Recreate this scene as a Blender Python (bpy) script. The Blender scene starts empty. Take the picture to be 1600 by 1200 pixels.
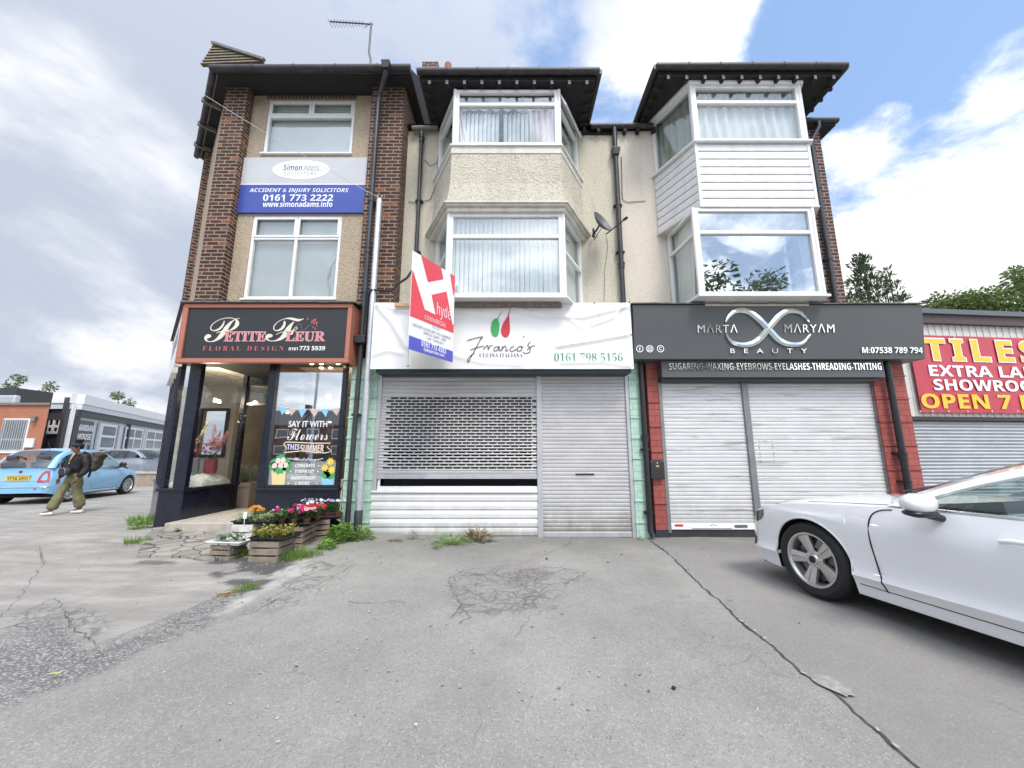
import bpy, bmesh, math, random
import numpy as np
from mathutils import Vector, Matrix, noise as mnoise

R = math.radians
random.seed(7)
sc = bpy.context.scene
COL = sc.collection

# ------------------------------------------------------------------ camera
PITCH = R(10.04); FPX = 600.0; CAMH = 1.38
cam = bpy.data.cameras.new('camera'); cam.sensor_width = 36.0; cam.lens = 36.0 * FPX / 1600.0
cam.clip_start = 0.05; cam.clip_end = 3000
cam_o = bpy.data.objects.new('camera', cam); COL.objects.link(cam_o)
cam_o.location = (0, 0, CAMH); cam_o.rotation_euler = (R(90) + PITCH, 0, 0)
sc.camera = cam_o
sc.render.resolution_x = 1024; sc.render.resolution_y = 768
# ------------------------------------------------------------------ view, sun, sky
sc.view_settings.view_transform = 'Standard'; sc.view_settings.look = 'None'
sc.view_settings.gamma = 1.0; sc.view_settings.exposure = 0.53
sc.view_settings.use_curve_mapping = False
sc.cycles.use_denoising = True
sc.cycles.max_bounces = 8; sc.cycles.transparent_max_bounces = 24
sc.cycles.sample_clamp_indirect = 8.0
SUN_EL = R(56); SUN_AZ = R(155)      # azimuth measured from +Y towards +X: behind the camera, to the right
sun = bpy.data.lights.new('sun', 'SUN'); sun.energy = 1.8; sun.angle = R(16); sun.color = (1.0, 0.95, 0.87)
sun_o = bpy.data.objects.new('sun', sun); COL.objects.link(sun_o)
sdir = Vector((math.sin(SUN_AZ) * math.cos(SUN_EL), math.cos(SUN_AZ) * math.cos(SUN_EL), math.sin(SUN_EL)))
sun_o.rotation_euler = (-sdir).to_track_quat('-Z', 'Y').to_euler()
sun_o.location = sdir * 60

world = bpy.data.worlds.new('World'); sc.world = world; world.use_nodes = True
def build_world():
    nt = world.node_tree; N = nt.nodes; L = nt.links; N.clear()
    out = N.new('ShaderNodeOutputWorld')
    sky = N.new('ShaderNodeTexSky'); sky.sky_type = 'NISHITA'; sky.sun_disc = False
    sky.sun_elevation = SUN_EL; sky.sun_rotation = SUN_AZ; sky.air_density = 1.0; sky.dust_density = 1.5; sky.ozone_density = 1.5
    b1 = N.new('ShaderNodeBackground'); b1.inputs['Strength'].default_value = 0.138
    hs = N.new('ShaderNodeMix'); hs.data_type = 'RGBA'; hs.inputs[0].default_value = 0.30
    L.new(sky.outputs[0], hs.inputs['A']); hs.inputs['B'].default_value = (3.3, 5.2, 8.6, 1)
    L.new(hs.outputs['Result'], b1.inputs['Color'])
    tc = N.new('ShaderNodeTexCoord')
    sep = N.new('ShaderNodeSeparateXYZ'); L.new(tc.outputs['Generated'], sep.inputs[0])
    def math_(op, a, b=None, c=None):
        n = N.new('ShaderNodeMath'); n.operation = op
        for i, v in enumerate((a, b, c)):
            if v is None: continue
            if isinstance(v, (int, float)): n.inputs[i].default_value = v
            else: L.new(v, n.inputs[i])
        return n.outputs[0]
    zz = math_('ADD', math_('MAXIMUM', sep.outputs[2], 0.0), 0.30)
    px = math_('DIVIDE', sep.outputs[0], zz); py = math_('DIVIDE', sep.outputs[1], zz)
    cmb = N.new('ShaderNodeCombineXYZ'); L.new(px, cmb.inputs[0]); L.new(py, cmb.inputs[1])
    cmb.inputs[2].default_value = 3.7
    def noise(scale, detail, rough, off):
        mp = N.new('ShaderNodeMapping'); mp.inputs['Location'].default_value = off
        L.new(cmb.outputs[0], mp.inputs[0])
        n = N.new('ShaderNodeTexNoise'); n.inputs['Scale'].default_value = scale
        n.inputs['Detail'].default_value = detail; n.inputs['Roughness'].default_value = rough
        n.inputs['Distortion'].default_value = 0.25
        L.new(mp.outputs[0], n.inputs['Vector']); return n.outputs['Fac']
    n1 = noise(3.0, 12, 0.62, (4.3, 1.2, 0)); n2 = noise(1.25, 9, 0.58, (7.1, 3.3, 2))
    # more cloud to the left, more blue to the upper right, white bank low on the right
    bias = math_('MULTIPLY', sep.outputs[0], -0.34)
    right = math_('MAXIMUM', sep.outputs[0], 0.0)
    low = math_('MULTIPLY', math_('SUBTRACT', 0.62, sep.outputs[2]), math_('MULTIPLY', right, 0.85))
    cov = math_('ADD', math_('ADD', n1, bias), low)
    def bump(px, py, wid, amp):                     # a bank of cloud (or a gap) in one direction of the sky
        d = Vector((( px - 800) / 600.0, math.cos(PITCH) - (600 - py) / 600.0 * math.sin(PITCH), math.sin(PITCH) + (600 - py) / 600.0 * math.cos(PITCH))).normalized()
        n = N.new('ShaderNodeVectorMath'); n.operation = 'DOT_PRODUCT'; L.new(tc.outputs['Generated'], n.inputs[0]); n.inputs[1].default_value = d
        r = N.new('ShaderNodeMapRange'); r.interpolation_type = 'SMOOTHSTEP'; r.inputs['From Min'].default_value = math.cos(R(wid)); r.inputs['From Max'].default_value = 1.0; r.inputs['To Max'].default_value = amp
        L.new(n.outputs['Value'], r.inputs['Value']); return r.outputs[0]
    white = None
    for b_ in ((1500, 350, 17, .24), (1090, 10, 13, .24), (1320, 205, 6, .17), (130, 235, 13, .24), (90, 520, 12, .20), (420, 60, 8, .10), (1570, 100, 4, .15), (1500, 20, 4, .13), (1350, 55, 3, .12)):
        q = bump(*b_); cov = math_('ADD', cov, q); white = q if white is None else math_('ADD', white, q)
    for b_ in ((1420, 130, 16, -.19), (1270, 90, 9, -.20), (1290, 420, 6, -.10)): cov = math_('ADD', cov, bump(*b_))
    ramp = N.new('ShaderNodeMapRange'); ramp.interpolation_type = 'SMOOTHSTEP'
    ramp.inputs['From Min'].default_value = 0.34; ramp.inputs['From Max'].default_value = 0.57
    L.new(cov, ramp.inputs['Value'])
    # the cloud's own tone: grey-blue thick parts on the left, white on the right
    shade = N.new('ShaderNodeMapRange'); shade.interpolation_type = 'SMOOTHSTEP'
    shade.inputs['From Min'].default_value = 0.40; shade.inputs['From Max'].default_value = 0.64
    L.new(math_('ADD', math_('ADD', n2, math_('MULTIPLY', sep.outputs[0], 0.16)), math_('MULTIPLY', white, 0.55)), shade.inputs['Value'])
    cc = N.new('ShaderNodeMix'); cc.data_type = 'RGBA'
    cc.inputs['A'].default_value = (0.44, 0.485, 0.585, 1); cc.inputs['B'].default_value = (0.88, 0.88, 0.885, 1)
    L.new(shade.outputs[0], cc.inputs[0])
    # brightening of the cloud round the hidden sun
    dot = N.new('ShaderNodeVectorMath'); dot.operation = 'DOT_PRODUCT'
    L.new(tc.outputs['Generated'], dot.inputs[0]); dot.inputs[1].default_value = sdir
    glow = math_('POWER', math_('MAXIMUM', math_('ADD', math_('MULTIPLY', dot.outputs['Value'], 0.5), 0.5), 0.0), 8.0)
    st = math_('ADD', math_('MULTIPLY', glow, 4.6), 0.92)
    b2 = N.new('ShaderNodeBackground'); L.new(cc.outputs['Result'], b2.inputs['Color']); L.new(st, b2.inputs['Strength'])
    mx = N.new('ShaderNodeMixShader'); L.new(ramp.outputs[0], mx.inputs[0])
    L.new(b1.outputs[0], mx.inputs[1]); L.new(b2.outputs[0], mx.inputs[2]); L.new(mx.outputs[0], out.inputs['Surface'])
build_world()

# ------------------------------------------------------------------ geometry helpers
def ray(px, py):
    u = (px - 800) / FPX; v = (600 - py) / FPX
    return (u, math.cos(PITCH) - v * math.sin(PITCH), math.sin(PITCH) + v * math.cos(PITCH))
def at(px, py, Y):
    r = ray(px, py); t = Y / r[1]
    return Vector((r[0] * t, Y, r[2] * t + CAMH))
def AX(px, py, Y): return at(px, py, Y).x
def AZ(py, Y): return at(800, py, Y).z
def gr(px, py, z=0.0):
    r = ray(px, py); t = (z - CAMH) / r[2]
    return Vector((r[0] * t, r[1] * t, z))
def sm(a, b, x):
    t = min(1, max(0, (x - a) / (b - a))); return t * t * (3 - 2 * t)
def gz(x, y):            # the ground rises a little towards the corner shop
    return 0.145 * sm(0.5, -5.8, x) * sm(3.6, 6.5, y) * (1 - sm(-6.6, -8.2, x)) * (1 - 0.9 * sm(7.4, 9.0, y) * sm(-5.8, -6.8, x))

V = Vector
RX = V((1, 0, 0)); UP = V((0, 0, 1))
rg = random.Random(5)
OFF = {}
class MB:
    def __init__(s): s.v = []; s.f = []; s.m = []; s.mi = 0
    def add(s, vs, fs):
        b = len(s.v); s.v.extend([tuple(p) for p in vs])
        for f in fs: s.f.append(tuple(b + i for i in f)); s.m.append(s.mi)
    def quad(s, a, b, c, d): s.add([a, b, c, d], [(0, 1, 2, 3)])
    def poly(s, pts): s.add(pts, [tuple(range(len(pts)))])
    def box(s, x0, x1, y0, y1, z0, z1, M=None):
        if x0 > x1: x0, x1 = x1, x0
        if y0 > y1: y0, y1 = y1, y0
        if z0 > z1: z0, z1 = z1, z0
        vs = [Vector(p) for p in ((x0,y0,z0),(x1,y0,z0),(x1,y1,z0),(x0,y1,z0),(x0,y0,z1),(x1,y0,z1),(x1,y1,z1),(x0,y1,z1))]
        if M is not None: vs = [M @ p for p in vs]
        s.add(vs, [(0,3,2,1),(4,5,6,7),(0,1,5,4),(1,2,6,5),(2,3,7,6),(3,0,4,7)])
    def beam(s, p, q, w, h, up=(0, 0, 1)):          # a box from p to q, w across, h along up
        p = Vector(p); q = Vector(q); d = q - p; L = d.length
        if L < 1e-6: return
        d.normalize(); upv = Vector(up)
        sd = d.cross(upv)
        if sd.length < 1e-4: sd = d.cross(Vector((1, 0, 0)))
        sd.normalize(); u2 = sd.cross(d)
        M = Matrix((( d.x, sd.x, u2.x, p.x), (d.y, sd.y, u2.y, p.y), (d.z, sd.z, u2.z, p.z), (0, 0, 0, 1)))
        s.box(0, L, -w / 2, w / 2, -h / 2, h / 2, M)
    def prism(s, poly, dvec):                       # planar polygon (3D points) swept along dvec
        n = len(poly); a = [Vector(p) for p in poly]; d = Vector(dvec); b = [p + d for p in a]
        nrm = Vector((0, 0, 0))
        for i in range(n): nrm += a[i].cross(a[(i + 1) % n])
        fl = nrm.dot(d) > 0
        f0 = tuple(range(n)); f1 = tuple(range(n, 2 * n))
        fs = [f0[::-1] if fl else f0, f1 if fl else f1[::-1]]
        for i in range(n):
            j = (i + 1) % n
            fs.append((i, j, n + j, n + i) if fl else (j, i, n + i, n + j))
        s.add(a + b, fs)
    def plan(s, pts, z0, z1): s.prism([(x, y, z0) for x, y in pts], (0, 0, z1 - z0))
    def tube(s, pts, r, n=10, caps=True):
        pts = [Vector(p) for p in pts]; k = len(pts)
        rs = [r] * k if isinstance(r, (int, float)) else list(r)
        vs = []; prev = None
        for i, p in enumerate(pts):
            d = (pts[min(i + 1, k - 1)] - pts[max(i - 1, 0)]).normalized()
            if prev is None:
                a = d.orthogonal().normalized()
            else:
                a = (prev - d * prev.dot(d))
                a = a.normalized() if a.length > 1e-5 else d.orthogonal().normalized()
            prev = a; b = d.cross(a)
            for j in range(n):
                t = 2 * math.pi * j / n
                vs.append(p + (a * math.cos(t) + b * math.sin(t)) * rs[i])
        fs = []
        for i in range(k - 1):
            for j in range(n):
                j2 = (j + 1) % n
                fs.append((i*n+j, i*n+j2, (i+1)*n+j2, (i+1)*n+j))
        if caps: fs.append(tuple(range(n))[::-1]); fs.append(tuple((k-1)*n + j for j in range(n)))
        s.add(vs, fs)
    def lathe(s, prof, n=24, M=None, close=False):   # prof: (r, z) about the local z axis
        vs = []; k = len(prof)
        for r, z in prof:
            for j in range(n):
                t = 2 * math.pi * j / n; p = Vector((r * math.cos(t), r * math.sin(t), z))
                vs.append(M @ p if M is not None else p)
        fs = []
        for i in range(k if close else k - 1):
            i2 = (i + 1) % k
            for j in range(n):
                j2 = (j + 1) % n
                fs.append((i*n+j, i*n+j2, i2*n+j2, i2*n+j))
        s.add(vs, fs)
    def grid(s, fn, nu, nv):
        vs = [fn(i / nu, j / nv) for j in range(nv + 1) for i in range(nu + 1)]
        fs = [(j*(nu+1)+i, j*(nu+1)+i+1, (j+1)*(nu+1)+i+1, (j+1)*(nu+1)+i) for j in range(nv) for i in range(nu)]
        s.add(vs, fs)
    def ball(s, c, r, nu=12, nv=8, sc=(1, 1, 1), jit=0):
        c = Vector(c); vs = []; fs = []
        for j in range(nv + 1):
            ph = math.pi * j / nv
            for i in range(nu):
                t = 2 * math.pi * i / nu
                d = Vector((math.sin(ph) * math.cos(t), math.sin(ph) * math.sin(t), math.cos(ph)))
                k = r * (1 + (jit * mnoise.noise(d * 2.3 + c * 3) if jit else 0))
                vs.append(c + Vector((d.x * sc[0], d.y * sc[1], d.z * sc[2])) * k)
        for j in range(nv):
            for i in range(nu):
                i2 = (i + 1) % nu; fs.append((j*nu+i, (j+1)*nu+i, (j+1)*nu+i2, j*nu+i2))
        s.add(vs, fs)
    def leaf(s, p, d, up, L, W):                     # a folded leaf of two faces
        p = Vector(p); d = Vector(d).normalized(); sd = d.cross(Vector(up))
        if sd.length < 1e-3: sd = d.orthogonal()
        sd.normalize(); n = sd.cross(d)
        s.add([p, p + d*L*.5 + sd*W*.5 + n*W*.12, p + d*L, p + d*L*.5 - sd*W*.5 + n*W*.12], [(0, 1, 2), (0, 2, 3)])
    def ribbon(s, pts, w, nrm, th=0.0, wf=None):     # flat stroke along pts lying in the plane of normal nrm
        pts = [Vector(p) for p in pts]; nrm = Vector(nrm).normalized(); k = len(pts)
        a = []; b = []
        for i, p in enumerate(pts):
            d = pts[min(i + 1, k - 1)] - pts[max(i - 1, 0)]
            if d.length < 1e-7: d = Vector((1, 0, 0))
            sd = nrm.cross(d.normalized()); ww = w * (wf(i / (k - 1)) if wf else 1) / 2
            a.append(p + sd * ww); b.append(p - sd * ww)
        for i in range(k - 1): s.add([b[i], b[i+1], a[i+1], a[i]], [(0, 1, 2, 3)])
    def build(s, name, mats, parent=None, local=False, smooth=None, bevel=0.0, props=None):
        if not isinstance(mats, (list, tuple)): mats = [mats]
        me = bpy.data.meshes.new(name)
        off = Vector((0, 0, 0))
        if parent is not None and not local: off = OFF.get(parent.name, Vector((0, 0, 0)))
        vs = s.v if off.length == 0 else [(p[0] - off.x, p[1] - off.y, p[2] - off.z) for p in s.v]
        me.from_pydata(vs, [], s.f)
        for m in mats: me.materials.append(m)
        if len(mats) > 1: me.polygons.foreach_set('material_index', s.m)
        if smooth is not None:
            me.polygons.foreach_set('use_smooth', [True] * len(me.polygons))
            me.update()
            if smooth < 179: me.set_sharp_from_angle(angle=R(smooth))
        me.update()
        o = bpy.data.objects.new(name, me); COL.objects.link(o)
        if parent is not None:
            o.parent = parent; OFF[o.name] = OFF.get(parent.name, Vector((0, 0, 0)))
        if bevel:
            b = o.modifiers.new('bevel', 'BEVEL'); b.width = bevel; b.segments = 2; b.limit_method = 'ANGLE'; b.angle_limit = R(40)
        return o
def tag(o, label=None, cat=None, group=None, kind=None):
    if label: o['label'] = label
    if cat: o['category'] = cat
    if group: o['group'] = group
    if kind: o['kind'] = kind
    return o
def thing(name, label, cat, loc=(0, 0, 0), rz=0.0, group=None):
    o = bpy.data.objects.new(name, None); COL.objects.link(o); o.empty_display_size = 0.2
    o.location = loc; o.rotation_euler = (0, 0, rz)
    OFF[o.name] = Vector(loc)
    return tag(o, label, cat, group)
def copy_tree(o, parent=None):
    c = o.copy(); COL.objects.link(c); c.parent = parent
    for ch in list(o.children): copy_tree(ch, c)
    return c

def rect_pts(a, b, c, d): return [a, b, c, d]

# lettering -------------------------------------------------------------------
def stylize(t, style):
    if style is None: return t
    base = {'serifbold': (0x1D400, 0x1D41A, 0x1D7CE), 'script': (0x1D4D0, 0x1D4EA, 0x1D7CE), 'sansbold': (0x1D5D4, 0x1D5EE, 0x1D7EC),
            'sansbi': (0x1D63C, 0x1D656, 0x1D7EC), 'sansit': (0x1D608, 0x1D622, 0x1D7E2)}[style]
    r = ''
    for ch in t:
        if 'A' <= ch <= 'Z': r += chr(base[0] + ord(ch) - 65)
        elif 'a' <= ch <= 'z': r += chr(base[1] + ord(ch) - 97)
        elif '0' <= ch <= '9': r += chr(base[2] + ord(ch) - 48)
        else: r += ch
    return r
def text(mb, body, c, right, up, w, h, style=None, th=0.004, space=1.0, bold=0.0, shear=0.0):
    """letters fitted into a w x h box centred on c, standing th out of the plane"""
    cu = bpy.data.curves.new('lettering', 'FONT'); cu.body = stylize(body, style); cu.resolution_u = 3
    cu.space_character = space; cu.offset = bold; cu.shear = shear
    o = bpy.data.objects.new('lettering', cu); me = o.to_mesh()
    if me is None or len(me.vertices) == 0:
        bpy.data.objects.remove(o); bpy.data.curves.remove(cu); return
    co = np.empty(len(me.vertices) * 3); me.vertices.foreach_get('co', co); co = co.reshape(-1, 3)
    mn = co.min(0); mx = co.max(0); sx = w / max(mx[0] - mn[0], 1e-6); sy = h / max(mx[1] - mn[1], 1e-6)
    right = Vector(right).normalized(); up = Vector(up).normalized(); n = right.cross(up)
    c = Vector(c); cx, cy = (mn[0] + mx[0]) / 2, (mn[1] + mx[1]) / 2
    vs = [c + right * float((p[0] - cx) * sx) + up * float((p[1] - cy) * sy) + n * th for p in co]
    fs = [tuple(p.vertices) for p in me.polygons]
    # side walls from the boundary edges, so the letters have thickness
    cnt = {}
    for f in fs:
        for i in range(len(f)):
            e = (f[i], f[(i + 1) % len(f)]); k = (min(e), max(e)); cnt.setdefault(k, []).append(e)
    k0 = len(vs); side = []
    if th > 0.0015:
        vs2 = [p - n * (th + 0.001) for p in vs]; vs = vs + vs2
        for k, es in cnt.items():
            if len(es) == 1: a, b = es[0]; side.append((b, a, a + k0, b + k0))
    mb.add(vs, fs + side)
    o.to_mesh_clear(); bpy.data.objects.remove(o); bpy.data.curves.remove(cu)
def spline(pts, n=8):
    P = [Vector(p) for p in pts]; out = []
    for i in range(len(P) - 1):
        p0 = P[max(i-1, 0)]; p1 = P[i]; p2 = P[i+1]; p3 = P[min(i+2, len(P)-1)]
        for j in range(n):
            t = j / n
            out.append(0.5 * ((2*p1) + (p2-p0)*t + (2*p0-5*p1+4*p2-p3)*t*t + (3*p1-p0-3*p2+p3)*t*t*t))
    out.append(P[-1]); return out

# ------------------------------------------------------------------ materials
def nodes(name):
    m = bpy.data.materials.new(name); m.use_nodes = True
    nt = m.node_tree; b = nt.nodes['Principled BSDF']
    return m, nt, nt.nodes, nt.links, b
def lin(c): return (c[0], c[1], c[2], 1)
def pos_vec(N, L, scale=(1, 1, 1), off=(0, 0, 0)):
    g = N.new('ShaderNodeNewGeometry'); mp = N.new('ShaderNodeMapping')
    mp.inputs['Scale'].default_value = scale; mp.inputs['Location'].default_value = off
    L.new(g.outputs['Position'], mp.inputs[0]); return mp.outputs[0]
def nz(N, L, vec, scale, detail=4, rough=0.55):
    n = N.new('ShaderNodeTexNoise'); n.inputs['Scale'].default_value = scale
    n.inputs['Detail'].default_value = detail; n.inputs['Roughness'].default_value = rough
    L.new(vec, n.inputs['Vector']); return n.outputs['Fac']
def rng(N, L, v, a, b, c=0.0, d=1.0):
    n = N.new('ShaderNodeMapRange'); n.inputs['From Min'].default_value = a; n.inputs['From Max'].default_value = b
    n.inputs['To Min'].default_value = c; n.inputs['To Max'].default_value = d
    L.new(v, n.inputs['Value']); return n.outputs[0]
def mixc(N, L, f, a, b, mode='MIX'):
    n = N.new('ShaderNodeMix'); n.data_type = 'RGBA'; n.blend_type = mode
    for k, v in (('A', a), ('B', b)):
        if isinstance(v, tuple): n.inputs[k].default_value = v
        else: L.new(v, n.inputs[k])
    if isinstance(f, (int, float)): n.inputs[0].default_value = f
    else: L.new(f, n.inputs[0])
    return n.outputs['Result']
def mth(N, L, op, a, b=None):
    n = N.new('ShaderNodeMath'); n.operation = op
    for i, v in enumerate((a, b)):
        if v is None: continue
        if isinstance(v, (int, float)): n.inputs[i].default_value = v
        else: L.new(v, n.inputs[i])
    return n.outputs[0]
def bumpn(N, L, h, strength, dist, b):
    n = N.new('ShaderNodeBump'); n.inputs['Strength'].default_value = strength; n.inputs['Distance'].default_value = dist
    L.new(h, n.inputs['Height']); L.new(n.outputs[0], b.inputs['Normal'])
def mat(name, col, rough=0.6, ns=6.0, na=0.12, bump=0.0, bs=80.0, bd=0.01, metal=0.0, coat=0.0, streak=0.0, low=None, scol=(0.10, 0.09, 0.08), spec=0.5,
        sscale=(5, 5, 0.5), sth=(0.5, 0.72), rv=0.12):
    m, nt, N, L, b = nodes(name)
    pv = pos_vec(N, L)
    f = nz(N, L, pv, ns, 6, 0.6)
    c1 = lin([max(0, x * (1 - na)) for x in col]); c2 = lin([min(1, x * (1 + na)) for x in col])
    c = mixc(N, L, rng(N, L, f, 0.3, 0.7), c1, c2)
    if streak:
        pv2 = pos_vec(N, L, sscale, (3.1, 7.7, 1.3))
        s = nz(N, L, pv2, 1.0, 6, 0.65)
        c = mixc(N, L, rng(N, L, s, sth[0], sth[1], 0, streak), c, lin(scol))
    if low:                                         # splashed dirt at the foot of a wall
        g = N.new('ShaderNodeNewGeometry'); sp = N.new('ShaderNodeSeparateXYZ'); L.new(g.outputs['Position'], sp.inputs[0])
        h = mth(N, L, 'ADD', sp.outputs[2], mth(N, L, 'MULTIPLY', nz(N, L, pos_vec(N, L, (6, 6, 2)), 1.0, 7, 0.7), -low[0] * 1.6))
        c = mixc(N, L, rng(N, L, h, 0.05, -low[0] * .9, 0, low[1]), c, lin(low[2]))
    L.new(c, b.inputs['Base Color'])
    L.new(rng(N, L, f, 0.25, 0.75, max(0.02, rough - rv * rough), min(1, rough + rv * rough)), b.inputs['Roughness'])
    b.inputs['Metallic'].default_value = metal; b.inputs['Coat Weight'].default_value = coat
    b.inputs['Coat Roughness'].default_value = 0.04
    b.inputs['Specular IOR Level'].default_value = spec
    if bump:
        bumpn(N, L, nz(N, L, pv, bs, 3, 0.6), bump, bd, b)
    return m
def wall_uv(N, L):            # u runs along a wall whichever way it faces, v is height
    g = N.new('ShaderNodeNewGeometry'); s = N.new('ShaderNodeSeparateXYZ'); L.new(g.outputs['Position'], s.inputs[0])
    c = N.new('ShaderNodeCombineXYZ'); L.new(mth(N, L, 'ADD', s.outputs[0], s.outputs[1]), c.inputs[0]); L.new(s.outputs[2], c.inputs[1])
    return c.outputs[0]
def brick(name, c1, c2, mortar, bw=0.225, bh=0.075, ms=0.012, rough=0.85, bump=0.8, odd=None, oddamt=0.12, dirt=0.35, uvf=None, dcol=(0.05, 0.045, 0.04)):
    m, nt, N, L, b = nodes(name)
    uv = (uvf or wall_uv)(N, L)
    t = N.new('ShaderNodeTexBrick'); L.new(uv, t.inputs['Vector'])
    t.inputs['Color1'].default_value = lin(c1); t.inputs['Color2'].default_value = lin(c2); t.inputs['Mortar'].default_value = lin(mortar)
    t.inputs['Scale'].default_value = 1.0; t.inputs['Mortar Size'].default_value = ms; t.inputs['Mortar Smooth'].default_value = 0.25
    t.inputs['Brick Width'].default_value = bw; t.inputs['Row Height'].default_value = bh; t.inputs['Bias'].default_value = 0.0
    col = t.outputs['Color']
    pv = pos_vec(N, L)
    if odd:
        # a second brick layer on the same bond gives each brick a random number
        t2 = N.new('ShaderNodeTexBrick'); L.new(uv, t2.inputs['Vector'])
        for k, v in (('Scale', 1.0), ('Mortar Size', 0.0), ('Brick Width', bw), ('Row Height', bh)): t2.inputs[k].default_value = v
        t2.inputs['Color1'].default_value = (0, 0, 0, 1); t2.inputs['Color2'].default_value = (1, 1, 1, 1); t2.inputs['Mortar'].default_value = (0, 0, 0, 1)
        bwn = N.new('ShaderNodeRGBToBW'); L.new(t2.outputs['Color'], bwn.inputs[0])
        sel = mth(N, L, 'MULTIPLY', rng(N, L, bwn.outputs[0], 1 - oddamt, 1 - oddamt + 0.02), mth(N, L, 'SUBTRACT', 1.0, t.outputs['Fac']))
        col = mixc(N, L, sel, col, lin(odd))
    f = nz(N, L, pv, 14, 6, 0.65)
    col = mixc(N, L, rng(N, L, f, 0.3, 0.75, 0, 0.55), col, lin([x * 0.55 for x in c1]), 'MIX')
    if dirt:
        s = nz(N, L, pos_vec(N, L, (1.5, 1.5, 0.6), (2, 5, 1)), 1.0, 5, 0.6)
        col = mixc(N, L, rng(N, L, s, 0.48, 0.75, 0, dirt), col, lin(dcol))
    L.new(col, b.inputs['Base Color']); b.inputs['Roughness'].default_value = rough
    b.inputs['Specular IOR Level'].default_value = 0.25
    h = mth(N, L, 'ADD', mth(N, L, 'MULTIPLY', mth(N, L, 'SUBTRACT', 1.0, t.outputs['Fac']), 1.0), mth(N, L, 'MULTIPLY', nz(N, L, pv, 60, 3), 0.45))
    bumpn(N, L, h, bump, 0.006, b)
    return m
def pebble(name, col, col2, dark, bs=55, bump=1.0, stain=0.4, rough=0.92, scol=(0.11, 0.10, 0.085)):
    m, nt, N, L, b = nodes(name)
    pv = pos_vec(N, L)
    vo = N.new('ShaderNodeTexVoronoi'); vo.inputs['Scale'].default_value = bs; L.new(pv, vo.inputs['Vector'])
    f = nz(N, L, pv, bs * 0.8, 4, 0.6)
    c = mixc(N, L, rng(N, L, f, 0.35, 0.65), lin(col), lin(col2))
    c = mixc(N, L, rng(N, L, nz(N, L, pv, bs * 0.45, 5, 0.7), 0.52, 0.72, 0, dark), c, lin([x * 0.3 for x in col]))
    big = nz(N, L, pos_vec(N, L, (2.6, 2.6, 0.55), (1, 4, 2)), 1.0, 7, 0.65)
    c = mixc(N, L, rng(N, L, big, 0.5, 0.78, 0, stain), c, lin(scol))
    L.new(c, b.inputs['Base Color']); b.inputs['Roughness'].default_value = rough; b.inputs['Specular IOR Level'].default_value = 0.2
    h = mth(N, L, 'ADD', mth(N, L, 'MULTIPLY', vo.outputs['Distance'], 1.0), f)
    bumpn(N, L, h, bump, 0.012, b)
    return m
def glass(name, refl=0.10, tint=(0.95, 0.97, 0.965), rough=0.0, dark=0.0, wav=0.0):
    m, nt, N, L, b = nodes(name); N.remove(b)
    out = [n for n in N if n.type == 'OUTPUT_MATERIAL'][0]
    tr = N.new('ShaderNodeBsdfTransparent'); tr.inputs[0].default_value = lin([x * (1 - dark) for x in tint])
    gl = N.new('ShaderNodeBsdfGlossy'); gl.inputs['Roughness'].default_value = rough; gl.inputs[0].default_value = (0.92, 0.96, 0.98, 1)
    if wav:
        bp = N.new('ShaderNodeBump'); bp.inputs['Strength'].default_value = wav; bp.inputs['Distance'].default_value = 0.05
        L.new(nz(N, L, pos_vec(N, L), 1.6, 2), bp.inputs['Height']); L.new(bp.outputs[0], gl.inputs['Normal'])
    g = N.new('ShaderNodeNewGeometry'); dp = N.new('ShaderNodeVectorMath'); dp.operation = 'DOT_PRODUCT'
    L.new(g.outputs['Incoming'], dp.inputs[0]); L.new(g.outputs['Normal'], dp.inputs[1])
    k = mth(N, L, 'POWER', mth(N, L, 'SUBTRACT', 1.0, mth(N, L, 'ABSOLUTE', dp.outputs['Value'])), 5.0)
    f = mth(N, L, 'MINIMUM', mth(N, L, 'ADD', mth(N, L, 'MULTIPLY', k, 1 - refl), refl * 0.6), 1.0)
    mx = N.new('ShaderNodeMixShader'); L.new(f, mx.inputs[0]); L.new(tr.outputs[0], mx.inputs[1]); L.new(gl.outputs[0], mx.inputs[2])
    L.new(mx.outputs[0], out.inputs['Surface'])
    return m
def emit(name, col, s):
    m, nt, N, L, b = nodes(name)
    b.inputs['Base Color'].default_value = lin(col); b.inputs['Emission Color'].default_value = lin(col); b.inputs['Emission Strength'].default_value = s
    return m
def leafmat(name, c1, c2, rough=0.6, trans=0.25, ns=9.0):
    m, nt, N, L, b = nodes(name)
    f = nz(N, L, pos_vec(N, L), ns, 3, 0.6)
    c = mixc(N, L, rng(N, L, f, 0.32, 0.68), lin(c1), lin(c2))
    L.new(c, b.inputs['Base Color']); b.inputs['Roughness'].default_value = rough
    b.inputs['Specular IOR Level'].default_value = 0.3
    tl = N.new('ShaderNodeBsdfTranslucent'); L.new(c, tl.inputs[0])
    mx = N.new('ShaderNodeMixShader'); mx.inputs[0].default_value = trans
    out = [n for n in N if n.type == 'OUTPUT_MATERIAL'][0]
    L.new(b.outputs[0], mx.inputs[1]); L.new(tl.outputs[0], mx.inputs[2]); L.new(mx.outputs[0], out.inputs['Surface'])
    return m

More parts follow.
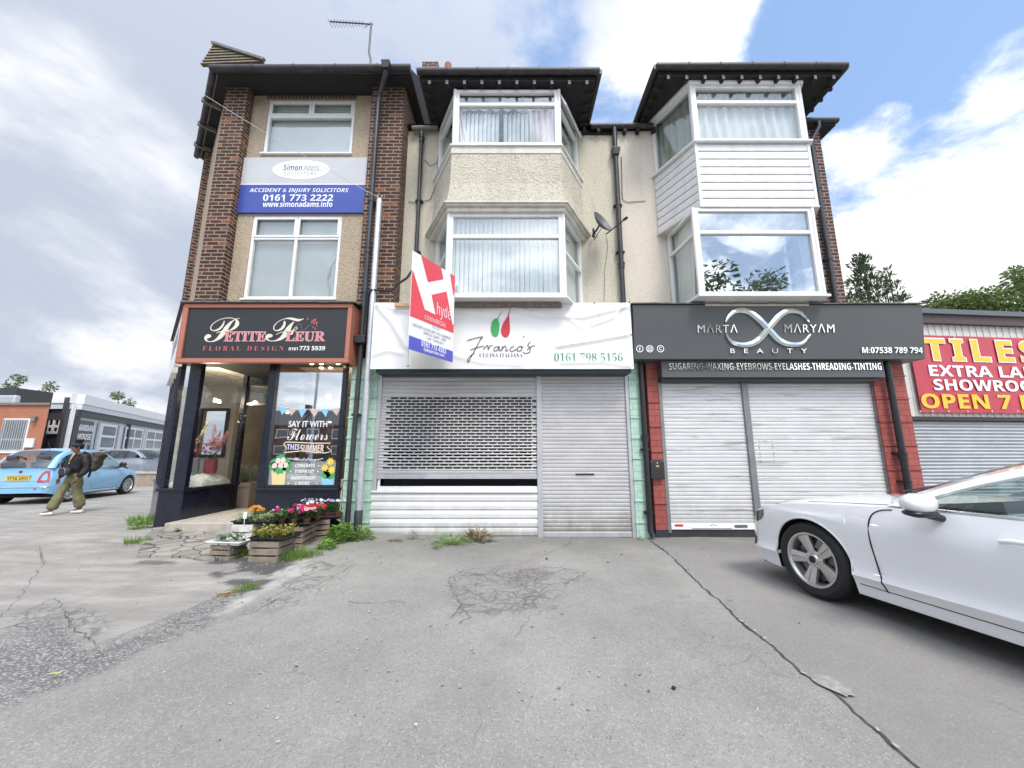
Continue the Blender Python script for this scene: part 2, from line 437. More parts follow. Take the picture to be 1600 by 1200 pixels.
M_upvc = mat('white_upvc', (0.77, 0.77, 0.76), 0.35, 3, 0.05, streak=0.10, scol=(0.5, 0.48, 0.44))
M_clad = mat('white_cladding', (0.73, 0.73, 0.73), 0.4, 3, 0.05, streak=0.35, scol=(0.5, 0.48, 0.44))
M_white = mat('white_paint', (0.80, 0.80, 0.79), 0.5, 4, 0.05)
M_trim = mat('weathered_cream_board', (0.62, 0.59, 0.52), 0.6, 6, 0.12, streak=0.4, scol=(0.30, 0.28, 0.24))
M_black = mat('black_plastic', (0.018, 0.018, 0.020), 0.4, 10, 0.25)
M_pipe = mat('dark_grey_pipe', (0.035, 0.037, 0.042), 0.35, 8, 0.3, streak=0.3, scol=(0.10, 0.10, 0.10))
M_gutter = mat('old_black_gutter', (0.03, 0.027, 0.03), 0.5, 10, 0.35, streak=0.5, scol=(0.09, 0.085, 0.08))
M_soffit = mat('dark_stained_timber', (0.018, 0.016, 0.017), 0.8, 8, 0.35)
M_rafter = mat('peeling_white_timber', (0.17, 0.165, 0.16), 0.7, 14, 0.3, streak=0.5)
M_board = mat('grey_weathered_timber', (0.20, 0.17, 0.15), 0.8, 12, 0.3, streak=0.5)
M_glass = glass('window_glass', 0.16, wav=0.05)
M_glass_hi = glass('reflective_window_glass', 0.55, dark=0.1, wav=0.05)
M_glass_shop = glass('shop_window_glass', 0.5, wav=0.02)
M_glass_sign = glass('lettered_window_glass', 0.85, wav=0.02)
M_glass_dk = glass('dark_window_glass', 0.16, dark=0.45)
M_brick = brick('brown_brick', (0.105, 0.044, 0.036), (0.045, 0.022, 0.022), (0.33, 0.28, 0.21), odd=(0.27, 0.11, 0.06), oddamt=0.11)
M_brick2 = brick('plain_brown_brick', (0.105, 0.052, 0.046), (0.07, 0.038, 0.036), (0.36, 0.31, 0.26), odd=(0.15, 0.07, 0.055), oddamt=0.2)
M_soldier = brick('soldier_brick', (0.20, 0.075, 0.05), (0.075, 0.035, 0.03), (0.36, 0.31, 0.24), bw=0.075, bh=0.30)
M_brown_render = pebble('buff_roughcast', (0.50, 0.41, 0.305), (0.40, 0.325, 0.24), 0.55, 42, 0.9, 0.35)
M_cream_render = pebble('cream_roughcast', (0.60, 0.555, 0.45), (0.55, 0.51, 0.41), 0.25, 38, 0.7, 0.5, scol=(0.24, 0.21, 0.16))
M_cream_spandrel = pebble('cream_pebbledash', (0.62, 0.58, 0.475), (0.50, 0.465, 0.375), 0.6, 30, 1.0, 0.3, scol=(0.28, 0.26, 0.21))
M_pink_render = pebble('pale_pink_roughcast', (0.68, 0.61, 0.52), (0.645, 0.58, 0.495), 0.15, 38, 0.55, 0.3, scol=(0.33, 0.29, 0.23))
M_green = brick('mint_green_brick', (0.47, 0.68, 0.56), (0.50, 0.71, 0.585), (0.33, 0.52, 0.42), bw=0.215, bh=0.105, ms=0.006, rough=0.45, bump=0.5, dirt=0.22, dcol=(0.16, 0.22, 0.18))
M_red = brick('red_painted_brick', (0.37, 0.10, 0.085), (0.40, 0.115, 0.097), (0.25, 0.04, 0.035), bw=0.225, bh=0.105, ms=0.006, rough=0.5, bump=0.5, dirt=0.25, dcol=(0.15, 0.05, 0.04))
M_orange_brick = brick('orange_brick', (0.47, 0.16, 0.085), (0.40, 0.13, 0.07), (0.45, 0.28, 0.2), dirt=0.15)
M_tile = mat('mossy_roof_tile', (0.16, 0.135, 0.10), 0.85, 14, 0.4, bump=0.6, bs=25, streak=0.6, scol=(0.22, 0.20, 0.08))
M_navy = mat('navy_shopfront_paint', (0.009, 0.012, 0.024), 0.28, 5, 0.3, coat=0.2)
M_steel = mat('galvanised_steel', (0.52, 0.55, 0.57), 0.42, 12, 0.12, metal=0.55, streak=0.25, scol=(0.28, 0.29, 0.3))
M_alu = mat('aluminium_guide', (0.50, 0.51, 0.52), 0.4, 5, 0.08, metal=0.4, streak=0.25, scol=(0.2, 0.2, 0.2))
M_shut1 = mat('grey_shutter_steel', (0.52, 0.51, 0.51), 0.42, 3, 0.08, low=(.5, .7, (.16, .13, .10)), metal=0.25, streak=0.55, scol=(0.22, 0.21, 0.20), sscale=(0.7, 1, 9), sth=(0.52, 0.8))
M_shut2 = mat('white_shutter_steel', (0.61, 0.61, 0.605), 0.4, 3, 0.06, low=(.7, .35, (.22, .20, .17)), metal=0.1, streak=0.9, scol=(0.25, 0.24, 0.23), sscale=(1.1, 1, 14), sth=(0.55, 0.74))
M_shut3 = mat('plain_grey_shutter', (0.50, 0.52, 0.54), 0.4, 3, 0.08, metal=0.3, streak=0.4, scol=(0.24, 0.25, 0.26), sscale=(0.6, 1, 9))
M_blind = mat('pale_blind', (0.66, 0.675, 0.66), 0.7, 3, 0.05)
M_curtain = mat('white_curtain', (0.68, 0.69, 0.68), 0.85, 4, 0.06)
M_mauve = mat('mauve_curtain', (0.60, 0.52, 0.53), 0.85, 4, 0.08)
M_olivecurt = mat('grey_green_curtain', (0.42, 0.43, 0.38), 0.85, 4, 0.1)
M_room = mat('dim_room', (0.20, 0.205, 0.21), 0.9, 2, 0.2)
M_slate = mat('slate_grey_sign_panel', (0.085, 0.088, 0.092), 0.42, 2, 0.05)
M_mirror = mat('polished_steel_letters', (0.80, 0.84, 0.80), 0.10, 6, 0.05, metal=1.0)
M_tim = mat('fresh_timber', (0.55, 0.36, 0.19), 0.7, 12, 0.15)
M_dirtpatch = mat('plinth_black', (0.03, 0.031, 0.034), 0.6, 6, 0.3)
# ------------------------------------------------------------------ ground
def grz(x, y):
    p = gr(x, y)
    for _ in range(5): p = gr(x, y, gz(p.x, p.y))
    return p
def G(pts): return [grz(x, y).to_2d() for x, y in pts]
def inside(X, Y, poly):
    r = np.zeros(X.shape, bool); n = len(poly)
    for i in range(n):
        x1, y1 = poly[i]; x2, y2 = poly[(i + 1) % n]
        if abs(y2 - y1) < 1e-9: continue
        c = ((y1 > Y) != (y2 > Y)) & (X < (x2 - x1) * (Y - y1) / (y2 - y1) + x1)
        r ^= c
    return r
def dist(X, Y, line, closed=False):
    d = np.full(X.shape, 1e9); n = len(line)
    for i in range(n if closed else n - 1):
        a = np.array(line[i]); b = np.array(line[(i + 1) % n]); ab = b - a
        t = np.clip(((X - a[0]) * ab[0] + (Y - a[1]) * ab[1]) / (ab @ ab + 1e-12), 0, 1)
        d = np.minimum(d, np.hypot(X - a[0] - t * ab[0], Y - a[1] - t * ab[1]))
    return d
def vnoise(X, Y, s, seed=0):                 # smooth value noise, vectorised
    rs = np.random.RandomState(seed); T = rs.rand(256, 256)
    x = X * s + 1000.3; y = Y * s + 1000.7; xi = np.floor(x).astype(int); yi = np.floor(y).astype(int)
    fx = x - xi; fy = y - yi; fx = fx*fx*(3-2*fx); fy = fy*fy*(3-2*fy)
    g = lambda i, j: T[(xi + i) % 256, (yi + j) % 256]
    return (g(0,0)*(1-fx)+g(1,0)*fx)*(1-fy) + (g(0,1)*(1-fx)+g(1,1)*fx)*fy
def fbm(X, Y, s, seed=0, o=4):
    return sum(vnoise(X, Y, s * 2 ** i, seed + i) / 2 ** i for i in range(o)) / sum(1 / 2 ** i for i in range(o))
def smv(a, b, x):
    t = np.clip((x - a) / (b - a), 0, 1); return t * t * (3 - 2 * t)

gravel_px = [(-200,1000),(0,985),(45,972),(100,962),(108,978),(118,990),(152,1008),(180,1000),(225,980),(262,965),(300,950),(330,938),(352,928),(370,940),(330,962),(262,1000),(190,1035),(120,1065),(40,1098),(-200,1180)]
pave_px = [(-900,760),(-200,960),(0,968),(45,965),(100,955),(118,985),(152,1006),(225,978),(300,948),(352,926),(395,905),(430,880),(470,842),(515,800),(300,760),(-100,730),(-900,728)]
wet_px = [(298,892),(318,872),(345,868),(400,872),(455,868),(462,880),(440,892),(425,905),(395,925),(372,928),(352,915),(338,905),(312,900)]
puddle_px = [(213,878),(235,873),(262,874),(282,877),(278,882),(245,884),(220,883)]
strip_px = [(505,882),(455,905),(405,930),(355,957),(330,960),(420,905),(470,870)]
right_line_px = [(1013,843),(1040,862),(1062,882),(1100,920),(1130,945),(1150,965),(1172,984),(1205,1008),(1232,1035),(1262,1060),(1288,1075),(1312,1092),(1345,1122),(1372,1145),(1405,1175),(1440,1205),(1500,1260)]
pothole_px = [(792,897),(805,890),(812,882),(838,884),(862,893),(858,904),(830,912),(806,917),(790,914)]
patch2_px = [(805,943),(825,936),(842,938),(838,948),(818,950)]
crackle_px = [(700,905),(740,890),(800,882),(880,885),(910,895),(880,915),(850,945),(800,962),(720,968),(700,945)]
crackle2_px = [(400,930),(470,880),(540,872),(560,890),(500,930),(440,960),(360,965)]
crackle3_px = [(20,985),(10,960),(70,945),(115,935),(160,965),(170,1005),(240,985),(330,940),(375,905),(395,935),(320,985),(240,1010),(140,1035),(60,1000)]

def axis(a, b, step, far, grow=1.16):
    c = list(np.arange(a, b, step)); out = c
    d = step; x = c[-1]
    while x < far: d *= grow; x += d; out.append(x)
    return out
xs_r = axis(0.0, 6.6, 0.045, 420); xs_l = axis(0.045, 8.8, 0.045, 420)
GX = np.array([-x for x in reversed(xs_l)] + xs_r); GY = np.array([-y for y in reversed(axis(0.3, 0.4, 0.1, 420, 1.3))] + axis(-0.2, 0.9, 0.1, 0.8) + axis(0.95, 9.4, 0.045, 420))
GY = np.unique(np.round(GY, 4)); GX = np.unique(np.round(GX, 4))
def build_ground():
    X, Y = np.meshgrid(GX, GY)
    wob = lambda s, k, seed: ((fbm(X, Y, s, seed) - 0.5) * k, (fbm(X, Y, s, seed + 50) - 0.5) * k)
    def soft(poly_px, edge, wobble=0.12, s=3.0, seed=3):
        p = [tuple(v) for v in G(poly_px)]
        wx, wy = wob(s, wobble, seed); XX = X + wx; YY = Y + wy
        d = dist(XX, YY, p, True); sgn = np.where(inside(XX, YY, p), 1, -1)
        return smv(-edge, edge, d * sgn)
    A = {}
    A['gravel'] = soft(gravel_px, 0.09, 0.22, 4) * (0.72 + 0.28 * smv(.4, .55, fbm(X, Y, 2.2, 93)))
    A['pave'] = soft(pave_px, 0.05, 0.1, 4, 9)
    hole = np.maximum(soft(pothole_px, 0.03, 0.14, 7, 21), soft(patch2_px, 0.05, 0.16, 7, 25) * 0.6)
    A['hole'] = hole
    blot = smv(0.50, 0.56, fbm(X, Y, 4.0, 77, 3))
    A['wet'] = np.maximum(soft(wet_px, 0.02, 0.35, 5, 31) * np.maximum(1 - 0.9 * blot, soft([(400,872),(462,872),(455,884),(400,890)], 0.1)), soft(puddle_px, 0.02, 0.2, 5, 35) * 0.8)
    A['strip'] = soft(strip_px, 0.06, 0.2, 5, 37)
    A['front_dark'] = smv(4.9, 6.6, Y) * smv(8.0, 7.2, Y) * smv(-6.0, -2.5, X) * (0.35 + 0.65 * smv(.35, .6, fbm(X, Y, 1.6, 91)))  # mottled darkening of the asphalt, stronger towards the shop fronts
    A['crackle'] = np.clip(np.maximum.reduce([soft(crackle_px, 0.16, 0.3, 3, 41), soft(crackle2_px, 0.22, 0.3, 3, 43) * 0.75, soft(crackle3_px, 0.12, 0.3, 3, 45)]), 0, 1)
    rl = [tuple(v) for v in G(right_line_px)]
    wx, wy = wob(3.0, 0.06, 51)
    rx = np.interp(-(Y + wy), [-p[1] for p in rl], [p[0] for p in rl])
    A['right'] = smv(-0.02, 0.02, X + wx - rx) * smv(7.4, 6.6, Y) * smv(7.5, 6.9, X)
    Z = np.zeros_like(X)
    sx = lambda a, b, v: smv(a, b, v) if a < b else 1 - smv(b, a, v)
    Z = 0.145 * sx(0.5, -5.8, X) * sx(3.6, 6.5, Y) * (1 - sx(-6.6, -8.2, X)) * (1 - 0.9 * sx(7.4, 9.0, Y) * sx(-5.8, -6.8, X))
    near = (np.hypot(X, Y) < 14)
    Z = Z - 0.018 * A['gravel'] - 0.02 * hole + near * (fbm(X, Y, 1.2, 61) - 0.5) * 0.03 + near * A['gravel'] * (fbm(X, Y, 14, 62, 3) - 0.5) * 0.02
    nx, ny = len(GX), len(GY)
    vs = np.stack([X, Y, Z], -1).reshape(-1, 3)
    idx = np.arange(nx * ny).reshape(ny, nx)
    q = np.stack([idx[:-1, :-1], idx[:-1, 1:], idx[1:, 1:], idx[1:, :-1]], -1).reshape(-1, 4)
    me = bpy.data.meshes.new('ground'); me.from_pydata(vs.tolist(), [], q.tolist())
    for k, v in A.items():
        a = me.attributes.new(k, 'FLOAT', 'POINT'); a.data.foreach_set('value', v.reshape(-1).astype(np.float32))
    me.polygons.foreach_set('use_smooth', [True] * len(me.polygons)); me.update()
    o = bpy.data.objects.new('ground', me); COL.objects.link(o)
    m, nt, N, L, b = nodes('worn_asphalt')
    pv = pos_vec(N, L)
    def attr(n):
        a = N.new('ShaderNodeAttribute'); a.attribute_name = n; return a.outputs['Fac']
    big = nz(N, L, pv, 0.55, 6, 0.6); mid = nz(N, L, pv, 5.0, 6, 0.7); fine = nz(N, L, pv, 150, 2, 0.6)
    v1 = N.new('ShaderNodeTexVoronoi'); v1.inputs['Scale'].default_value = 120; L.new(pv, v1.inputs['Vector'])
    rnd = N.new('ShaderNodeRGBToBW'); L.new(v1.outputs['Color'], rnd.inputs[0])
    v2 = N.new('ShaderNodeTexVoronoi'); v2.inputs['Scale'].default_value = 58; L.new(pv, v2.inputs['Vector'])
    rnd2 = N.new('ShaderNodeRGBToBW'); L.new(v2.outputs['Color'], rnd2.inputs[0])
    base = mixc(N, L, rng(N, L, big, 0.3, 0.7), (0.222, 0.214, 0.196, 1), (0.350, 0.337, 0.305, 1))
    base = mixc(N, L, rng(N, L, mid, 0.40, 0.78, 0, 0.40), base, (0.21, 0.206, 0.198, 1))
    # aggregate: dark pits and pale stones
    base = mixc(N, L, rng(N, L, rnd.outputs[0], 0.72, 0.78, 0, 0.34), base, (0.50, 0.49, 0.46, 1))
    base = mixc(N, L, rng(N, L, rnd.outputs[0], 0.22, 0.17, 0, 0.42), base, (0.11, 0.108, 0.105, 1))
    base = mixc(N, L, rng(N, L, fine, 0.56, 0.78, 0, 0.5), base, (0.13, 0.128, 0.125, 1))
    right = mixc(N, L, 0.5, base, (0.225, 0.215, 0.205, 1))
    c = mixc(N, L, attr('right'), base, right)
    # smooth pavement asphalt with pale worn streaks
    st = nz(N, L, pos_vec(N, L, (0.8, 3.2, 1)), 1.4, 6, 0.65)
    pave = mixc(N, L, rng(N, L, st, 0.40, 0.68), (0.265, 0.252, 0.228, 1), (0.385, 0.366, 0.335, 1))
    pave = mixc(N, L, rng(N, L, fine, 0.55, 0.8, 0, 0.35), pave, (0.17, 0.165, 0.16, 1))
    c = mixc(N, L, attr('pave'), c, pave)
    c = mixc(N, L, mth(N, L, 'MULTIPLY', attr('front_dark'), 0.75), c, (0.17, 0.166, 0.15, 1))  # blends the asphalt darker in a band along the facade
    c = mixc(N, L, rng(N, L, nz(N, L, pos_vec(N, L, (1.0, .55, 1), (9, 2, 0)), 1.1, 7, .68), .50, .68, 0, .30), c, (0.16, 0.155, 0.147, 1))
    # exposed stones
    grv = mixc(N, L, rng(N, L, rnd2.outputs[0], 0.25, 0.75), (0.25, 0.242, 0.235, 1), (0.43, 0.415, 0.395, 1))
    grv = mixc(N, L, rng(N, L, v2.outputs['Distance'], 0.30, 0.62), grv, (0.15, 0.146, 0.144, 1))
    grv = mixc(N, L, rng(N, L, rnd2.outputs[0], 0.88, 0.91, 0, .7), grv, (0.48, 0.46, 0.42, 1))
    c = mixc(N, L, attr('gravel'), c, grv)
    c = mixc(N, L, mth(N, L, 'MULTIPLY', attr('strip'), rng(N, L, mid, 0.35, 0.6)), c, (0.42, 0.41, 0.38, 1))
    hole = mixc(N, L, rng(N, L, rnd2.outputs[0], 0.2, 0.8), (0.13, 0.122, 0.112, 1), (0.29, 0.27, 0.25, 1))
    c = mixc(N, L, mth(N, L, 'MULTIPLY', attr('hole'), 0.85), c, hole)
    # alligator cracks where the surface has broken up
    dv = N.new('ShaderNodeVectorMath'); dv.operation = 'ADD'
    nn = N.new('ShaderNodeTexNoise'); nn.inputs['Scale'].default_value = 7; nn.inputs['Detail'].default_value = 4; L.new(pv, nn.inputs['Vector'])
    sc_ = N.new('ShaderNodeVectorMath'); sc_.operation = 'SCALE'; sc_.inputs['Scale'].default_value = 0.22; L.new(nn.outputs['Color'], sc_.inputs[0])
    L.new(pv, dv.inputs[0]); L.new(sc_.outputs[0], dv.inputs[1])
    flat = N.new('ShaderNodeVectorMath'); flat.operation = 'MULTIPLY'; flat.inputs[1].default_value = (1, 1, 0); L.new(dv.outputs[0], flat.inputs[0])
    def crk(scale, w):
        v = N.new('ShaderNodeTexVoronoi'); v.feature = 'DISTANCE_TO_EDGE'; v.inputs['Scale'].default_value = scale; L.new(flat.outputs[0], v.inputs['Vector'])
        return rng(N, L, v.outputs['Distance'], w, w * 0.3)
    ck = mth(N, L, 'MAXIMUM', crk(4.2, 0.055), mth(N, L, 'MULTIPLY', crk(9.5, 0.075), 0.7))
    ck = mth(N, L, 'MULTIPLY', ck, rng(N, L, nz(N, L, pv, 3.3, 3), 0.36, 0.5))
    ckm = mth(N, L, 'MULTIPLY', ck, rng(N, L, attr('crackle'), 0.25, 0.75))
    c = mixc(N, L, mth(N, L, 'MULTIPLY', ckm, 0.6), c, (0.09, 0.088, 0.085, 1))
    # a few long hair cracks elsewhere
    hv = N.new('ShaderNodeTexVoronoi'); hv.feature = 'DISTANCE_TO_EDGE'; hv.inputs['Scale'].default_value = 0.9; L.new(flat.outputs[0], hv.inputs['Vector'])
    hair = mth(N, L, 'MULTIPLY', rng(N, L, hv.outputs['Distance'], 0.006, 0.001), rng(N, L, nz(N, L, pv, 0.8, 3), 0.50, 0.58))
    c = mixc(N, L, mth(N, L, 'MULTIPLY', hair, 0.30), c, (0.07, 0.07, 0.07, 1))
    wet = attr('wet')
    c = mixc(N, L, mth(N, L, 'MULTIPLY', wet, 0.82), c, (0.055, 0.055, 0.058, 1))
    # oil spots
    sp = N.new('ShaderNodeTexVoronoi'); sp.inputs['Scale'].default_value = 1.5; L.new(flat.outputs[0], sp.inputs['Vector'])
    c = mixc(N, L, rng(N, L, mth(N, L, 'ADD', sp.outputs['Distance'], mth(N, L, 'MULTIPLY', mid, .10)), 0.13, 0.05, 0, 0.5), c, (0.09, 0.088, 0.085, 1))
    L.new(c, b.inputs['Base Color'])
    L.new(rng(N, L, wet, 0, 1, 0.88, 0.45), b.inputs['Roughness']); b.inputs['Specular IOR Level'].default_value = 0.3
    h = mth(N, L, 'ADD', mth(N, L, 'MULTIPLY', v1.outputs['Distance'], 0.55), mth(N, L, 'MULTIPLY', fine, 0.6))
    h = mth(N, L, 'ADD', h, mth(N, L, 'MULTIPLY', mth(N, L, 'MULTIPLY', attr('gravel'), rng(N, L, v2.outputs['Distance'], 0.0, 0.6, 1, 0)), 3.0))
    h = mth(N, L, 'SUBTRACT', h, mth(N, L, 'MULTIPLY', ckm, 1.6))
    bumpn(N, L, h, 0.55, 0.006, b)
    me.materials.append(m)
    return tag(o, 'cracked grey asphalt forecourt with a broken gravelly patch', 'ground', kind='structure')
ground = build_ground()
M_crack = mat('crack_dirt', (0.065, 0.063, 0.06), 0.95, 30, 0.4)
M_cement = mat('pale_cement', (0.43, 0.42, 0.39), 0.9, 18, 0.2)
def jag(pts_px, step=0.05, amp=0.02):
    P = [grz(x, y) for x, y in pts_px]; out = []
    for a, b in zip(P[:-1], P[1:]):
        n = max(1, int((b - a).length / step))
        for i in range(n): out.append(a.lerp(b, i / n) + Vector((rg.uniform(-amp, amp), rg.uniform(-amp, amp), 0)))
    out.append(P[-1])
    return out
def GZ(x, y): return gz(x, y) + 0.0
def build_cracks():
    mb = MB()
    def crack(px, w, amp=0.02, step=0.05):
        pts = jag(px, step, amp)
        for k in range(len(pts) - 1):
            a, b = pts[k], pts[k + 1]; d = (b - a).normalized(); s = Vector((-d.y, d.x, 0))
            w = w * .999; wa = w * .62 * (0.45 + 0.75 * abs(mnoise.noise(a * 4))); wb = w * .62 * (0.45 + 0.75 * abs(mnoise.noise(b * 4)))
            za, zb = GZ(a.x, a.y) + 0.007 + 0.015 * 0, GZ(b.x, b.y) + 0.007
            mb.add([(a.x + s.x*wa, a.y + s.y*wa, za), (a.x - s.x*wa, a.y - s.y*wa, za), (b.x - s.x*wb, b.y - s.y*wb, zb), (b.x + s.x*wb, b.y + s.y*wb, zb)], [(0, 1, 2, 3)])
    crack(right_line_px, 0.024, 0.012, 0.04)
    crack([(0,985),(45,972),(105,962),(110,980),(152,1008),(225,980),(262,965),(330,938),(360,922),(395,905)], 0.007, 0.02)
    crack([(112,978),(88,935),(30,960)], 0.005)
    crack([(0,965),(30,935),(50,905),(70,880),(60,860),(15,858)], 0.004)
    crack([(70,880),(62,855),(110,850),(160,846)], 0.005)
    crack([(790,905),(770,895),(745,900),(725,892),(700,905),(708,925),(722,950),(705,965)], 0.006)
    crack([(862,893),(880,905),(905,896),(880,888),(850,886)], 0.006)
    crack([(722,950),(760,940),(800,945),(830,930),(860,915),(880,905)], 0.005)
    crack([(722,950),(735,965),(718,975)], 0.006)
    crack([(812,882),(790,884),(760,888),(725,892)], 0.004)
    crack([(895,838),(888,852),(840,872),(810,882)], 0.005)
    crack([(543,941),(580,943),(630,940)], 0.005)
    crack([(520,900),(500,915),(470,925),(430,938),(400,955)], 0.006)
    crack([(560,880),(510,905),(450,912)], 0.005)
    crack([(830,962),(815,985),(805,1000)], 0.003)
    crack([(240,862),(330,872),(360,882)], 0.004)
    o = mb.build('crack', M_crack, ground)
    mb2 = MB()
    def chip(px, w):
        c = grz(*px); n = rg.randint(7, 11); w *= (1.25 if 1280 < px[0] < 1330 else .7); an = rg.uniform(0, 6); ca, sa = math.cos(an), math.sin(an)
        q = [(w * 1.3 * rg.uniform(.4, 1) * math.cos(2*math.pi*i/n), w * .55 * rg.uniform(.3, 1) * math.sin(2*math.pi*i/n)) for i in range(n)]; pts = [(c.x + a*ca - b*sa, c.y + a*sa + b*ca, GZ(c.x, c.y) + 0.010 + 0.0016 * len(mb2.f)) for a, b in q]
        mb2.poly(pts)
    for p, w in (((1152,966),.03),((1158,972),.04),((1166,978),.03),((1180,988),.035),((1196,1000),.03),((1205,1009),.025),((1256,1056),.03),((1372,1146),.03),((1400,1172),.03),((1060,882),.02)):
        chip(p, w)
    mb2.build('cement_fragment', M_cement, ground)
    mb3 = MB(); pts = jag([(1266,1062),(1284,1059),(1302,1063),(1318,1072),(1334,1084),(1336,1091),(1322,1093),(1306,1086),(1294,1080),(1278,1072),(1266,1062)], .03, .008)[:-1]; mb3.poly([V((p.x, p.y, .016)) for p in pts]); mb3.build('cement_patch', mat('worn_cement_patch', (.28, .27, .255), .95, 25, .3, bump=.5, bs=60), ground)
build_cracks()
def build_flags():
    pts = [(214,868),(222,850),(238,832),(262,829),(300,829),(350,829),(385,830),(345,870),(318,872),(290,868),(250,867)]
    P = [gr(x, y, 0.1) for x, y in pts]
    m, nt, N, L, b = nodes('crazy_paving')
    pv = pos_vec(N, L, (1, 1, 0))
    v = N.new('ShaderNodeTexVoronoi'); v.feature = 'DISTANCE_TO_EDGE'; v.inputs['Scale'].default_value = 4.6; L.new(pv, v.inputs['Vector'])
    v2 = N.new('ShaderNodeTexVoronoi'); v2.inputs['Scale'].default_value = 4.6; L.new(pv, v2.inputs['Vector'])
    bw = N.new('ShaderNodeRGBToBW'); L.new(v2.outputs['Color'], bw.inputs[0])
    c = mixc(N, L, rng(N, L, bw.outputs[0], 0.2, 0.8), (0.24, 0.225, 0.20, 1), (0.34, 0.315, 0.28, 1))
    c = mixc(N, L, rng(N, L, nz(N, L, pv, 9, 6, 0.7), 0.4, 0.7, 0, 0.5), c, (0.15, 0.145, 0.12, 1))
    c = mixc(N, L, rng(N, L, v.outputs['Distance'], 0.05, 0.02), c, (0.07, 0.068, 0.055, 1))
    L.new(c, b.inputs['Base Color']); b.inputs['Roughness'].default_value = 0.9
    bumpn(N, L, rng(N, L, v.outputs['Distance'], 0.0, 0.08), 0.6, 0.01, b)
    mb = MB(); top = [Vector((p.x, p.y, GZ(p.x, p.y) + 0.03)) for p in P]; n = len(top)
    mb.prism([p - Vector((0, 0, .08)) for p in top], (0, 0, .08))
    tag(mb.build('pavement', m), 'small apron of crazy paving before the florist step', 'pavement', kind='structure')
build_flags()
# ------------------------------------------------------------------ window builder (plane given by origin, right, in-depth)
def frame_bars(mb, O, r, up, n, bars, depth):
    """bars: list of (u0,u1,v0,v1) rectangles in the window plane; n points outward; each bar is depth thick behind the plane"""
    for u0, u1, v0, v1 in bars:
        pts = [O + r*u0 + up*v0, O + r*u1 + up*v0, O + r*u1 + up*v1, O + r*u0 + up*v1]
        mb.prism(pts, -n * depth)
def window(parent, O, r, up, w, h, hbars=(), vbars=(), top_vbars=(), fw=0.055, name='window', glassm=None, depth=0.07, casement=None, proud=0.0):
    """white frame with bars at fractions of its height / width; panes are a sub-part"""
    n = r.cross(up).normalized()
    O = O + n * proud
    mb = MB()
    b = [(0, w, 0, fw), (0, w, h - fw, h), (0, fw, fw, h - fw), (w - fw, w, fw, h - fw)]
    hb = [h * f for f in hbars]
    for y in hb: b.append((fw, w - fw, y - fw * .5, y + fw * .5))
    ylow = hb[0] - fw * .5 if hb else h - fw
    for f in vbars: b.append((w * f - fw * .5, w * f + fw * .5, fw, ylow))
    if hb:
        for f in top_vbars: b.append((w * f - fw * .5, w * f + fw * .5, hb[0] + fw * .5, h - fw))
    frame_bars(mb, O, r, up, n, b, depth)
    if casement:                       # opening lights stand proud inside the frame
        for u0, u1, v0, v1 in casement:
            c = 0.042; q = O + n * 0.014
            frame_bars(mb, q, r, up, n, [(u0, u1, v0, v0 + c), (u0, u1, v1 - c, v1), (u0, u0 + c, v0 + c, v1 - c), (u1 - c, u1, v0 + c, v1 - c)], 0.03)
    fo = mb.build(name, M_upvc, parent, bevel=0.006)
    g = MB(); q = O - n * (depth * 0.55)
    g.prism([q + r*fw*.6 + up*fw*.6, q + r*(w-fw*.6) + up*fw*.6, q + r*(w-fw*.6) + up*(h-fw*.6), q + r*fw*.6 + up*(h-fw*.6)], -n * 0.006)
    g.build('pane', glassm or M_glass, fo)
    return fo
def plane_window(parent, x0, x1, z0, z1, Y, **k):
    return window(parent, Vector((x0, Y, z0)), Vector((1, 0, 0)), Vector((0, 0, 1)), x1 - x0, z1 - z0, **k)
def vblind(parent, O, r, up, w, h, m=None, name='blind', pitch=0.085, ang=0.6, gap=()):
    n = r.cross(up).normalized(); mb = MB(); k = int(w / pitch); q0 = O - n * 0.13
    for i in range(k + 1):
        if any(a <= i / k <= b for a, b in gap): continue
        c = q0 + r * (w * i / k) + r * rg.uniform(-.004, .004); d = (r * math.cos(ang + rg.uniform(-.12, .12)) + n * math.sin(ang)).normalized() * 0.040
        mb.prism([c - d, c + d, c + d + up * h, c - d + up * h], n * 0.002)
    return mb.build(name, m or M_blind, parent)
def hblind(parent, O, r, up, w, h, pitch=0.026, m=None):
    n = r.cross(up).normalized(); mb = MB(); k = int(h / pitch); q0 = O - n * 0.12
    for i in range(k):
        c = q0 + up * (h * (i + .5) / k); d = (up * 0.86 + n * 0.32) * pitch * 0.95
        mb.prism([c - d*.5, c + r*w - d*.5, c + r*w + d*.5, c + d*.5], n * 0.001)
    return mb.build('blind', m or M_blind, parent)
def curtain(parent, O, r, up, w, h, m=None, wave=0.05, folds=9, off=0.16, flare=0.0, taper=None, name='curtain'):
    n = r.cross(up).normalized(); mb = MB(); q0 = O - n * off; ph = rg.uniform(0, 6)
    def fn(u, v):
        uu = u
        if taper: uu = u * (taper[0] * (1 - v) + taper[1] * v)       # width fraction at bottom and top
        d = wave * math.sin(u * folds * 2 * math.pi + ph + 0.6 * math.sin(v * 3)) + wave * .5 * math.sin(u * folds * 5.1 + 2 * v)
        return q0 + r * (uu * w) + up * (v * h) + n * d * (0.5 + 0.5 * (1 - v))
    mb.grid(fn, folds * 8, 6)
    return mb.build(name, m or M_curtain, parent, smooth=180)

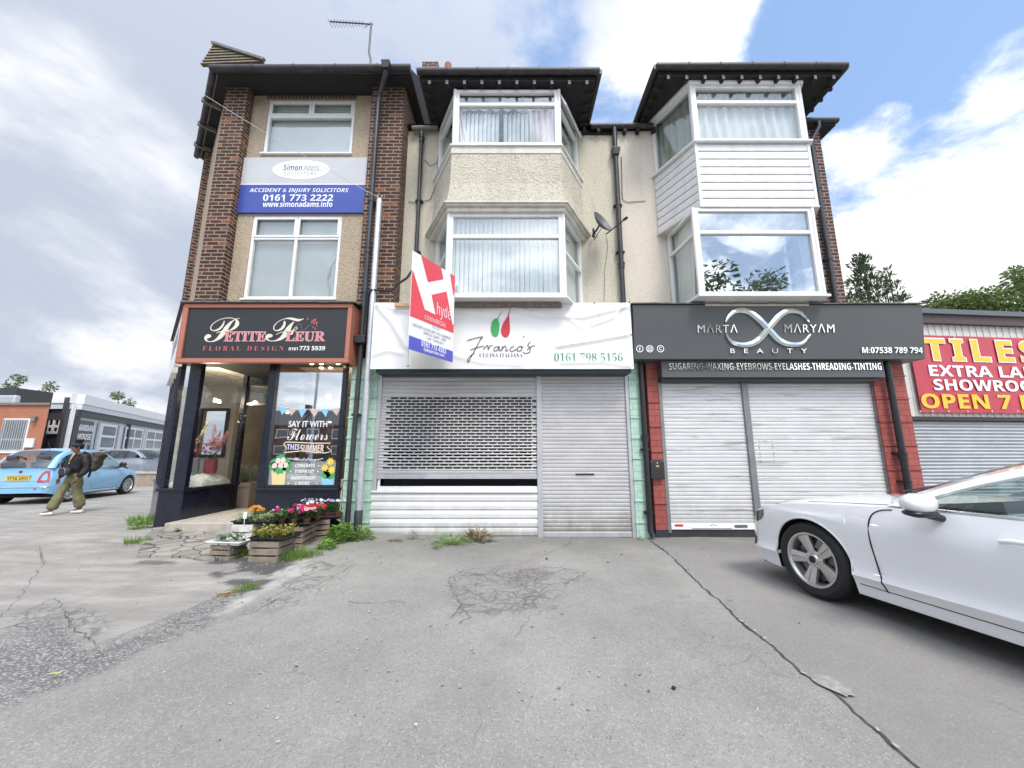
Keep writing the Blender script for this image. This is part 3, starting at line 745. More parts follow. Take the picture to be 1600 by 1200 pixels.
# roller shutter curtains
def slats(mb, x0, x1, z0, z1, Y, pitch, d=0.012):
    k = max(1, round((z1 - z0) / pitch)); p = (z1 - z0) / k
    prof = []
    for i in range(k):
        z = z0 + i * p
        prof += [(Y, z + p*.02), (Y - d*.75, z + p*.16), (Y - d, z + p*.45), (Y - d*.8, z + p*.80), (Y - d*.05, z + p*.93)]
    prof.append((Y, z1)); n = len(prof)
    vs = [(x0, y, z) for y, z in prof] + [(x1, y, z) for y, z in prof]
    mb.add(vs, [(i, n + i, n + i + 1, i + 1) for i in range(n - 1)])

# ================================================================== CORNER BUILDING (left)
YW = 6.78; YP = 6.6; YF = 6.24
cb = thing('corner_building', 'three storey corner building with brown brick piers, buff roughcast and a navy florist shopfront', 'building', (-4.3, YP, 0))
SD = V((-0.690, 0.724, 0)); SN = V((-0.724, -0.690, 0))            # along the side street wall, and outward
ZF = AZ(470, 6.5)                                     # level of the fascia top
pl0 = at(352, 160, YP).x; plt = at(390, 138, YP).x
PLX0, PLX1 = -5.72, -5.23                             # left pier
PRX0, PRX1 = -2.70, -2.14                             # right pier
PLX0 = (at(355,138,YP).x + at(302,470,YP).x) / 2; PLX1 = (at(390,138,YP).x + at(340,470,YP).x) / 2
PRX0 = (at(584,135,YP).x + at(556,470,YP).x) / 2; PRX1 = (at(631,137,YP).x + at(617,470,YP).x) / 2
ZE = AZ(137, YP)                                      # top of the walls
mb = MB(); mb.box(PLX0, PLX1, YP, YW + .3, ZF - .6, ZE); mb.build('brick_pier', M_brick, cb)
mb = MB(); mb.box(PRX0, PRX1, YP, 7.6, ZF - .6, ZE); mb.build('brick_pier', M_brick, cb)
# wall between the piers, with two window openings
w2 = dict(x0=(at(422,157,YW).x + at(409,240,YW).x)/2, x1=(at(554.5,156,YW).x + at(550,240,YW).x)/2, z0=AZ(240, YW), z1=AZ(156.5, YW))
w1 = dict(x0=(at(396,337,YW).x + at(379,467,YW).x)/2, x1=(at(535.5,336,YW).x + at(524,466,YW).x)/2, z0=AZ(467, YW), z1=AZ(337, YW))
mb = MB()
for z0, z1, a, b in ((ZF - .9, w1['z0'], None, None), (w1['z0'], w1['z1'], w1['x0'], w1['x1']), (w1['z1'], w2['z0'], None, None), (w2['z0'], w2['z1'], w2['x0'], w2['x1']), (w2['z1'], ZE, None, None)):
    if a is None: mb.box(PLX1, PRX0, YW, YW + .25, z0, z1)
    else: mb.box(PLX1, a, YW, YW + .25, z0, z1); mb.box(b, PRX0, YW, YW + .25, z0, z1)
mb.build('roughcast_wall', M_brown_render, cb)
mb = MB(); mb.box(w2['x0'] - .05, w2['x1'] + .02, YW - .006, YW + .02, w2['z1'] + .03, AZ(141, YW)); mb.build('brick_lintel', M_soldier, cb)
mb = MB()
for i in range(40):
    x = w2['x0'] - .05 + (w2['x1'] - w2['x0'] + .1) * i / 40
    mb.box(x, x + .03, YW - .03, YW, w2['z1'] + .006, w2['z1'] + .026 + .01 * (i % 2))
mb.build('creasing_tile', M_board, cb)
for w, nm in ((w2, 'w2'), (w1, 'w1')):
    W = w['x1'] - w['x0']; H = w['z1'] - w['z0']
    hf = (0.735,)
    O = V((w['x0'], YW + .015, w['z0']))
    cw = W / 2; hb = H * .735
    if nm == 'w2':
        cas = [(0.04, W*.5 - .012, hb + .012, H - .035), (W*.5 + .012, W - .04, hb + .012, H - .035)]
        win = window(cb, O, RX, UP, W, H, hbars=(0.70,), top_vbars=(0.5,), casement=[(0.04, W*.5 - .012, H*.70 + .02, H - .035), (W*.5 + .012, W - .04, H*.70 + .02, H - .035)], glassm=M_glass)
    else:
        win = window(cb, O, RX, UP, W, H, hbars=(0.725,), vbars=(0.5,), top_vbars=(0.5,), casement=[(0.04, W*.5 - .012, H*.725 + .02, H - .035), (W*.5 + .012, W - .04, H*.725 + .02, H - .035)], glassm=M_glass_dk if False else M_glass)
    hblind(win, O + UP*.04, RX, UP, W, H - .06)
    s = MB(); s.box(w['x0'] - .03, w['x1'] + .03, YW - .05, YW + .015, w['z0'] - .035, w['z0'] - .001); s.build('sill', M_upvc, win, bevel=0.005)
    rm = MB(); rm.box(w['x0'] - .2, w['x1'] + .2, YW + .5, YW + .52, w['z0'] - .2, w['z1'] + .2); rm.build('room_wall', M_blind, win)
# side street wall
PS0 = V((PLX0, YP + .02, 0)); LS = 2.7; PS1 = PS0 + SD * LS
def side(mb, a, b, z0, z1, th=0.25, out=0.0):
    p = PS0 + SD*a + SN*out; q = PS0 + SD*b + SN*out; i = -SN * th
    mb.plan([(p.x, p.y), (p.x + i.x, p.y + i.y), (q.x + i.x, q.y + i.y), (q.x, q.y)], z0, z1)
mb = MB(); side(mb, 0.002, LS, ZF - .5, ZE); mb.build('side_wall', M_brown_render, cb)
mb = MB(); side(mb, LS - .5, LS, ZF - .9, ZE - .02, .2, .12); mb.build('side_pier', M_brick, cb)
mb = MB(); mb.plan([(PLX0 + .05, 7.05), (PRX1 - .02, 7.05), (PRX1 - .02, 11.5), (PS1.x + .4, 11.5), (PS1.x + .05, PS1.y)], ZF - .4, ZE - .05); mb.build('rear_wall', M_brick2, cb)
# roof: eave board, gutter, soffit and tiled slopes hipped round the corner
ZG = AZ(103, 6.2)
fl = V((at(332, 105, 6.2).x, 6.26, 0)); e = SN * .34
E0 = (at(338,118,6.3).x, 6.30); E1 = (at(642,112,6.3).x, 6.30)
c1 = V((at(338,118,6.3).x, 6.30, 0)) + SD * 3.0
eave = [E0, E1, (E1[0], 11.8), (c1.x + .6, 11.8), (c1.x, c1.y)]
mb = MB(); mb.plan(eave, ZE, ZE + .05); so = mb.build('soffit', M_soffit, cb)
zf0 = ZE + .052; zf1 = AZ(113, 6.26)
mb = MB(); mb.box(E0[0], E1[0], 6.275, 6.30, ZE + .01, zf1 + .02)
q0 = V((E0[0], 6.30, 0)); 
p = V((E0[0], 6.29, 0)); q = V((c1.x, c1.y, 0)); d = (q - p).normalized(); nn_ = V((d.y, -d.x, 0)); nn_ = nn_ if nn_.dot(SN) > 0 else -nn_
mb.plan([(p.x, p.y), (q.x, q.y), (q.x - nn_.x*.03, q.y - nn_.y*.03), (p.x - nn_.x*.03, p.y - nn_.y*.03)], ZE - .02, zf1 + .02)
mb.build('fascia_board', M_board, cb)
def gutter(pts, r=0.062, name='gutter', parent=None, m=None):
    mb = MB(); mb.tube(pts, r, 12)
    o = mb.build(name, m or M_gutter, parent, smooth=60)
    b = MB(); L = (V(pts[1]) - V(pts[0])).length
    for i in range(1, int(L / .8) + 1):
        p = V(pts[0]).lerp(V(pts[1]), i * .8 / L) if i * .8 < L else None
        if p is not None: d_ = (V(pts[1]) - V(pts[0])).normalized(); b.tube([p - d_*.018, p + d_*.018], r + .007, 12)
    if b.v: b.build('gutter_bracket', m or M_gutter, o)
    return o
gutter([(E0[0] - .04, 6.21, zf1 + .02), (E1[0] + .02, 6.21, zf1 + .035)], 0.070, parent=cb)
gutter([(p.x + nn_.x*.06, p.y + .02 + nn_.y*.06, zf1 + .02), (q.x + nn_.x*.06, q.y + nn_.y*.06, zf1 + .02)], 0.060, parent=cb)
zr = zf1 + .06; ap = (-4.0, 9.0, zr + 1.9)
mb = MB()
def slope(a, b, c, d_, th=.05): mb.prism([V(a), V(b), V(c), V(d_)], (0, 0, -th))
ridge0 = (-4.6, 8.6, zr + 1.9); ridge1 = (E1[0] + .0, 8.6, zr + 1.9)
mb.poly([(E0[0] - .05, 6.22, zr), (E1[0], 6.22, zr), ridge1, ridge0])
mb.poly([(E0[0] - .05, 6.22, zr), ridge0, (c1.x, c1.y, zr)])
mb.poly([(c1.x, c1.y, zr), ridge0, (-4.6, 11.8, zr + 1.2), (c1.x + .6, 11.8, zr)])
mb.poly([ridge0, ridge1, (E1[0], 11.8, zr), (-4.6, 11.8, zr + 1.2)])
roof = mb.build('roof', M_tile, cb)
mb = MB(); mb.poly([(E1[0] - .002, 6.22, zr), (E1[0] - .002, 11.8, zr), ridge1]); mb.box(E1[0] - .02, E1[0] + .0, 6.30, 11.8, ZE + .051, zr); mb.build('verge_board', M_soffit, roof)
# the upswept tiled kick at the corner of the eaves
t0 = at(314, 101, 6.34); t1 = at(334, 70, 6.5); t2 = at(412, 97, 6.34)
mb = MB()
n_k = 7
for i in range(n_k):
    f0 = i / n_k; f1 = (i + 1) / n_k
    a0 = t0.lerp(t1, f0); a1 = t0.lerp(t1, f1); b0 = t2.lerp(t1, f0); b1 = t2.lerp(t1, f1)
    o_ = V((0, -.025, 0))
    mb.prism([a0 + o_, b0 + o_, b1, a1], (0, .08, 0))
mb.build('corner_tile_kick', M_tile, roof)
mb = MB(); mb.beam(t1 + V((-.01, -.03, .01)), t2 + V((.03, -.03, .02)), .06, .05); mb.build('hip_tile', M_rafter, roof)
# rafters and brackets in the side soffit
mb = MB()
for a in (.6, 1.4, 2.2): 
    p0 = PS0 + SD*a + SN*.02; p1 = p0 + SN * .33
    mb.beam((p0.x, p0.y, ZE - .05), (p1.x, p1.y, ZE - .05), .05, .09)
mb.build('rafter_end', M_board, roof)

# ---- shop front of the corner building
sfx1 = at(545, 600, YP).x
AXL = (at(246,767,YP).x + at(240,826,YP).x) / 2       # outer corner of the stall riser
RCX = -5.46                                          # side of the entrance recess
RWX = (at(404,760,YP).x + at(415,600,YP).x)/2        # left edge of the right-hand window
RW1 = (at(527,765,YP).x + at(543,575,YP).x)/2
ZRS = at(800, 767, YP).z                              # top of the stall riser
ZSO = AZ(570, YP)                                     # head of the shop windows
zg = gz(-5.5, YP) - .05
DY = 7.9
mb = MB()
mb.box(AXL, RCX, YP, YP + .2, zg, ZRS); 
mb.box(RCX - .2, RCX, YP + .2, DY, zg, ZRS)
mb.box(RWX, RW1, YP, YP + .2, zg, ZRS)
mb.box(RWX, RWX + .2, YP + .2, DY, zg, ZRS)
p0 = PS0 + SD * 0
sp = lambda a, out=0.0: PS0 + V((AXL - PLX0, 0, 0)) + SD*a + SN*out
def sides(mb, a, b, z0, z1, th=.12, out=0.0):
    p = sp(a, out); q = sp(b, out); i = -SN*th
    mb.plan([(p.x, p.y), (p.x+i.x, p.y+i.y), (q.x+i.x, q.y+i.y), (q.x, q.y)], z0, z1)
sides(mb, .005, 3.0, zg - .15, ZRS)
mb.build('stall_riser', M_navy, cb, bevel=.006)
mb = MB()
mb.box(AXL - .02, RCX + .02, YP - .035, YP + .16, ZRS, ZRS + .045); mb.box(RCX - .15, RCX + .03, YP + .16, DY, ZRS, ZRS + .04)
mb.box(RWX - .02, RW1 + .01, YP - .035, YP + .16, ZRS, ZRS + .045); sides(mb, .0, 3.0, ZRS + .001, ZRS + .044, .12, .03)
mb.build('window_sill', M_navy, cb, bevel=.006)
zs = ZRS + .045
mb = MB()                                            # posts
mb.box(AXL, AXL + .065, YP + .01, YP + .11, zs, ZSO + .1)
mb.box(RCX - .20, RCX - .0, YP, YP + .10, zs, ZSO + .1)
mb.box(RCX - .08, RCX, DY - .12, DY, zs, ZSO + .1)
mb.box(RWX, RWX + .13, YP, YP + .10, zs, ZSO + .1)
mb.box(RW1 - .07, RW1, YP, YP + .10, zs, ZSO + .1)
mb.box(RWX, RWX + .08, DY - .12, DY, zg, ZSO + .1)
for a in (0.75, 1.5, 2.25, 2.94): sides(mb, a, a + .07, zs, ZSO + .1, .09, -.01)
mb.box(RWX + .13, RW1 - .07, YP + .01, YP + .09, zs, zs + .05)
mb.build('shopfront_post', M_navy, cb, bevel=.005)
# panes
def pane(name, pts, n, m, parent=cb):
    g = MB(); g.prism([V(p) for p in pts], V(n) * .008); return g.build(name, m, parent)
wx0, wx1 = RWX + .13, RW1 - .07
shopwin = pane('shop_window', [(wx0, YP + .05, zs + .05), (wx1, YP + .05, zs + .05), (wx1, YP + .05, ZSO), (wx0, YP + .05, ZSO)], (0, 1, 0), M_glass_sign)
pane('entrance_window', [(RCX - .03, YP + .10, zs), (RCX - .03, DY - .12, zs), (RCX - .03, DY - .12, ZSO - .02), (RCX - .03, YP + .10, ZSO - .02)], (-1, 0, 0), M_glass_dk if False else M_glass)
pane('corner_window', [(AXL + .065, YP + .06, zs), (RCX - .20, YP + .06, zs), (RCX - .20, YP + .06, ZSO), (AXL + .065, YP + .06, ZSO)], (0, 1, 0), M_glass)
for a in (0.02, .82, 1.57, 2.32):
    p = sp(a, -.06); q = sp(a + .68, -.06)
    pane('side_street_window', [(p.x, p.y, zs), (q.x, q.y, zs), (q.x, q.y, ZSO), (p.x, p.y, ZSO)], -SN, M_glass_shop)
# door frame, transom and the open door, step, soffit, shop floor and walls
mb = MB(); ztr = AZ(632, DY)
mb.box(RCX, RWX, DY - .08, DY, ztr - .03, ztr + .03); mb.box(RCX, RWX, DY - .08, DY, ZSO - .16, ZSO + .1)
mb.build('door_frame', M_navy, cb, bevel=.004)
pane('fanlight', [(RCX, DY - .04, ztr + .03), (RWX, DY - .04, ztr + .03), (RWX, DY - .04, ZSO - .16), (RCX, DY - .04, ZSO - .16)], (0, 1, 0), M_glass)
mb = MB(); mb.box(RWX + .02, RWX + .07, DY + .02, DY + .85, zg + .22, ztr - .03); do = mb.build('shop_door', M_navy, cb, bevel=.004)
mb = MB(); mb.box(RWX - .005, RWX + .018, DY + .72, DY + .75, 1.05, 1.45); mb.build('door_handle', M_steel, do)
M_step = mat('worn_step_stone', (0.42, 0.38, 0.33), 0.85, 8, 0.2, bump=.3, bs=40, streak=.4, scol=(.22, .2, .17))
mb = MB(); mb.box(RCX + .002, RWX - .002, YP - .28, DY + .1, gz(-5, 6.6) - .1, gz(-5, 6.6) + .14); mb.build('door_step', M_step, cb, bevel=.012)
M_ceil = mat('patterned_shop_ceiling', (0.62, 0.58, 0.50), 0.8, 5, .35)
mb = MB(); fxl = at(281, 520, 6.24).x; mb.plan([(fxl + .08, 6.3), (RW1 + .03, 6.3), (RW1 + .03, YP + .4), (RWX, YP + .4), (RWX, DY), (RCX, DY), (RCX, YP + .4), (fxl - .35, YP + .32), (fxl - .30, 6.68)], ZSO + .04, ZSO + .1); mb.build('shop_soffit', M_soffit, cb)
mb = MB(); mb.plan([(RCX - .1, YP + .42), (RCX - .1, DY + .0), (RWX + .1, DY + .0), (RWX + .1, YP + .42), (RW1 + .2, YP + .42), (RW1 + .2, 11.6), (-7.7, 11.6), (-7.7, 9.0), (AXL + .15, YP + .42)], ZSO + .10, ZSO + .16); mb.build('shop_ceiling', M_ceil, cb)
M_shopwall = mat('shop_inner_wall', (0.40, 0.375, 0.33), 0.8, 3, .15)
M_shopfloor = mat('shop_floor', (0.20, 0.16, 0.12), 0.6, 5, .2)
zfl = gz(-5, 6.6) + .13
mb = MB(); mb.plan([(RW1 + .2, YP + .2), (RW1 + .2, 11.6), (-7.7, 11.6), (-7.7, 8.9), (AXL + .3, YP + .25)], zfl - .1, zfl); mb.build('shop_floor', M_shopfloor, cb)
mb = MB()
mb.box(RW1 + .03, RW1 + .2, YP + .2, 11.6, zfl, ZSO + .1)
mb.box(-8.3, RW1 + .03, 11.45, 11.6, zfl, ZSO + .1)
mb.box(-8.3, -6.9, 9.55, 9.7, zfl, 1.25); mb.box(-8.3, -7.72, 9.55, 9.7, 1.25, 2.45); mb.box(-7.05, -6.9, 9.55, 9.7, 1.25, 2.45); mb.box(-8.3, -6.9, 9.55, 9.7, 2.45, ZSO + .1)
mb.box(-6.98, -6.9, 9.7, 11.45, zfl, ZSO + .1)
mb.build('shop_wall', M_shopwall, cb)
mb = MB()
for x in (-7.75, -7.09): mb.box(x, x + .07, 9.50, 9.545, 1.25, 2.45)
for z in (1.25, 2.38): mb.box(-7.68, -7.09, 9.50, 9.545, z, z + .07)
mb.build('rear_window_frame', M_black, cb)
mb = MB(); mb.box(wx0 - .1, RW1 + .02, YP + .13, YP + .62, zfl, ZRS + .02); mb.plan([(-5.9, YP + .25), (RCX - .22, YP + .25), (RCX - .22, DY), (-6.7, DY), (-6.6, YP + 1.0)], zfl, ZRS + .02)
mb.build('display_platform', M_white, cb)
M_bulb = emit('spot_bulb', (1.0, 0.72, 0.36), 14.0)
def spot(c, parent=cb):
    s = MB(); s.tube([V(c), V(c) + V((0, 0, .05))], .045, 14); so_ = s.build('ceiling_light', M_steel, parent, smooth=50)
    s = MB(); s.ball(V(c) + V((0, 0, -.006)), .034, 12, 8, (1, 1, .5)); s.build('bulb', M_bulb, so_, smooth=180)
for px in (487, 502, 528): spot((at(px, 568, YP - .12).x, YP - .12, ZSO + .0))
for c in ((-5.75, 7.4, 2.35), (-5.95, 7.75, 2.38), (-4.4, 9.3, 2.1), (-4.1, 9.8, 2.3)): spot(c)
for c, e_ in (((-5.75, 7.2, 2.45), 28), ((-5.3, 9.0, 2.3), 10), ((wx0 + .7, YP + .5, 2.4), 14)):   # the lit spots throw a little warm light
    pl_ = bpy.data.lights.new('spot_glow', 'POINT'); pl_.energy = e_; pl_.color = (1, .82, .6); pl_.shadow_soft_size = .05; lo = bpy.data.objects.new('spot_glow', pl_); COL.objects.link(lo); lo.location = c
# green brick side pilaster at the right of the shop front: stepped courses
def pilaster(name, x0, x1, Y, z0, z1, m, parent, step=0.35, sx=0.018, both=True, seed=0):
    mb = MB(); k = int(round((z1 - z0) / step)); h = (z1 - z0) / k
    for i in range(k):
        a = z0 + i * h
        mb.box(x0, x1, Y, Y + .35, a, a + h - .02)
        mb.box(x0 - sx, x1 + sx, Y - .016, Y + .35, a + h - .02, a + h)
    return mb.build(name, m, parent)
ZBF = AZ(576, 6.3)
gp0 = (at(547,590,6.62).x + at(531,790,6.62).x) / 2; gp1 = (at(590,590,6.62).x + at(579,790,6.62).x) / 2
# ================================================================== bays
YB = 6.05; YM = 6.95
def bay_plan(fx0, fx1, wx0, wx1, yf=YB, yw=YM, grow=0.0):
    """outline of a canted bay, grown outwards by grow"""
    pts = [V((wx0, yw, 0)), V((fx0, yf, 0)), V((fx1, yf, 0)), V((wx1, yw, 0))]
    if grow:
        dl = (pts[1] - pts[0]).normalized(); dr = (pts[3] - pts[2]).normalized()
        nl = V((dl.y, -dl.x, 0)); nl = nl if nl.x < 0 else -nl
        nr = V((dr.y, -dr.x, 0)); nr = nr if nr.x > 0 else -nr
        # shift lines and intersect with y = yf - grow and y = yw
        def hit(p, d, y): t = (y - p.y) / d.y; return p + d * t
        a = pts[0] + nl * grow; b = pts[3] + nr * grow
        pts = [hit(a, dl, yw), hit(a, dl, yf - grow), hit(b, dr, yf - grow), hit(b, dr, yw)]
    return pts
def bay_solid(mb, bp, z0, z1, bp2=None):
    a = [V((p.x, p.y, z0)) for p in bp]; b = [V((p.x, p.y, z1)) for p in (bp2 or bp)]
    mb.add(a + b, [(3, 2, 1, 0), (4, 5, 6, 7), (0, 1, 5, 4), (1, 2, 6, 5), (2, 3, 7, 6), (3, 0, 4, 7)])
def bay_window(parent, bp, z0, z1, front_h, side_h, name, glassf=None, glasss=None, side_case=False):
    faces = [(bp[0], bp[1]), (bp[1], bp[2]), (bp[2], bp[3])]; res = []
    for k, (a, b) in enumerate(faces):
        r = (b - a).normalized(); w = (b - a).length
        g0 = 0.02
        O = V((a.x, a.y, z0)) + r * g0
        wd = window(parent, O, r, UP, w - 2*g0, z1 - z0, hbars=front_h if k == 1 else side_h, fw=0.065 if k == 1 else .055, name=name,
                    glassm=(glassf if k == 1 else glasss) or M_glass)
        res.append((wd, O, r, w - 2*g0))
    mb = MB()                                       # corner posts
    for p in (bp[1], bp[2]):
        mb.tube([V((p.x, p.y + .016, z0)), V((p.x, p.y + .016, z1))], .034, 8)
    mb.build('corner_post', M_upvc, parent)
    return res
def cladding(mb, bp, z0, z1, k=8):
    for a, b in ((bp[0], bp[1]), (bp[1], bp[2]), (bp[2], bp[3])):
        r = (b - a).normalized(); n = r.cross(UP); h = (z1 - z0) / k; w = (b - a).length
        for i in range(k):
            z = z0 + i * h; q = V((a.x, a.y, 0)) + r*.012
            prof = [(0.0, z + .003), (.016, z + .010), (.020, z + h * .5), (.014, z + h - .018), (0.004, z + h - .012), (0.0, z + h - .003)]
            A = [q + n*o_ + UP*zz for o_, zz in prof]; B = [p + r*(w - .024) for p in A]
            mb.add(A + B, [(j, len(prof) + j, len(prof) + j + 1, j + 1) for j in range(len(prof) - 1)])
def canopy(parent, x0, x1, y0, y1, z, ntail, hip=0.9, left_gutter=True, right_gutter=True, tails_from=0):
    """boxed eaves over a bay: dark boarding, white rafter ends, gutter, hipped tiled top"""
    mb = MB(); mb.box(x0 + .06, x1 - .06, y0 + .10, y1, z - .02, z + .02); rf = mb.build('eaves_boarding', M_soffit, parent)
    t = MB(); zt = z + .135
    t.poly([(x0, y0, zt), (x1, y0, zt), (x1 - hip, y0 + hip, zt + hip*.85), (x0 + hip, y0 + hip, zt + hip*.85)])
    t.poly([(x1, y0, zt), (x1, y1 + 1.5, zt), (x1 - hip, y1 + 1.5, zt + hip*.85), (x1 - hip, y0 + hip, zt + hip*.85)])
    t.poly([(x0, y1 + 1.5, zt), (x0, y0, zt), (x0 + hip, y0 + hip, zt + hip*.85), (x0 + hip, y1 + 1.5, zt + hip*.85)])
    t.poly([(x0 + hip, y0 + hip, zt + hip*.85), (x1 - hip, y0 + hip, zt + hip*.85), (x1 - hip, y1 + 1.5, zt + hip*.85), (x0 + hip, y1 + 1.5, zt + hip*.85)])
    rr = t.build('bay_roof', M_tile, parent)
    f = MB(); f.box(x0 + .05, x1 - .05, y0 + .09, y0 + .115, z + .021, z + .13); f.box(x0 + .05, x0 + .075, y0 + .116, y1, z + .021, z + .13); f.box(x1 - .075, x1 - .05, y0 + .116, y1, z + .021, z + .13)
    f.build('fascia_board', M_soffit, rr)
    for i in range(tails_from, ntail):
        x = x0 + .22 + (x1 - x0 - .44) * i / (ntail - 1)
        s = MB(); s.box(x - .026, x + .026, y0 + .07, y0 + .17, z - .105, z - .021); s.mi = 0
        o = s.build('rafter_end', M_soffit, rr)
        s = MB(); s.box(x - .023, x + .023, y0 + .062, y0 + .069, z - .086, z - .018); s.build('end_grain', M_rafter, rr) if False else None
        o.data.materials.append(M_rafter); o.data.polygons[2].material_index = 1
    for sgn, x in ((-1, x0), (1, x1)):
        for i in range(1, 5):
            y = y0 + .1 + (y1 - y0) * i / 5
            s = MB(); s.box(x - sgn*.05, x - sgn*.2, y - .022, y + .022, z - .085, z - .021)
            s.build('rafter_end', M_soffit, rr)
    g = MB(); g.tube([(x0, y0 + .03, z + .11), (x1, y0 + .03, z + .12)], .062, 12)
    if right_gutter: g.tube([(x1 + .0, y0 + .03, z + .12), (x1 + .0, y1 + .4, z + .11)], .060, 12)
    if left_gutter: g.tube([(x0 - .0, y0 + .03, z + .11), (x0 - .0, y1 + .4, z + .11)], .060, 12)
    gg = g.build('gutter', M_gutter, parent, smooth=60)
    b = MB()
    for i in range(1, 6):
        x = x0 + (x1 - x0) * i / 6; b.tube([(x - .018, y0 + .03, z + .115), (x + .018, y0 + .03, z + .115)], .069, 12)
    b.build('gutter_bracket', M_gutter, gg)
    return rr

# ================================================================== MIDDLE BUILDING
mbld = thing('terraced_building', 'cream roughcast terraced building with a canted bay over a perforated grey shutter', 'building', (0, YM, 0))
XD = at(971, 350, YM).x
XM0 = PRX1 + .002; ZM = AZ(205, YM)
mb = MB(); mb.box(XM0, XD - .002, YM, YM + .3, 2.6, ZM); mb.build('roughcast_wall', M_cream_render, mbld)
mb = MB(); mb.box(XM0, XD - .002, YM + .3, 12, 0, ZM); mb.build('rear_wall', M_brick2, mbld)
# eaves along the main wall, either side of the bay canopy
zc1 = AZ(140, YB) + .075
cx0 = -1.72; cx1 = at(937, 112, 5.84).x
mb = MB(); mb.box(cx1 - .1, XD, YM - .02, YM + .2, ZM - .10, ZM); mb.build('wall_plate', M_soffit, mbld)
t = MB(); t.poly([(XM0, YM - .12, ZM + .06), (XD, YM - .12, ZM + .06), (XD, YM + 2.5, ZM + 1.75), (XM0, YM + 2.5, ZM + 1.75)]); t.poly([(XM0, YM + 2.5, ZM + 1.75), (XD, YM + 2.5, ZM + 1.75), (XD, 12, ZM + .1), (XM0, 12, ZM + .1)])
mroof = t.build('roof', M_tile, mbld)
mb = MB()
for x in (at(912, 220, YM).x, at(934, 222, YM).x): mb.box(x - .03, x + .03, YM - .12, YM - .021, ZM - .11, ZM - .01)
mb.build('rafter_end', M_soffit, mroof)
gutter([(cx1 + .04, YM - .10, ZM + .02), (XD + .04, YM - .10, ZM + .03)], .055, parent=mbld)
mb = MB(); mb.tube([(-2.05, YM - .10, ZM - .03), (cx0 + .2, YM - .10, ZM - .02)], .05, 12); mb.build('gutter', M_rafter, mbld, smooth=60)
canopy(mbld, cx0, cx1, 5.84, YM, zc1, 10, left_gutter=False)
# chimney
cp = at(672, 112, 8.2)
mb = MB(); mb.box(at(659,112,8.2).x, at(684,112,8.2).x, 8.2, 8.7, 8.0, at(672,96,8.2).z); ch = mb.build('chimney', M_brick2, mbld)
mb = MB(); x = at(698, 100, 8.25).x; zb = at(698, 113, 8.25).z - .25; zt = at(698, 87, 8.25).z
mb.lathe([(.10, zb), (.105, zb + .32), (.125, zb + .34), (.125, zb + .38), (.10, zb + .40), (.095, zt - .12), (.085, zt - .03), (.05, zt)], 16, Matrix.Translation((x, 8.45, 0)))
M_terra = mat('terracotta', (0.30, 0.10, 0.07), .8, 12, .25); mb.build('chimney_pot', M_terra, ch, smooth=40)
mb = MB(); mb.box(at(686,113,8.2).x, at(712,113,8.2).x, 8.2, 8.7, 8.0, at(700,110,8.2).z); mb.build('chimney_base', M_brick2, ch)
# bay
b2 = dict(z0=AZ(227, YB), z1=AZ(140, YB))
fx0 = at(706, 228, YB).x; fx1 = at(876, 226, YB).x
bp = bay_plan(fx0 + .03, fx1 - .01, -1.52, 1.36)
def bay_fill(parent, bp, z0, z1):
    ip = [p.copy() for p in bp]; 
    mb = MB(); mb.add([V((ip[0].x + .1, YM - .03, z0)), V((ip[3].x - .1, YM - .03, z0)), V((ip[3].x - .1, YM - .03, z1)), V((ip[0].x + .1, YM - .03, z1))], [(0, 1, 2, 3)])
    mb.build('room_wall', M_room, parent)
r2 = bay_window(mbld, bp, b2['z0'], b2['z1'], (.735,), (.735,), 'bay_window')
bay_fill(mbld, bp, b2['z0'], b2['z1'])
H2 = b2['z1'] - b2['z0']
wd, O, r, w = r2[1]
vblind(wd, O + r*.14, r, UP, w*.70, H2*.66, pitch=.075, gap=((.52, .545), (.60, .63), (.74, .76)))
curtain(wd, O + UP*.04, r, UP, w*.15, H2*.68, M_mauve, folds=3, off=.11, taper=(.9, .35))
curtain(wd, O + r*(w*.72), r, UP, w*.28, H2*.70, M_mauve, folds=5, off=.12)
curtain(wd, O + UP*(H2*.74), r, UP, w, H2*.24, M_mauve, folds=9, off=.14, wave=.02, name='pelmet')
for i in (0, 2):
    wd, O, r, w = r2[i]; curtain(wd, O + r*(w*.1), r, UP, w*.75, H2*.66, M_olivecurt, folds=4, off=.12, wave=.03)
# the open top light on the right-hand side
wd, O, r, w = r2[2]; n = r.cross(UP)
ov = MB(); tilt = (UP * -.93 + n * .36).normalized(); q = O + UP * (H2 * .97) + n * .02 + r * .06; hh = H2 * .24; ww = w - .12
fr = [(0, ww, 0, .045), (0, ww, hh - .045, hh), (0, .045, .045, hh - .045), (ww - .045, ww, .045, hh - .045)]
frame_bars(ov, q, r, tilt, n, fr, .04); cs = ov.build('opening_light', M_upvc, wd, bevel=.004)
ov = MB(); ov.prism([q + r*.03 + tilt*.03, q + r*(ww-.03) + tilt*.03, q + r*(ww-.03) + tilt*(hh-.03), q + r*.03 + tilt*(hh-.03)], -n*.005)
ov.build('opening_pane', M_glass, wd)
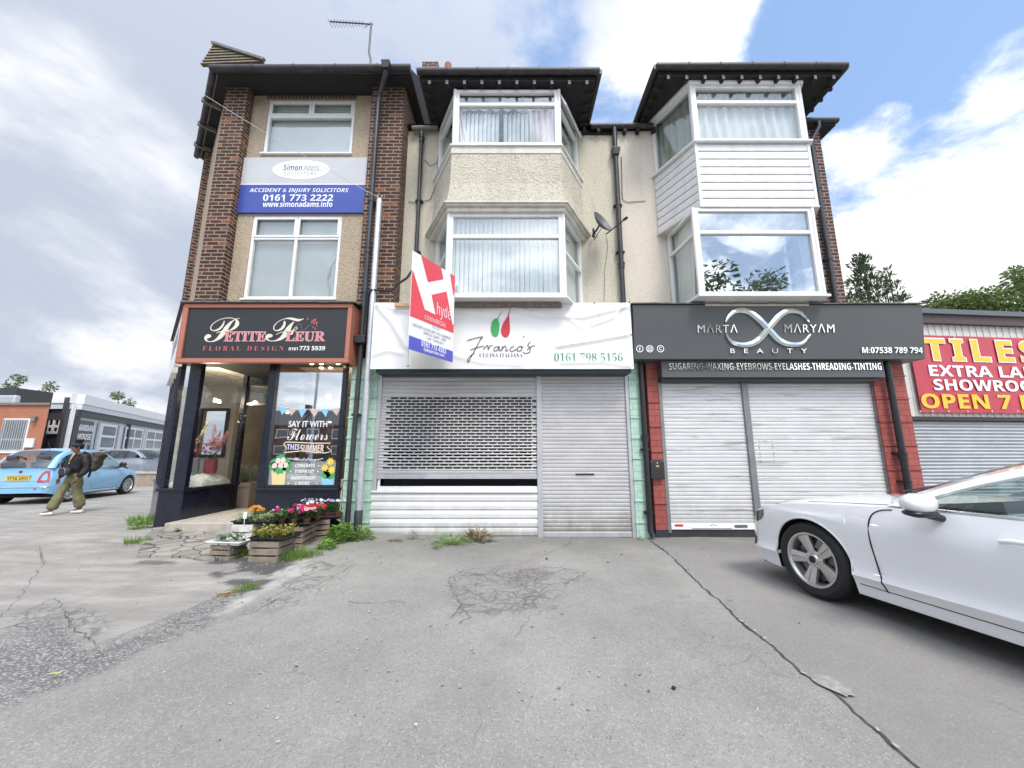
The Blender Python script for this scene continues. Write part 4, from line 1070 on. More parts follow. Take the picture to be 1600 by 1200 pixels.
# sill, spandrel, cornice over the first floor window
sp0 = bay_plan(fx0, fx1, -1.56, 1.40)
mb = MB(); bay_solid(mb, bay_plan(fx0, fx1, -1.56, 1.40, grow=.045), b2['z0'] - .03, b2['z0'] - .001); mb.build('bay_sill', M_upvc, mbld, bevel=.004)
zap = AZ(240, YB); zs0 = AZ(317, YB - .05)
mb = MB(); bay_solid(mb, bay_plan(fx0, fx1, -1.56, 1.40, grow=.012), zap, b2['z0'] - .031); mb.build('apron_board', M_trim, mbld)
mb = MB()
lo = bay_plan(fx0, fx1, -1.56, 1.40, grow=.075); mid_ = bay_plan(fx0, fx1, -1.56, 1.40, grow=.012); hi = bay_plan(fx0, fx1, -1.56, 1.40, grow=.0)
zm_ = zs0 + (zap - zs0) * .4
bay_solid(mb, mid_, zm_, zap - .001, hi); bay_solid(mb, lo, zs0, zm_, mid_)
mb.build('pebbledash_spandrel', M_cream_spandrel, mbld)
M_ledge = mat('crumbled_render_edge', (0.42, 0.38, 0.30), .95, 30, .4, bump=1, bs=60)
mb = MB(); bay_solid(mb, bay_plan(fx0, fx1, -1.56, 1.40, grow=.085), zs0 - .018, zs0 - .001); mb.build('render_lip', M_ledge, mbld)
b1 = dict(z0=AZ(463, YB), z1=AZ(333, YB))
zc0 = AZ(332, YB - .1)
for k, (g_, a, b) in enumerate(((.14, zs0 - .05, zs0 - .019), (.11, zs0 - .085, zs0 - .051), (.06, b1['z1'] + .001, zs0 - .086))):
    mb = MB(); bay_solid(mb, bay_plan(fx0, fx1, -1.56, 1.40, grow=g_), a, b); mb.build('cornice_board', M_trim, mbld, bevel=.004)
fx0b = at(697, 463, YB).x; fx1b = at(883, 463, YB).x
bpb = bay_plan(fx0b, fx1b, -1.50, 1.37)
r1 = bay_window(mbld, bpb, b1['z0'], b1['z1'], (.715,), (.56,), 'bay_window')
bay_fill(mbld, bpb, b1['z0'], b1['z1']); H1 = b1['z1'] - b1['z0']
for i in (0, 1, 2):
    wd, O, r, w = r1[i]; vblind(wd, O + r*.05 + UP*.03, r, UP, w - .1, H1 - .06, pitch=.08, ang=.35 if i != 2 else .25)
mb = MB(); bay_solid(mb, bay_plan(fx0b, fx1b, -1.50, 1.37, grow=.05), b1['z0'] - .04, b1['z0'] - .001); mb.build('bay_sill', M_upvc, mbld, bevel=.004)
mb = MB(); bay_solid(mb, bay_plan(fx0b, fx1b, -1.50, 1.37, grow=-.13), b1['z0'] - .12, b1['z0'] - .041); mb.build('bay_base', M_board, mbld)
# ---- its shop front: pilasters, shutters, panel
YS = 6.68; zlo = -.1
ZSH = AZ(582, YS)
pilaster('green_brick_pilaster', gp0 + .03, gp1 - .002, 6.62, zlo, ZBF + .25, M_green, mbld, .36, .014)
gr0 = (at(985,600,6.62).x + at(992,830,6.62).x) / 2; gr1 = (at(1004,600,6.62).x + at(1013,830,6.62).x) / 2
pilaster('green_brick_pilaster', gr0 + .002, gr1 - .003, 6.62, zlo, ZBF + .25, M_green, mbld, .36, .006)
sx0 = (at(597,584,YS).x + at(592,740,YS).x) / 2; sx1 = (at(837,584,YS).x + at(840,740,YS).x) / 2
dx0 = (at(846,584,YS).x + at(848,836,YS).x) / 2; dx1 = (at(977,584,YS).x + at(985,836,YS).x) / 2
zwb = AZ(748, YS); zpt = AZ(770, YS - .06)
# perforated window shutter, made as a lattice of slats and links
mb = MB(); ztop_perf = AZ(621, YS); zbot_perf = AZ(735, YS)
slats(mb, sx0, sx1, ztop_perf, ZSH, YS, .072)
slats(mb, sx0, sx1, zwb + .075, zbot_perf, YS, .06)
rows = 24; ph = (ztop_perf - zbot_perf) / rows; m_in = .085; per = .150
for i in range(rows):
    z = zbot_perf + i * ph; zs_ = z + ph * .50
    prof = [(YS, z), (YS - .010, z + ph*.12), (YS - .012, z + ph*.30), (YS - .004, z + ph*.50)]
    n4 = len(prof)
    mb.add([(sx0, y, q) for y, q in prof] + [(sx1, y, q) for y, q in prof], [(j, n4 + j, n4 + j + 1, j + 1) for j in range(n4 - 1)])
    mb.add([(sx0, YS + .004, z), (sx1, YS + .004, z), (sx1, YS + .004, z + ph*.5), (sx0, YS + .004, z + ph*.5)], [(0, 1, 2, 3)])
    off_ = (i % 2) * per * .5
    x = sx0 + m_in + off_
    a = sx0
    while True:
        b = min(x, sx1)
        mb.box(a, b, YS - .003, YS + .003, zs_, z + ph) if a == sx0 else None
        if x > sx1 - m_in - .02: break
        a2 = x + per - .020; 
        if a2 > sx1 - m_in: a2 = sx1 - m_in
        e = a2 + .020 if a2 < sx1 - m_in - .001 else sx1
        mb.box(a2, e, YS - .003, YS + .003, zs_, z + ph); a = a2; x = a2 + .020
        if e >= sx1: break
sh1 = mb.build('perforated_shutter', M_shut1, mbld, smooth=35)
mb = MB(); mb.box(sx0, sx1, YS - .03, YS + .02, zwb, zwb + .075); mb.tube([((sx0+sx1)/2 + .1, YS - .034, zwb + .04), ((sx0+sx1)/2 + .1, YS - .028, zwb + .04)], .013, 10); mb.build('bottom_bar', M_alu, sh1, bevel=.006)
mb = MB(); slats(mb, dx0, dx1, .03, ZSH, YS, .0635)
sh2 = mb.build('door_shutter', M_shut1, mbld, smooth=35)
mb = MB(); mb.box(dx0, dx1, YS - .025, YS + .02, 0.0, .075); mb.build('bottom_bar', M_alu, sh2, bevel=.006)
zsl = AZ(741, YS); xsl0 = at(899, 741, YS).x; xsl1 = at(928, 741, YS).x
mb = MB(); mb.box(xsl0, xsl1, YS - .018, YS - .008, zsl - .012, zsl + .012); mb.build('letter_slot', M_black, sh2)
for a, b, z0_ in ((sx0 - .075, sx0, zwb - .20), (sx1, dx0, zlo), (dx1, dx1 + .075, zlo)):
    mb = MB(); mb.box(a, b, YS - .045, YS + .05, z0_, ZSH + .1); mb.build('shutter_guide', M_alu, mbld, bevel=.005)
mb = MB(); mb.box(sx0 - .07, sx1 - .001, YS - .06, YS + .08, zpt, zpt + .035); mb.build('window_sill', M_upvc, mbld, bevel=.006)
mb = MB(); mb.box(sx0 + .01, sx1 - .002, YS - .02, YS + .04, zpt + .036, zpt + .10); mb.box(sx0 + .01, sx0 + .05, YS - .005, YS + .04, zpt + .101, zwb + .02); mb.build('window_frame', M_upvc, mbld, bevel=.004)
mb = MB(); mb.box(sx0, sx1, YS + .10, YS + .11, zpt, ZSH); mb.build('shop_pane', glass('dim_shop_glass', .03, dark=.8), mbld)
mb = MB(); mb.box(gp1, gr0, YM - .02, YM - .005, 0, ZSH + .3); mb.build('dark_shop_wall', M_black, mbld)
mb = MB(); k = 6; px0 = sx0 - .085; px1 = sx1 - .001; z = zlo; hh = (zpt - .002 - .02) / 5
slz = [-.1, .02, .02 + hh, .02 + 2*hh, .02 + 3*hh, .02 + 4*hh, zpt - .001]
for i in range(6):
    a, b = slz[i], slz[i + 1]; prof = [(YS - .01, a), (YS - .032, a + .012), (YS - .036, (a + b) / 2), (YS - .026, b - .03), (YS - .012, b - .012), (YS - .01, b)]
    n6 = len(prof); mb.add([(px0, y, q) for y, q in prof] + [(px1, y, q) for y, q in prof], [(j, n6 + j, n6 + j + 1, j + 1) for j in range(n6 - 1)])
M_pvcpanel = mat('dirty_white_panel', (0.70, .70, .69), .42, 3, .05, low=(.28, .75, (.19, .19, .15)), streak=.45, scol=(.46, .45, .40), sscale=(2, 2, 1.2), sth=(.5, .75))
mb.box(px0, px1, YS - .009, YS + .05, zlo, zpt - .002)
mb.build('cladding_panel', M_pvcpanel, mbld)

# ================================================================== RIGHT BUILDING
rb = thing('terraced_building', 'pink roughcast terraced building with white boarded bay over two closed white shutters', 'building', (4.2, YM, 0))
XE = 6.55; RQ0 = at(1278, 300, YM - .1).x
XE = (at(1297, 300, YM - .1).x + at(1320, 470, YM - .1).x) / 2
mb = MB(); mb.box(XD + .002, XE - .3, YM - .004, YM + .3, 2.6, ZM); mb.build('roughcast_wall', M_pink_render, rb)
mb = MB(); mb.box(XE - .9, XE, YM - .1, YM + .6, 2.4, ZM + .05); mb.build('brick_pier', M_brick2, rb)
mb = MB(); mb.box(XD + .002, XE - .002, YM + .6, 12, 0, ZM); mb.build('rear_wall', M_brick2, rb)
t = MB(); t.poly([(XD, YM - .12, ZM + .06), (XE + .25, YM - .12, ZM + .06), (XE + .25, YM + 2.5, ZM + 1.75), (XD, YM + 2.5, ZM + 1.75)]); t.poly([(XD, YM + 2.5, ZM + 1.75), (XE + .25, YM + 2.5, ZM + 1.75), (XE + .25, 12, ZM + .1), (XD, 12, ZM + .1)]); t.poly([(XE + .2, YM - .1, ZM + .05), (XE + .2, 12, ZM + .1), (XE + .2, YM + 2.5, ZM + 1.74)])
rroof = t.build('roof', M_tile, rb)
rc0 = at(1027, 105, 5.83).x; rc1 = at(1324, 97, 5.83).x; zc2 = AZ(133, YB) + .075
mb = MB()
for x in (at(975,222,YM).x, at(995, 221, YM).x, at(1020, 220, YM).x): mb.box(x - .03, x + .03, YM - .12, YM - .021, ZM - .11, ZM - .01)
mb.build('rafter_end', M_soffit, rroof)
gutter([(XD + .05, YM - .10, ZM + .03), (rc0 + .25, YM - .10, ZM + .03)], .055, parent=rb)
gutter([(rc1 - .25, YM - .22, ZM + .04), (XE + .30, YM - .22, ZM + .04)], .055, parent=rb)
mb = MB(); mb.box(rc1 - .3, XE + .27, YM - .2, YM + .3, ZM - .05, ZM - .005); mb.build('soffit', M_soffit, rb)
canopy(rb, rc0, rc1, 5.83, YM, zc2, 10)
f2 = dict(z0=AZ(221, YB), z1=AZ(133, YB))
gx0 = at(1086, 224, YB).x; gx1 = at(1263, 220, YB).x
off = (gx0 - fx0)
wl = at(1021, 278, YM).x; wr = gx1 + (gx0 - wl)
bq = bay_plan(gx0 + .02, gx1 - .02, wl + .02, wr - .02)
q2 = bay_window(rb, bq, f2['z0'], f2['z1'], (.70,), (), 'bay_window')
bay_fill(rb, bq, f2['z0'], f2['z1']); Hq = f2['z1'] - f2['z0']
wd, O, r, w = q2[1]
curtain(wd, O + UP*.03, r, UP, w, Hq*.68, M_curtain, folds=11, off=.14, wave=.03)
curtain(wd, O + UP*(Hq*.70), r, UP, w, Hq*.28, M_olivecurt, folds=14, off=.15, wave=.025, name='pelmet')
mb = MB(); n = r.cross(UP)                            # the row of white lace flags across the top light
for i in range(6):
    a = O + r * (w * (.045 + i * .158)) + UP * (Hq * .725) - n * .10
    mb.prism([a, a + r*(w*.135), a + r*(w*.125) + UP*.075, a + r*(w*.012) + UP*.085], -n*.003)
mb.prism([O + r*.08 + UP*(Hq*.71) - n*.10, O + r*(w-.08) + UP*(Hq*.71) - n*.10, O + r*(w-.08) + UP*(Hq*.735) - n*.10, O + r*.08 + UP*(Hq*.735) - n*.10], -n*.003)
mb.build('lace_edging', M_white, wd)
wd, O, r, w = q2[0]; curtain(wd, O + r*(w*.08), r, UP, w*.9, Hq*.96, M_olivecurt, folds=5, off=.13, wave=.03)
wd, O, r, w = q2[2]; curtain(wd, O + r*(w*.05), r, UP, w*.9, Hq*.96, M_curtain, folds=5, off=.13, wave=.03)
mb = MB(); bay_solid(mb, bay_plan(gx0, gx1, wl, wr, grow=.05), f2['z1'] + .001, f2['z1'] + .055); mb.build('window_head', M_upvc, rb, bevel=.004)
mb = MB(); bay_solid(mb, bay_plan(gx0, gx1, wl, wr, grow=.06), f2['z0'] - .035, f2['z0'] - .001); mb.build('bay_sill', M_upvc, rb, bevel=.004)
zk0 = AZ(322, YB); zk1 = f2['z0'] - .037
kp = bay_plan(gx0, gx1, wl, wr, grow=-.02)
mb = MB(); cladding(mb, kp, zk0, zk1, 8); ck = mb.build('cladding', M_clad, rb)
mb = MB(); bay_solid(mb, bay_plan(gx0, gx1, wl, wr, grow=-.03), zk0 + .002, zk1 - .002); mb.build('bay_core', M_board, rb)
mb = MB()
for p in (kp[1], kp[2]): mb.box(p.x - .025, p.x + .025, p.y - .026, p.y + .02, zk0, zk1)
mb.build('corner_trim', M_upvc, ck, bevel=.004)
mb = MB(); bay_solid(mb, bay_plan(gx0, gx1, wl, wr, grow=.02), zk0 - .03, zk0 - .001); mb.build('drip_board', M_trim, rb, bevel=.003)
f1 = dict(z0=AZ(461, YB), z1=zk0 - .032)
hx0 = at(1095, 461, YB).x; hx1 = at(1289, 460, YB).x
wl1 = at(1043, 420, YM).x + .02; wr1 = hx1 + (hx0 - wl1)
bq1 = bay_plan(hx0, hx1, wl1, wr1)
q1 = bay_window(rb, bq1, f1['z0'], f1['z1'], (.715,), (.715,), 'bay_window', glassf=M_glass_hi)
bay_fill(rb, bq1, f1['z0'], f1['z1']); Hr = f1['z1'] - f1['z0']
wd, O, r, w = q1[0]
curtain(wd, O + r*(w*.08) + UP*.03, r, UP, w*.75, Hr*.95, M_curtain, folds=4, off=.13, wave=.03, taper=(.75, .95))
wd, O, r, w = q1[1]
curtain(wd, O + r*(w*.90) + UP*.05, r, UP, w*.09, Hr*.66, M_curtain, folds=2, off=.13, wave=.03)
wd, O, r, w = q1[2]
curtain(wd, O + r*.05 + UP*.03, r, UP, w*.4, Hr*.95, M_curtain, folds=3, off=.13, wave=.03)
mb = MB(); bay_solid(mb, bay_plan(hx0, hx1, wl1, wr1, grow=.06), f1['z0'] - .04, f1['z0'] - .001); mb.build('bay_sill', M_upvc, rb, bevel=.004)
mb = MB(); bay_solid(mb, bay_plan(hx0, hx1, wl1, wr1, grow=-.17), f1['z0'] - .125, f1['z0'] - .041); mb.build('bay_base', M_pink_render, rb)
# ---- its shop front
rp0 = (at(1014,600,6.64).x + at(1024,830,6.64).x) / 2; rp1 = (at(1031,600,6.64).x + at(1043,830,6.64).x) / 2
mb = MB()
pilaster('red_brick_pilaster', rp0 - .01, rp1 - .004, 6.64, .12, 3.1, M_red, rb, .42, .004)
rq0 = (at(1362,594,6.62).x + at(1392,772,6.62).x) / 2; rq1 = (at(1413,590,6.62).x + at(1441,760,6.62).x) / 2
pilaster('red_brick_pilaster', rq0 + .002, rq1, 6.60, zlo, 3.1, M_red, rb, .38, .010)
ux0 = (at(1033,593,YS).x + at(1046,824,YS).x) / 2; ux1 = (at(1157,593,YS).x + at(1178,824,YS).x) / 2
vx0 = (at(1166,593,YS).x + at(1188,824,YS).x) / 2; vx1 = (at(1357,593,YS).x + at(1386,772,YS).x) / 2
zu0 = AZ(827, YS); ZU = AZ(588, YS)
mb = MB(); slats(mb, ux0, ux1, zu0 + .10, ZU, YS, .0625); sa = mb.build('roller_shutter', M_shut2, rb, smooth=35)
mb = MB(); mb.box(ux0, ux1, YS - .03, YS + .02, zu0, zu0 + .10); mb.box(at(1080,822,YS).x, at(1142,822,YS).x, YS - .045, YS - .031, zu0 + .025, zu0 + .04); ba = mb.build('bottom_bar', M_white, sa, bevel=.005)
mb = MB(); mb.box(at(1053,818,YS).x, at(1066,818,YS).x, YS - .034, YS - .031, zu0 + .05, zu0 + .085); mb.build('red_sticker', mat('red_sticker', (.55, .06, .05), .5), sa)
mb = MB(); mb.box(at(1146,820,YS).x, at(1166,820,YS).x, YS - .034, YS - .031, zu0 + .03, zu0 + .075); mb.build('rating_plate', mat('worn_plate', (.12, .12, .12), .5, 60, .8), sa)
mb = MB()
for dx in (-.04, 0, .04): mb.tube([((ux0+ux1)/2 + dx, YS - .036, zu0 + .07 + (dx == 0) * .012), ((ux0+ux1)/2 + dx, YS - .03, zu0 + .07 + (dx == 0) * .012)], .008, 8)
mb.build('lock_hole', M_black, sa)
mb = MB(); slats(mb, vx0, vx1, zu0 + .10, ZU, YS, .0625); sb_ = mb.build('roller_shutter', M_shut2, rb, smooth=35)
mb = MB(); mb.box(vx0, vx1, YS - .03, YS + .02, zu0, zu0 + .10); mb.build('bottom_bar', M_white, sb_, bevel=.005)
# faded tape outline left on the wide shutter
mb = MB(); ta = at(1185, 689, YS - .016); tb = at(1211, 722, YS - .016); M_tape = mat('old_tape_residue', (.42, .36, .28), .8, 40, .5)
for (a0, a1, c0_, c1_) in ((ta.x, tb.x, ta.z - .008, ta.z + .004), (ta.x, tb.x, tb.z - .004, tb.z + .008), (ta.x, ta.x + .01, tb.z, ta.z), (tb.x - .012, tb.x, tb.z, ta.z)):
    k_ = max(1, int(max(a1 - a0, c1_ - c0_) / .04))
    for j in range(k_):
        if j % 3 == 1: continue
        if a1 - a0 > c1_ - c0_: mb.box(a0 + (a1-a0)*j/k_, a0 + (a1-a0)*(j+.8)/k_, YS - .0165, YS - .013, c0_, c1_)
        else: mb.box(a0, a1, YS - .0165, YS - .013, c0_ + (c1_-c0_)*j/k_, c0_ + (c1_-c0_)*(j+.8)/k_)
mb.build('tape_mark', M_tape, sb_)
for a, b in ((ux0 - .06, ux0), (ux1, vx0), (vx1, vx1 + .06)):
    mb = MB(); mb.box(a, b, YS - .05, YS + .05, zu0 - .05, ZU + .1); mb.build('shutter_guide', M_pipe if False else mat('grey_guide', (.22, .225, .23), .45, 6, .1, metal=.3), rb, bevel=.005)
mb = MB(); mb.box(rp0 - .02, vx1 + .1, YS - .01, YS + .3, zlo, zu0 - .002); mb.box(rp0 - .02, rp1, YS - .05, YS - .0101, zlo, .118); mb.build('plinth', M_dirtpatch, rb)
mb = MB(); mb.box(ux0, vx1, YM - .02, YM + .1, 0, ZU + .5); mb.build('dark_shop_wall', M_black, rb)
# ================================================================== signs
def col_mat(name, c, rough=.5, **k): return mat(name, c, rough, k.pop('ns', 4), k.pop('na', .05), **k)
M_terr = col_mat('terracotta_sign_frame', (0.42, 0.155, 0.10), .5, streak=.3, scol=(.3, .12, .08))
M_signblk = col_mat('charcoal_sign_face', (0.024, 0.026, 0.029), .42)
M_cream = col_mat('cream_lettering', (0.70, 0.66, 0.55), .4)
M_rose = col_mat('rose_lettering', (0.62, 0.24, 0.26), .45)
M_rosepale = col_mat('pale_pink_lettering', (0.74, 0.45, 0.46), .45)
M_letter = col_mat('white_lettering', (0.82, 0.82, 0.82), .5)
M_coral = col_mat('coral_lettering', (0.55, 0.14, 0.16), .5)
M_blue = col_mat('blue_sign_print', (0.045, 0.075, 0.34), .35)
M_greysign = col_mat('grey_sign_print', (0.50, 0.51, 0.53), .35)
M_navytext = col_mat('navy_print', (0.03, 0.03, 0.12), .5)
M_greytext = col_mat('grey_print', (0.22, 0.22, 0.26), .5)
M_greenink = col_mat('green_print', (0.03, 0.26, 0.09), .5)
M_redink = col_mat('red_print', (0.52, 0.03, 0.05), .5)
M_blackink = col_mat('black_print', (0.03, 0.03, 0.03), .5)
def tbox(mb, body, x0, x1, y0, y1, Y, proud=.004, **k):
    """lettering whose ink box covers these pixels of the plane at depth Y"""
    ym = (y0 + y1) / 2; a = at(x0, ym, Y); b = at(x1, ym, Y); xm = (x0 + x1) / 2; t = at(xm, y0, Y); u = at(xm, y1, Y)
    c = V(((a.x + b.x) / 2, Y, (t.z + u.z) / 2))
    text(mb, body, c, RX, UP, abs(b.x - a.x), abs(t.z - u.z), th=proud, **k)
def zpx(ox, oy, s): return lambda x, y: (ox + x / s, oy + y / s)
# ---- florist fascia
fs = thing('shop_sign', 'charcoal florist sign in a terracotta frame with silvery script capitals', 'shop sign', (-4.2, 6.3, 2.9))
Y = 6.24; FX0 = (at(286,474,Y).x + at(276,566,Y).x)/2; FX1 = (at(550,473,Y).x + at(545,566,Y).x)/2; FZ0 = AZ(566.5, Y); FZ1 = AZ(474, Y)
fr = .075
mb = MB(); mb.box(FX0 + fr, FX1 - fr, Y + .03, Y + .06, FZ0 + fr, FZ1 - fr); mb.build('sign_face', M_signblk, fs)
mb = MB(); mb.box(FX0, FX1, Y, Y + .10, FZ0, FZ0 + fr); mb.box(FX0, FX1, Y, Y + .10, FZ1 - fr, FZ1); mb.box(FX0, FX0 + fr, Y, Y + .10, FZ0 + fr, FZ1 - fr); mb.box(FX1 - fr, FX1, Y, Y + .10, FZ0 + fr, FZ1 - fr)
mb.box(FX1 - .02, FX1 - .001, Y + .101, YW, FZ0 + .002, FZ1 - .002); mb.box(FX0 + .02, FX1 - .02, Y + .101, Y + .13, FZ0 + .01, FZ1 - .01)
mb.build('sign_frame', M_terr, fs, bevel=.008)
z2 = zpx(220, 440, 4.0); Yt = Y + .03
def tz(mb, body, zf, x0, x1, y0, y1, Y, **k):
    a = zf(x0, y0); b = zf(x1, y1); tbox(mb, body, a[0], b[0], a[1], b[1], Y, **k)
mb = MB(); tz(mb, 'P', z2, 405, 612, 225, 378, Yt, style='script', bold=-.004); tz(mb, 'F', z2, 785, 1012, 225, 374, Yt, style='script', bold=-.004); mb.build('script_lettering', M_cream, fs)
mb = MB(); tz(mb, 'ETITE', z2, 522, 784, 312, 375, Yt, style='serifbold', bold=.02); tz(mb, 'LEUR', z2, 905, 1152, 312, 375, Yt, style='serifbold', bold=.02); mb.build('outline_lettering', M_rosepale, fs)
mb = MB(); tz(mb, 'ETITE', z2, 524, 782, 314, 373, Yt, style='serifbold', bold=-.006, proud=.007); tz(mb, 'LEUR', z2, 907, 1150, 314, 373, Yt, style='serifbold', bold=-.006, proud=.007); mb.build('lettering', M_rose, fs)
mb = MB(); tz(mb, 'F L O R A L   D E S I G N', z2, 388, 895, 403, 432, Yt, style='serifbold', bold=-.015); mb.build('small_lettering', M_coral, fs)
mb = MB(); tz(mb, '0161', z2, 925, 982, 411, 430, Yt, style='sansbold'); tz(mb, '773 5939', z2, 992, 1152, 403, 430, Yt, style='sansbold'); mb.build('phone_number', M_letter, fs)
mb = MB()
for x, y, s in ((1043, 233, 9), (1072, 250, 12), (1088, 240, 13), (1100, 258, 11), (1082, 262, 9), (1100, 275, 7), (1078, 287, 8), (1090, 296, 7)):
    c = at(*z2(x, y), Yt - .004); 
    for k in range(3):
        a = k * 2.1 + x; d = V((math.cos(a), 0, math.sin(a))) * s * .0026; e = V((-d.z, 0, d.x)) * .4
        mb.poly([c - e*.4, c + d*.5 - e, c + d, c + d*.5 + e])
mb.build('painted_flower', M_coral, fs)
mb = MB()
for pts in ([(985,295),(975,280),(985,265),(1002,268),(1006,282),(996,288)], [(1000,302),(1025,298),(1045,280),(1068,268)]):
    mb.ribbon(spline([at(*z2(*p), Yt - .004) for p in pts]), .007, (0, -1, 0))
mb.build('painted_stem', M_greytext, fs)
# angled return over the side street, and the slate capping
mb = MB(); c0_ = V((FX0, Y + .0, 0)); L_ = 3.25
def retn(mb, a, b, z0, z1, t0, t1):
    p = c0_ + SD*a; q = c0_ + SD*b
    mb.plan([(p.x + SN.x*t1, p.y + SN.y*t1), (p.x + SN.x*t0, p.y + SN.y*t0), (q.x + SN.x*t0, q.y + SN.y*t0), (q.x + SN.x*t1, q.y + SN.y*t1)], z0, z1)
retn(mb, .08, L_, FZ0 + .01, FZ1 - fr, -.10, -.001); mb.build('side_panel', M_white, fs)
mb = MB(); retn(mb, .005, .079, FZ0, FZ1, -.10, .004); retn(mb, .08, L_, FZ1 - fr + .001, FZ1, -.10, .004); mb.build('side_frame', M_terr, fs)
mb = MB()
for i, (a, b) in enumerate(((.6, 1.0), (1.2, 1.6), (1.8, 2.3))): retn(mb, a, b, FZ0 + .45, FZ0 + .75, .0, .003)
mb.build('side_lettering', M_greytext, fs)
mb = MB(); rr_ = random.Random(3); x = FX0 - .05
while x < FX1 + .02:
    w_ = rr_.uniform(.18, .3); d_ = rr_.uniform(-.012, .012)
    mb.prism([V((x, Y - .04, FZ1 + .005 + d_*.3)), V((min(x + w_, FX1 + .03), Y - .04, FZ1 + .005 + d_*.2)), V((min(x + w_, FX1 + .03), YW - .01, FZ1 + .14 + d_)), V((x, YW - .01, FZ1 + .14))], (0, 0, .022)); x += w_ * .97
p = c0_ + SN*.05; q = c0_ + SD*L_ + SN*.05
mb.prism([V((p.x, p.y, FZ1 + .006)), V((p.x - SN.x*.4, p.y - SN.y*.4, FZ1 + .13)), V((q.x - SN.x*.4, q.y - SN.y*.4, FZ1 + .13)), V((q.x, q.y, FZ1 + .006))], (0, 0, .022))
M_lead = mat('slate_and_lead_capping', (.12, .115, .11), .7, 9, .35, streak=.5, scol=(.05, .05, .05)); mb.build('sign_capping', M_lead, fs)
# ---- solicitors' panel
ss = thing('wall_sign', 'grey and blue solicitors panel with white oval between two windows', 'wall sign', (-4.3, YW - .05, AZ(333, YW)))
Y = YW - .045; a = at(367, 290, Y); b = at(571, 288, Y); zt_ = AZ(246, Y); zb_ = AZ(332, Y); zmid = AZ(288, Y)
mb = MB(); mb.box(a.x, b.x, Y, YW - .002, zmid + .012, zt_); mb.build('grey_panel', M_greysign, ss)
mb = MB(); mb.box(a.x, b.x, Y, YW - .002, zb_, zmid - .008); mb.build('blue_panel', M_blue, ss)
mb = MB(); mb.box(a.x, b.x, Y - .001, YW - .002, zmid - .0079, zmid + .0119); mb.build('white_stripe', M_letter, ss)
z4 = zpx(280, 40, 4.0); c = at(*z4(762, 900), Y); rx = abs(at(*z4(940, 900), Y).x - c.x); rz_ = abs(at(*z4(762, 840), Y).z - c.z)
mb = MB(); mb.prism([V((c.x + rx*math.cos(t*math.pi/24), Y - .003, c.z + rz_*math.sin(t*math.pi/24))) for t in range(48)], (0, .002, 0)); mb.build('white_oval', M_letter, ss)
mb = MB(); tz(mb, 'Simon', z4, 652, 768, 868, 903, Y - .003, style='sansbi', bold=-.012, proud=.002); mb.build('dark_lettering', M_navytext, ss)
mb = MB(); tz(mb, 'Adams', z4, 778, 877, 868, 903, Y - .003, style='sansit', proud=.002); tz(mb, 'S O L I C I T O R S', z4, 655, 857, 914, 936, Y - .003, style='sansit', proud=.002); a_ = at(*z4(630, 908), Y - .005); b_ = at(*z4(905, 906), Y - .005); mb.ribbon([a_, b_], .006, (0, -1, 0)); mb.build('grey_lettering', M_greytext, ss)
mb = MB(); tz(mb, 'ACCIDENT & INJURY SOLICITORS', z4, 440, 1058, 1017, 1048, Y, style='sansbi', bold=-.01); tz(mb, '0161 773 2222', z4, 525, 963, 1056, 1096, Y, style='sansbold'); tz(mb, 'www.simonadams.info', z4, 523, 958, 1098, 1134, Y, style='sansbold'); mb.build('white_lettering', M_letter, ss)
# ---- italian restaurant banner
bs = thing('vinyl_banner', 'creased white vinyl banner with green and red chilli logo', 'banner', (-.2, 6.3, AZ(577, 6.27)))
Y = 6.27; BX0 = (at(583,475,Y).x + at(580,575,Y).x)/2; BX1 = (at(985,472,Y).x + at(990,576,Y).x)/2; BZ0 = AZ(576.5, Y); BZ1 = AZ(473, Y)
z6 = zpx(560, 300, 3.529)
def uvb(x, y): return ((x - 90) / 1430.0, 1 - (y - 605) / 368.0)
CR = [([(840,620),(1000,680),(1250,690),(1500,630)], .010, .030), ([(1110,850),(1300,820),(1500,785)], .012, .035), ([(1290,740),(1420,690),(1495,612)], .009, .025), ([(110,625),(200,720),(280,850)], .014, .045), ([(100,615),(200,640),(290,660)], .008, .03), ([(90,900),(180,870),(260,890)], .008, .04), ([(1130,940),(1350,935),(1510,960)], .007, .03), ([(560,640),(800,700),(1000,660)], .005, .05), ([(540,900),(700,940),(900,950)], .006, .04), ([(1180,700),(1300,780),(1440,760)], .006, .04)]
CRW = [([( (uvb(*p)[0]) * (BX1 - BX0), uvb(*p)[1] * (BZ1 - BZ0)) for p in pts], a, s) for pts, a, s in CR]
def pdist(x, z, line):
    best = 9
    for (ax, az), (bx, bz) in zip(line[:-1], line[1:]):
        dx, dz = bx - ax, bz - az; t = max(0, min(1, ((x - ax)*dx + (z - az)*dz) / (dx*dx + dz*dz)))
        best = min(best, math.hypot(x - ax - t*dx, z - az - t*dz))
    return best
def bsurf(x, z):
    lx, lz = x - BX0, z - BZ0; d = 0
    for line, a, s in CRW:
        q = pdist(lx, lz, line); d += a * 2.3 * math.exp(-(q / s) ** 2)
    d += .008 * mnoise.noise(V((lx * 1.3, lz * 2.2, 2)))
    e = min(1, max(0, min(lx, BX1 - x) / .06)) * min(1, max(0, min(lz, BZ1 - z) / .05))
    return Y - d * e
mb = MB(); mb.grid(lambda u, v: V((BX0 + u*(BX1-BX0), bsurf(BX0 + u*(BX1-BX0), BZ0 + v*(BZ1-BZ0)), BZ0 + v*(BZ1-BZ0))), 150, 46)
M_vinyl = mat('white_vinyl', (.80, .795, .785), .38, 2, .03, streak=.12, scol=(.5, .48, .44)); 
k0 = len(mb.v)
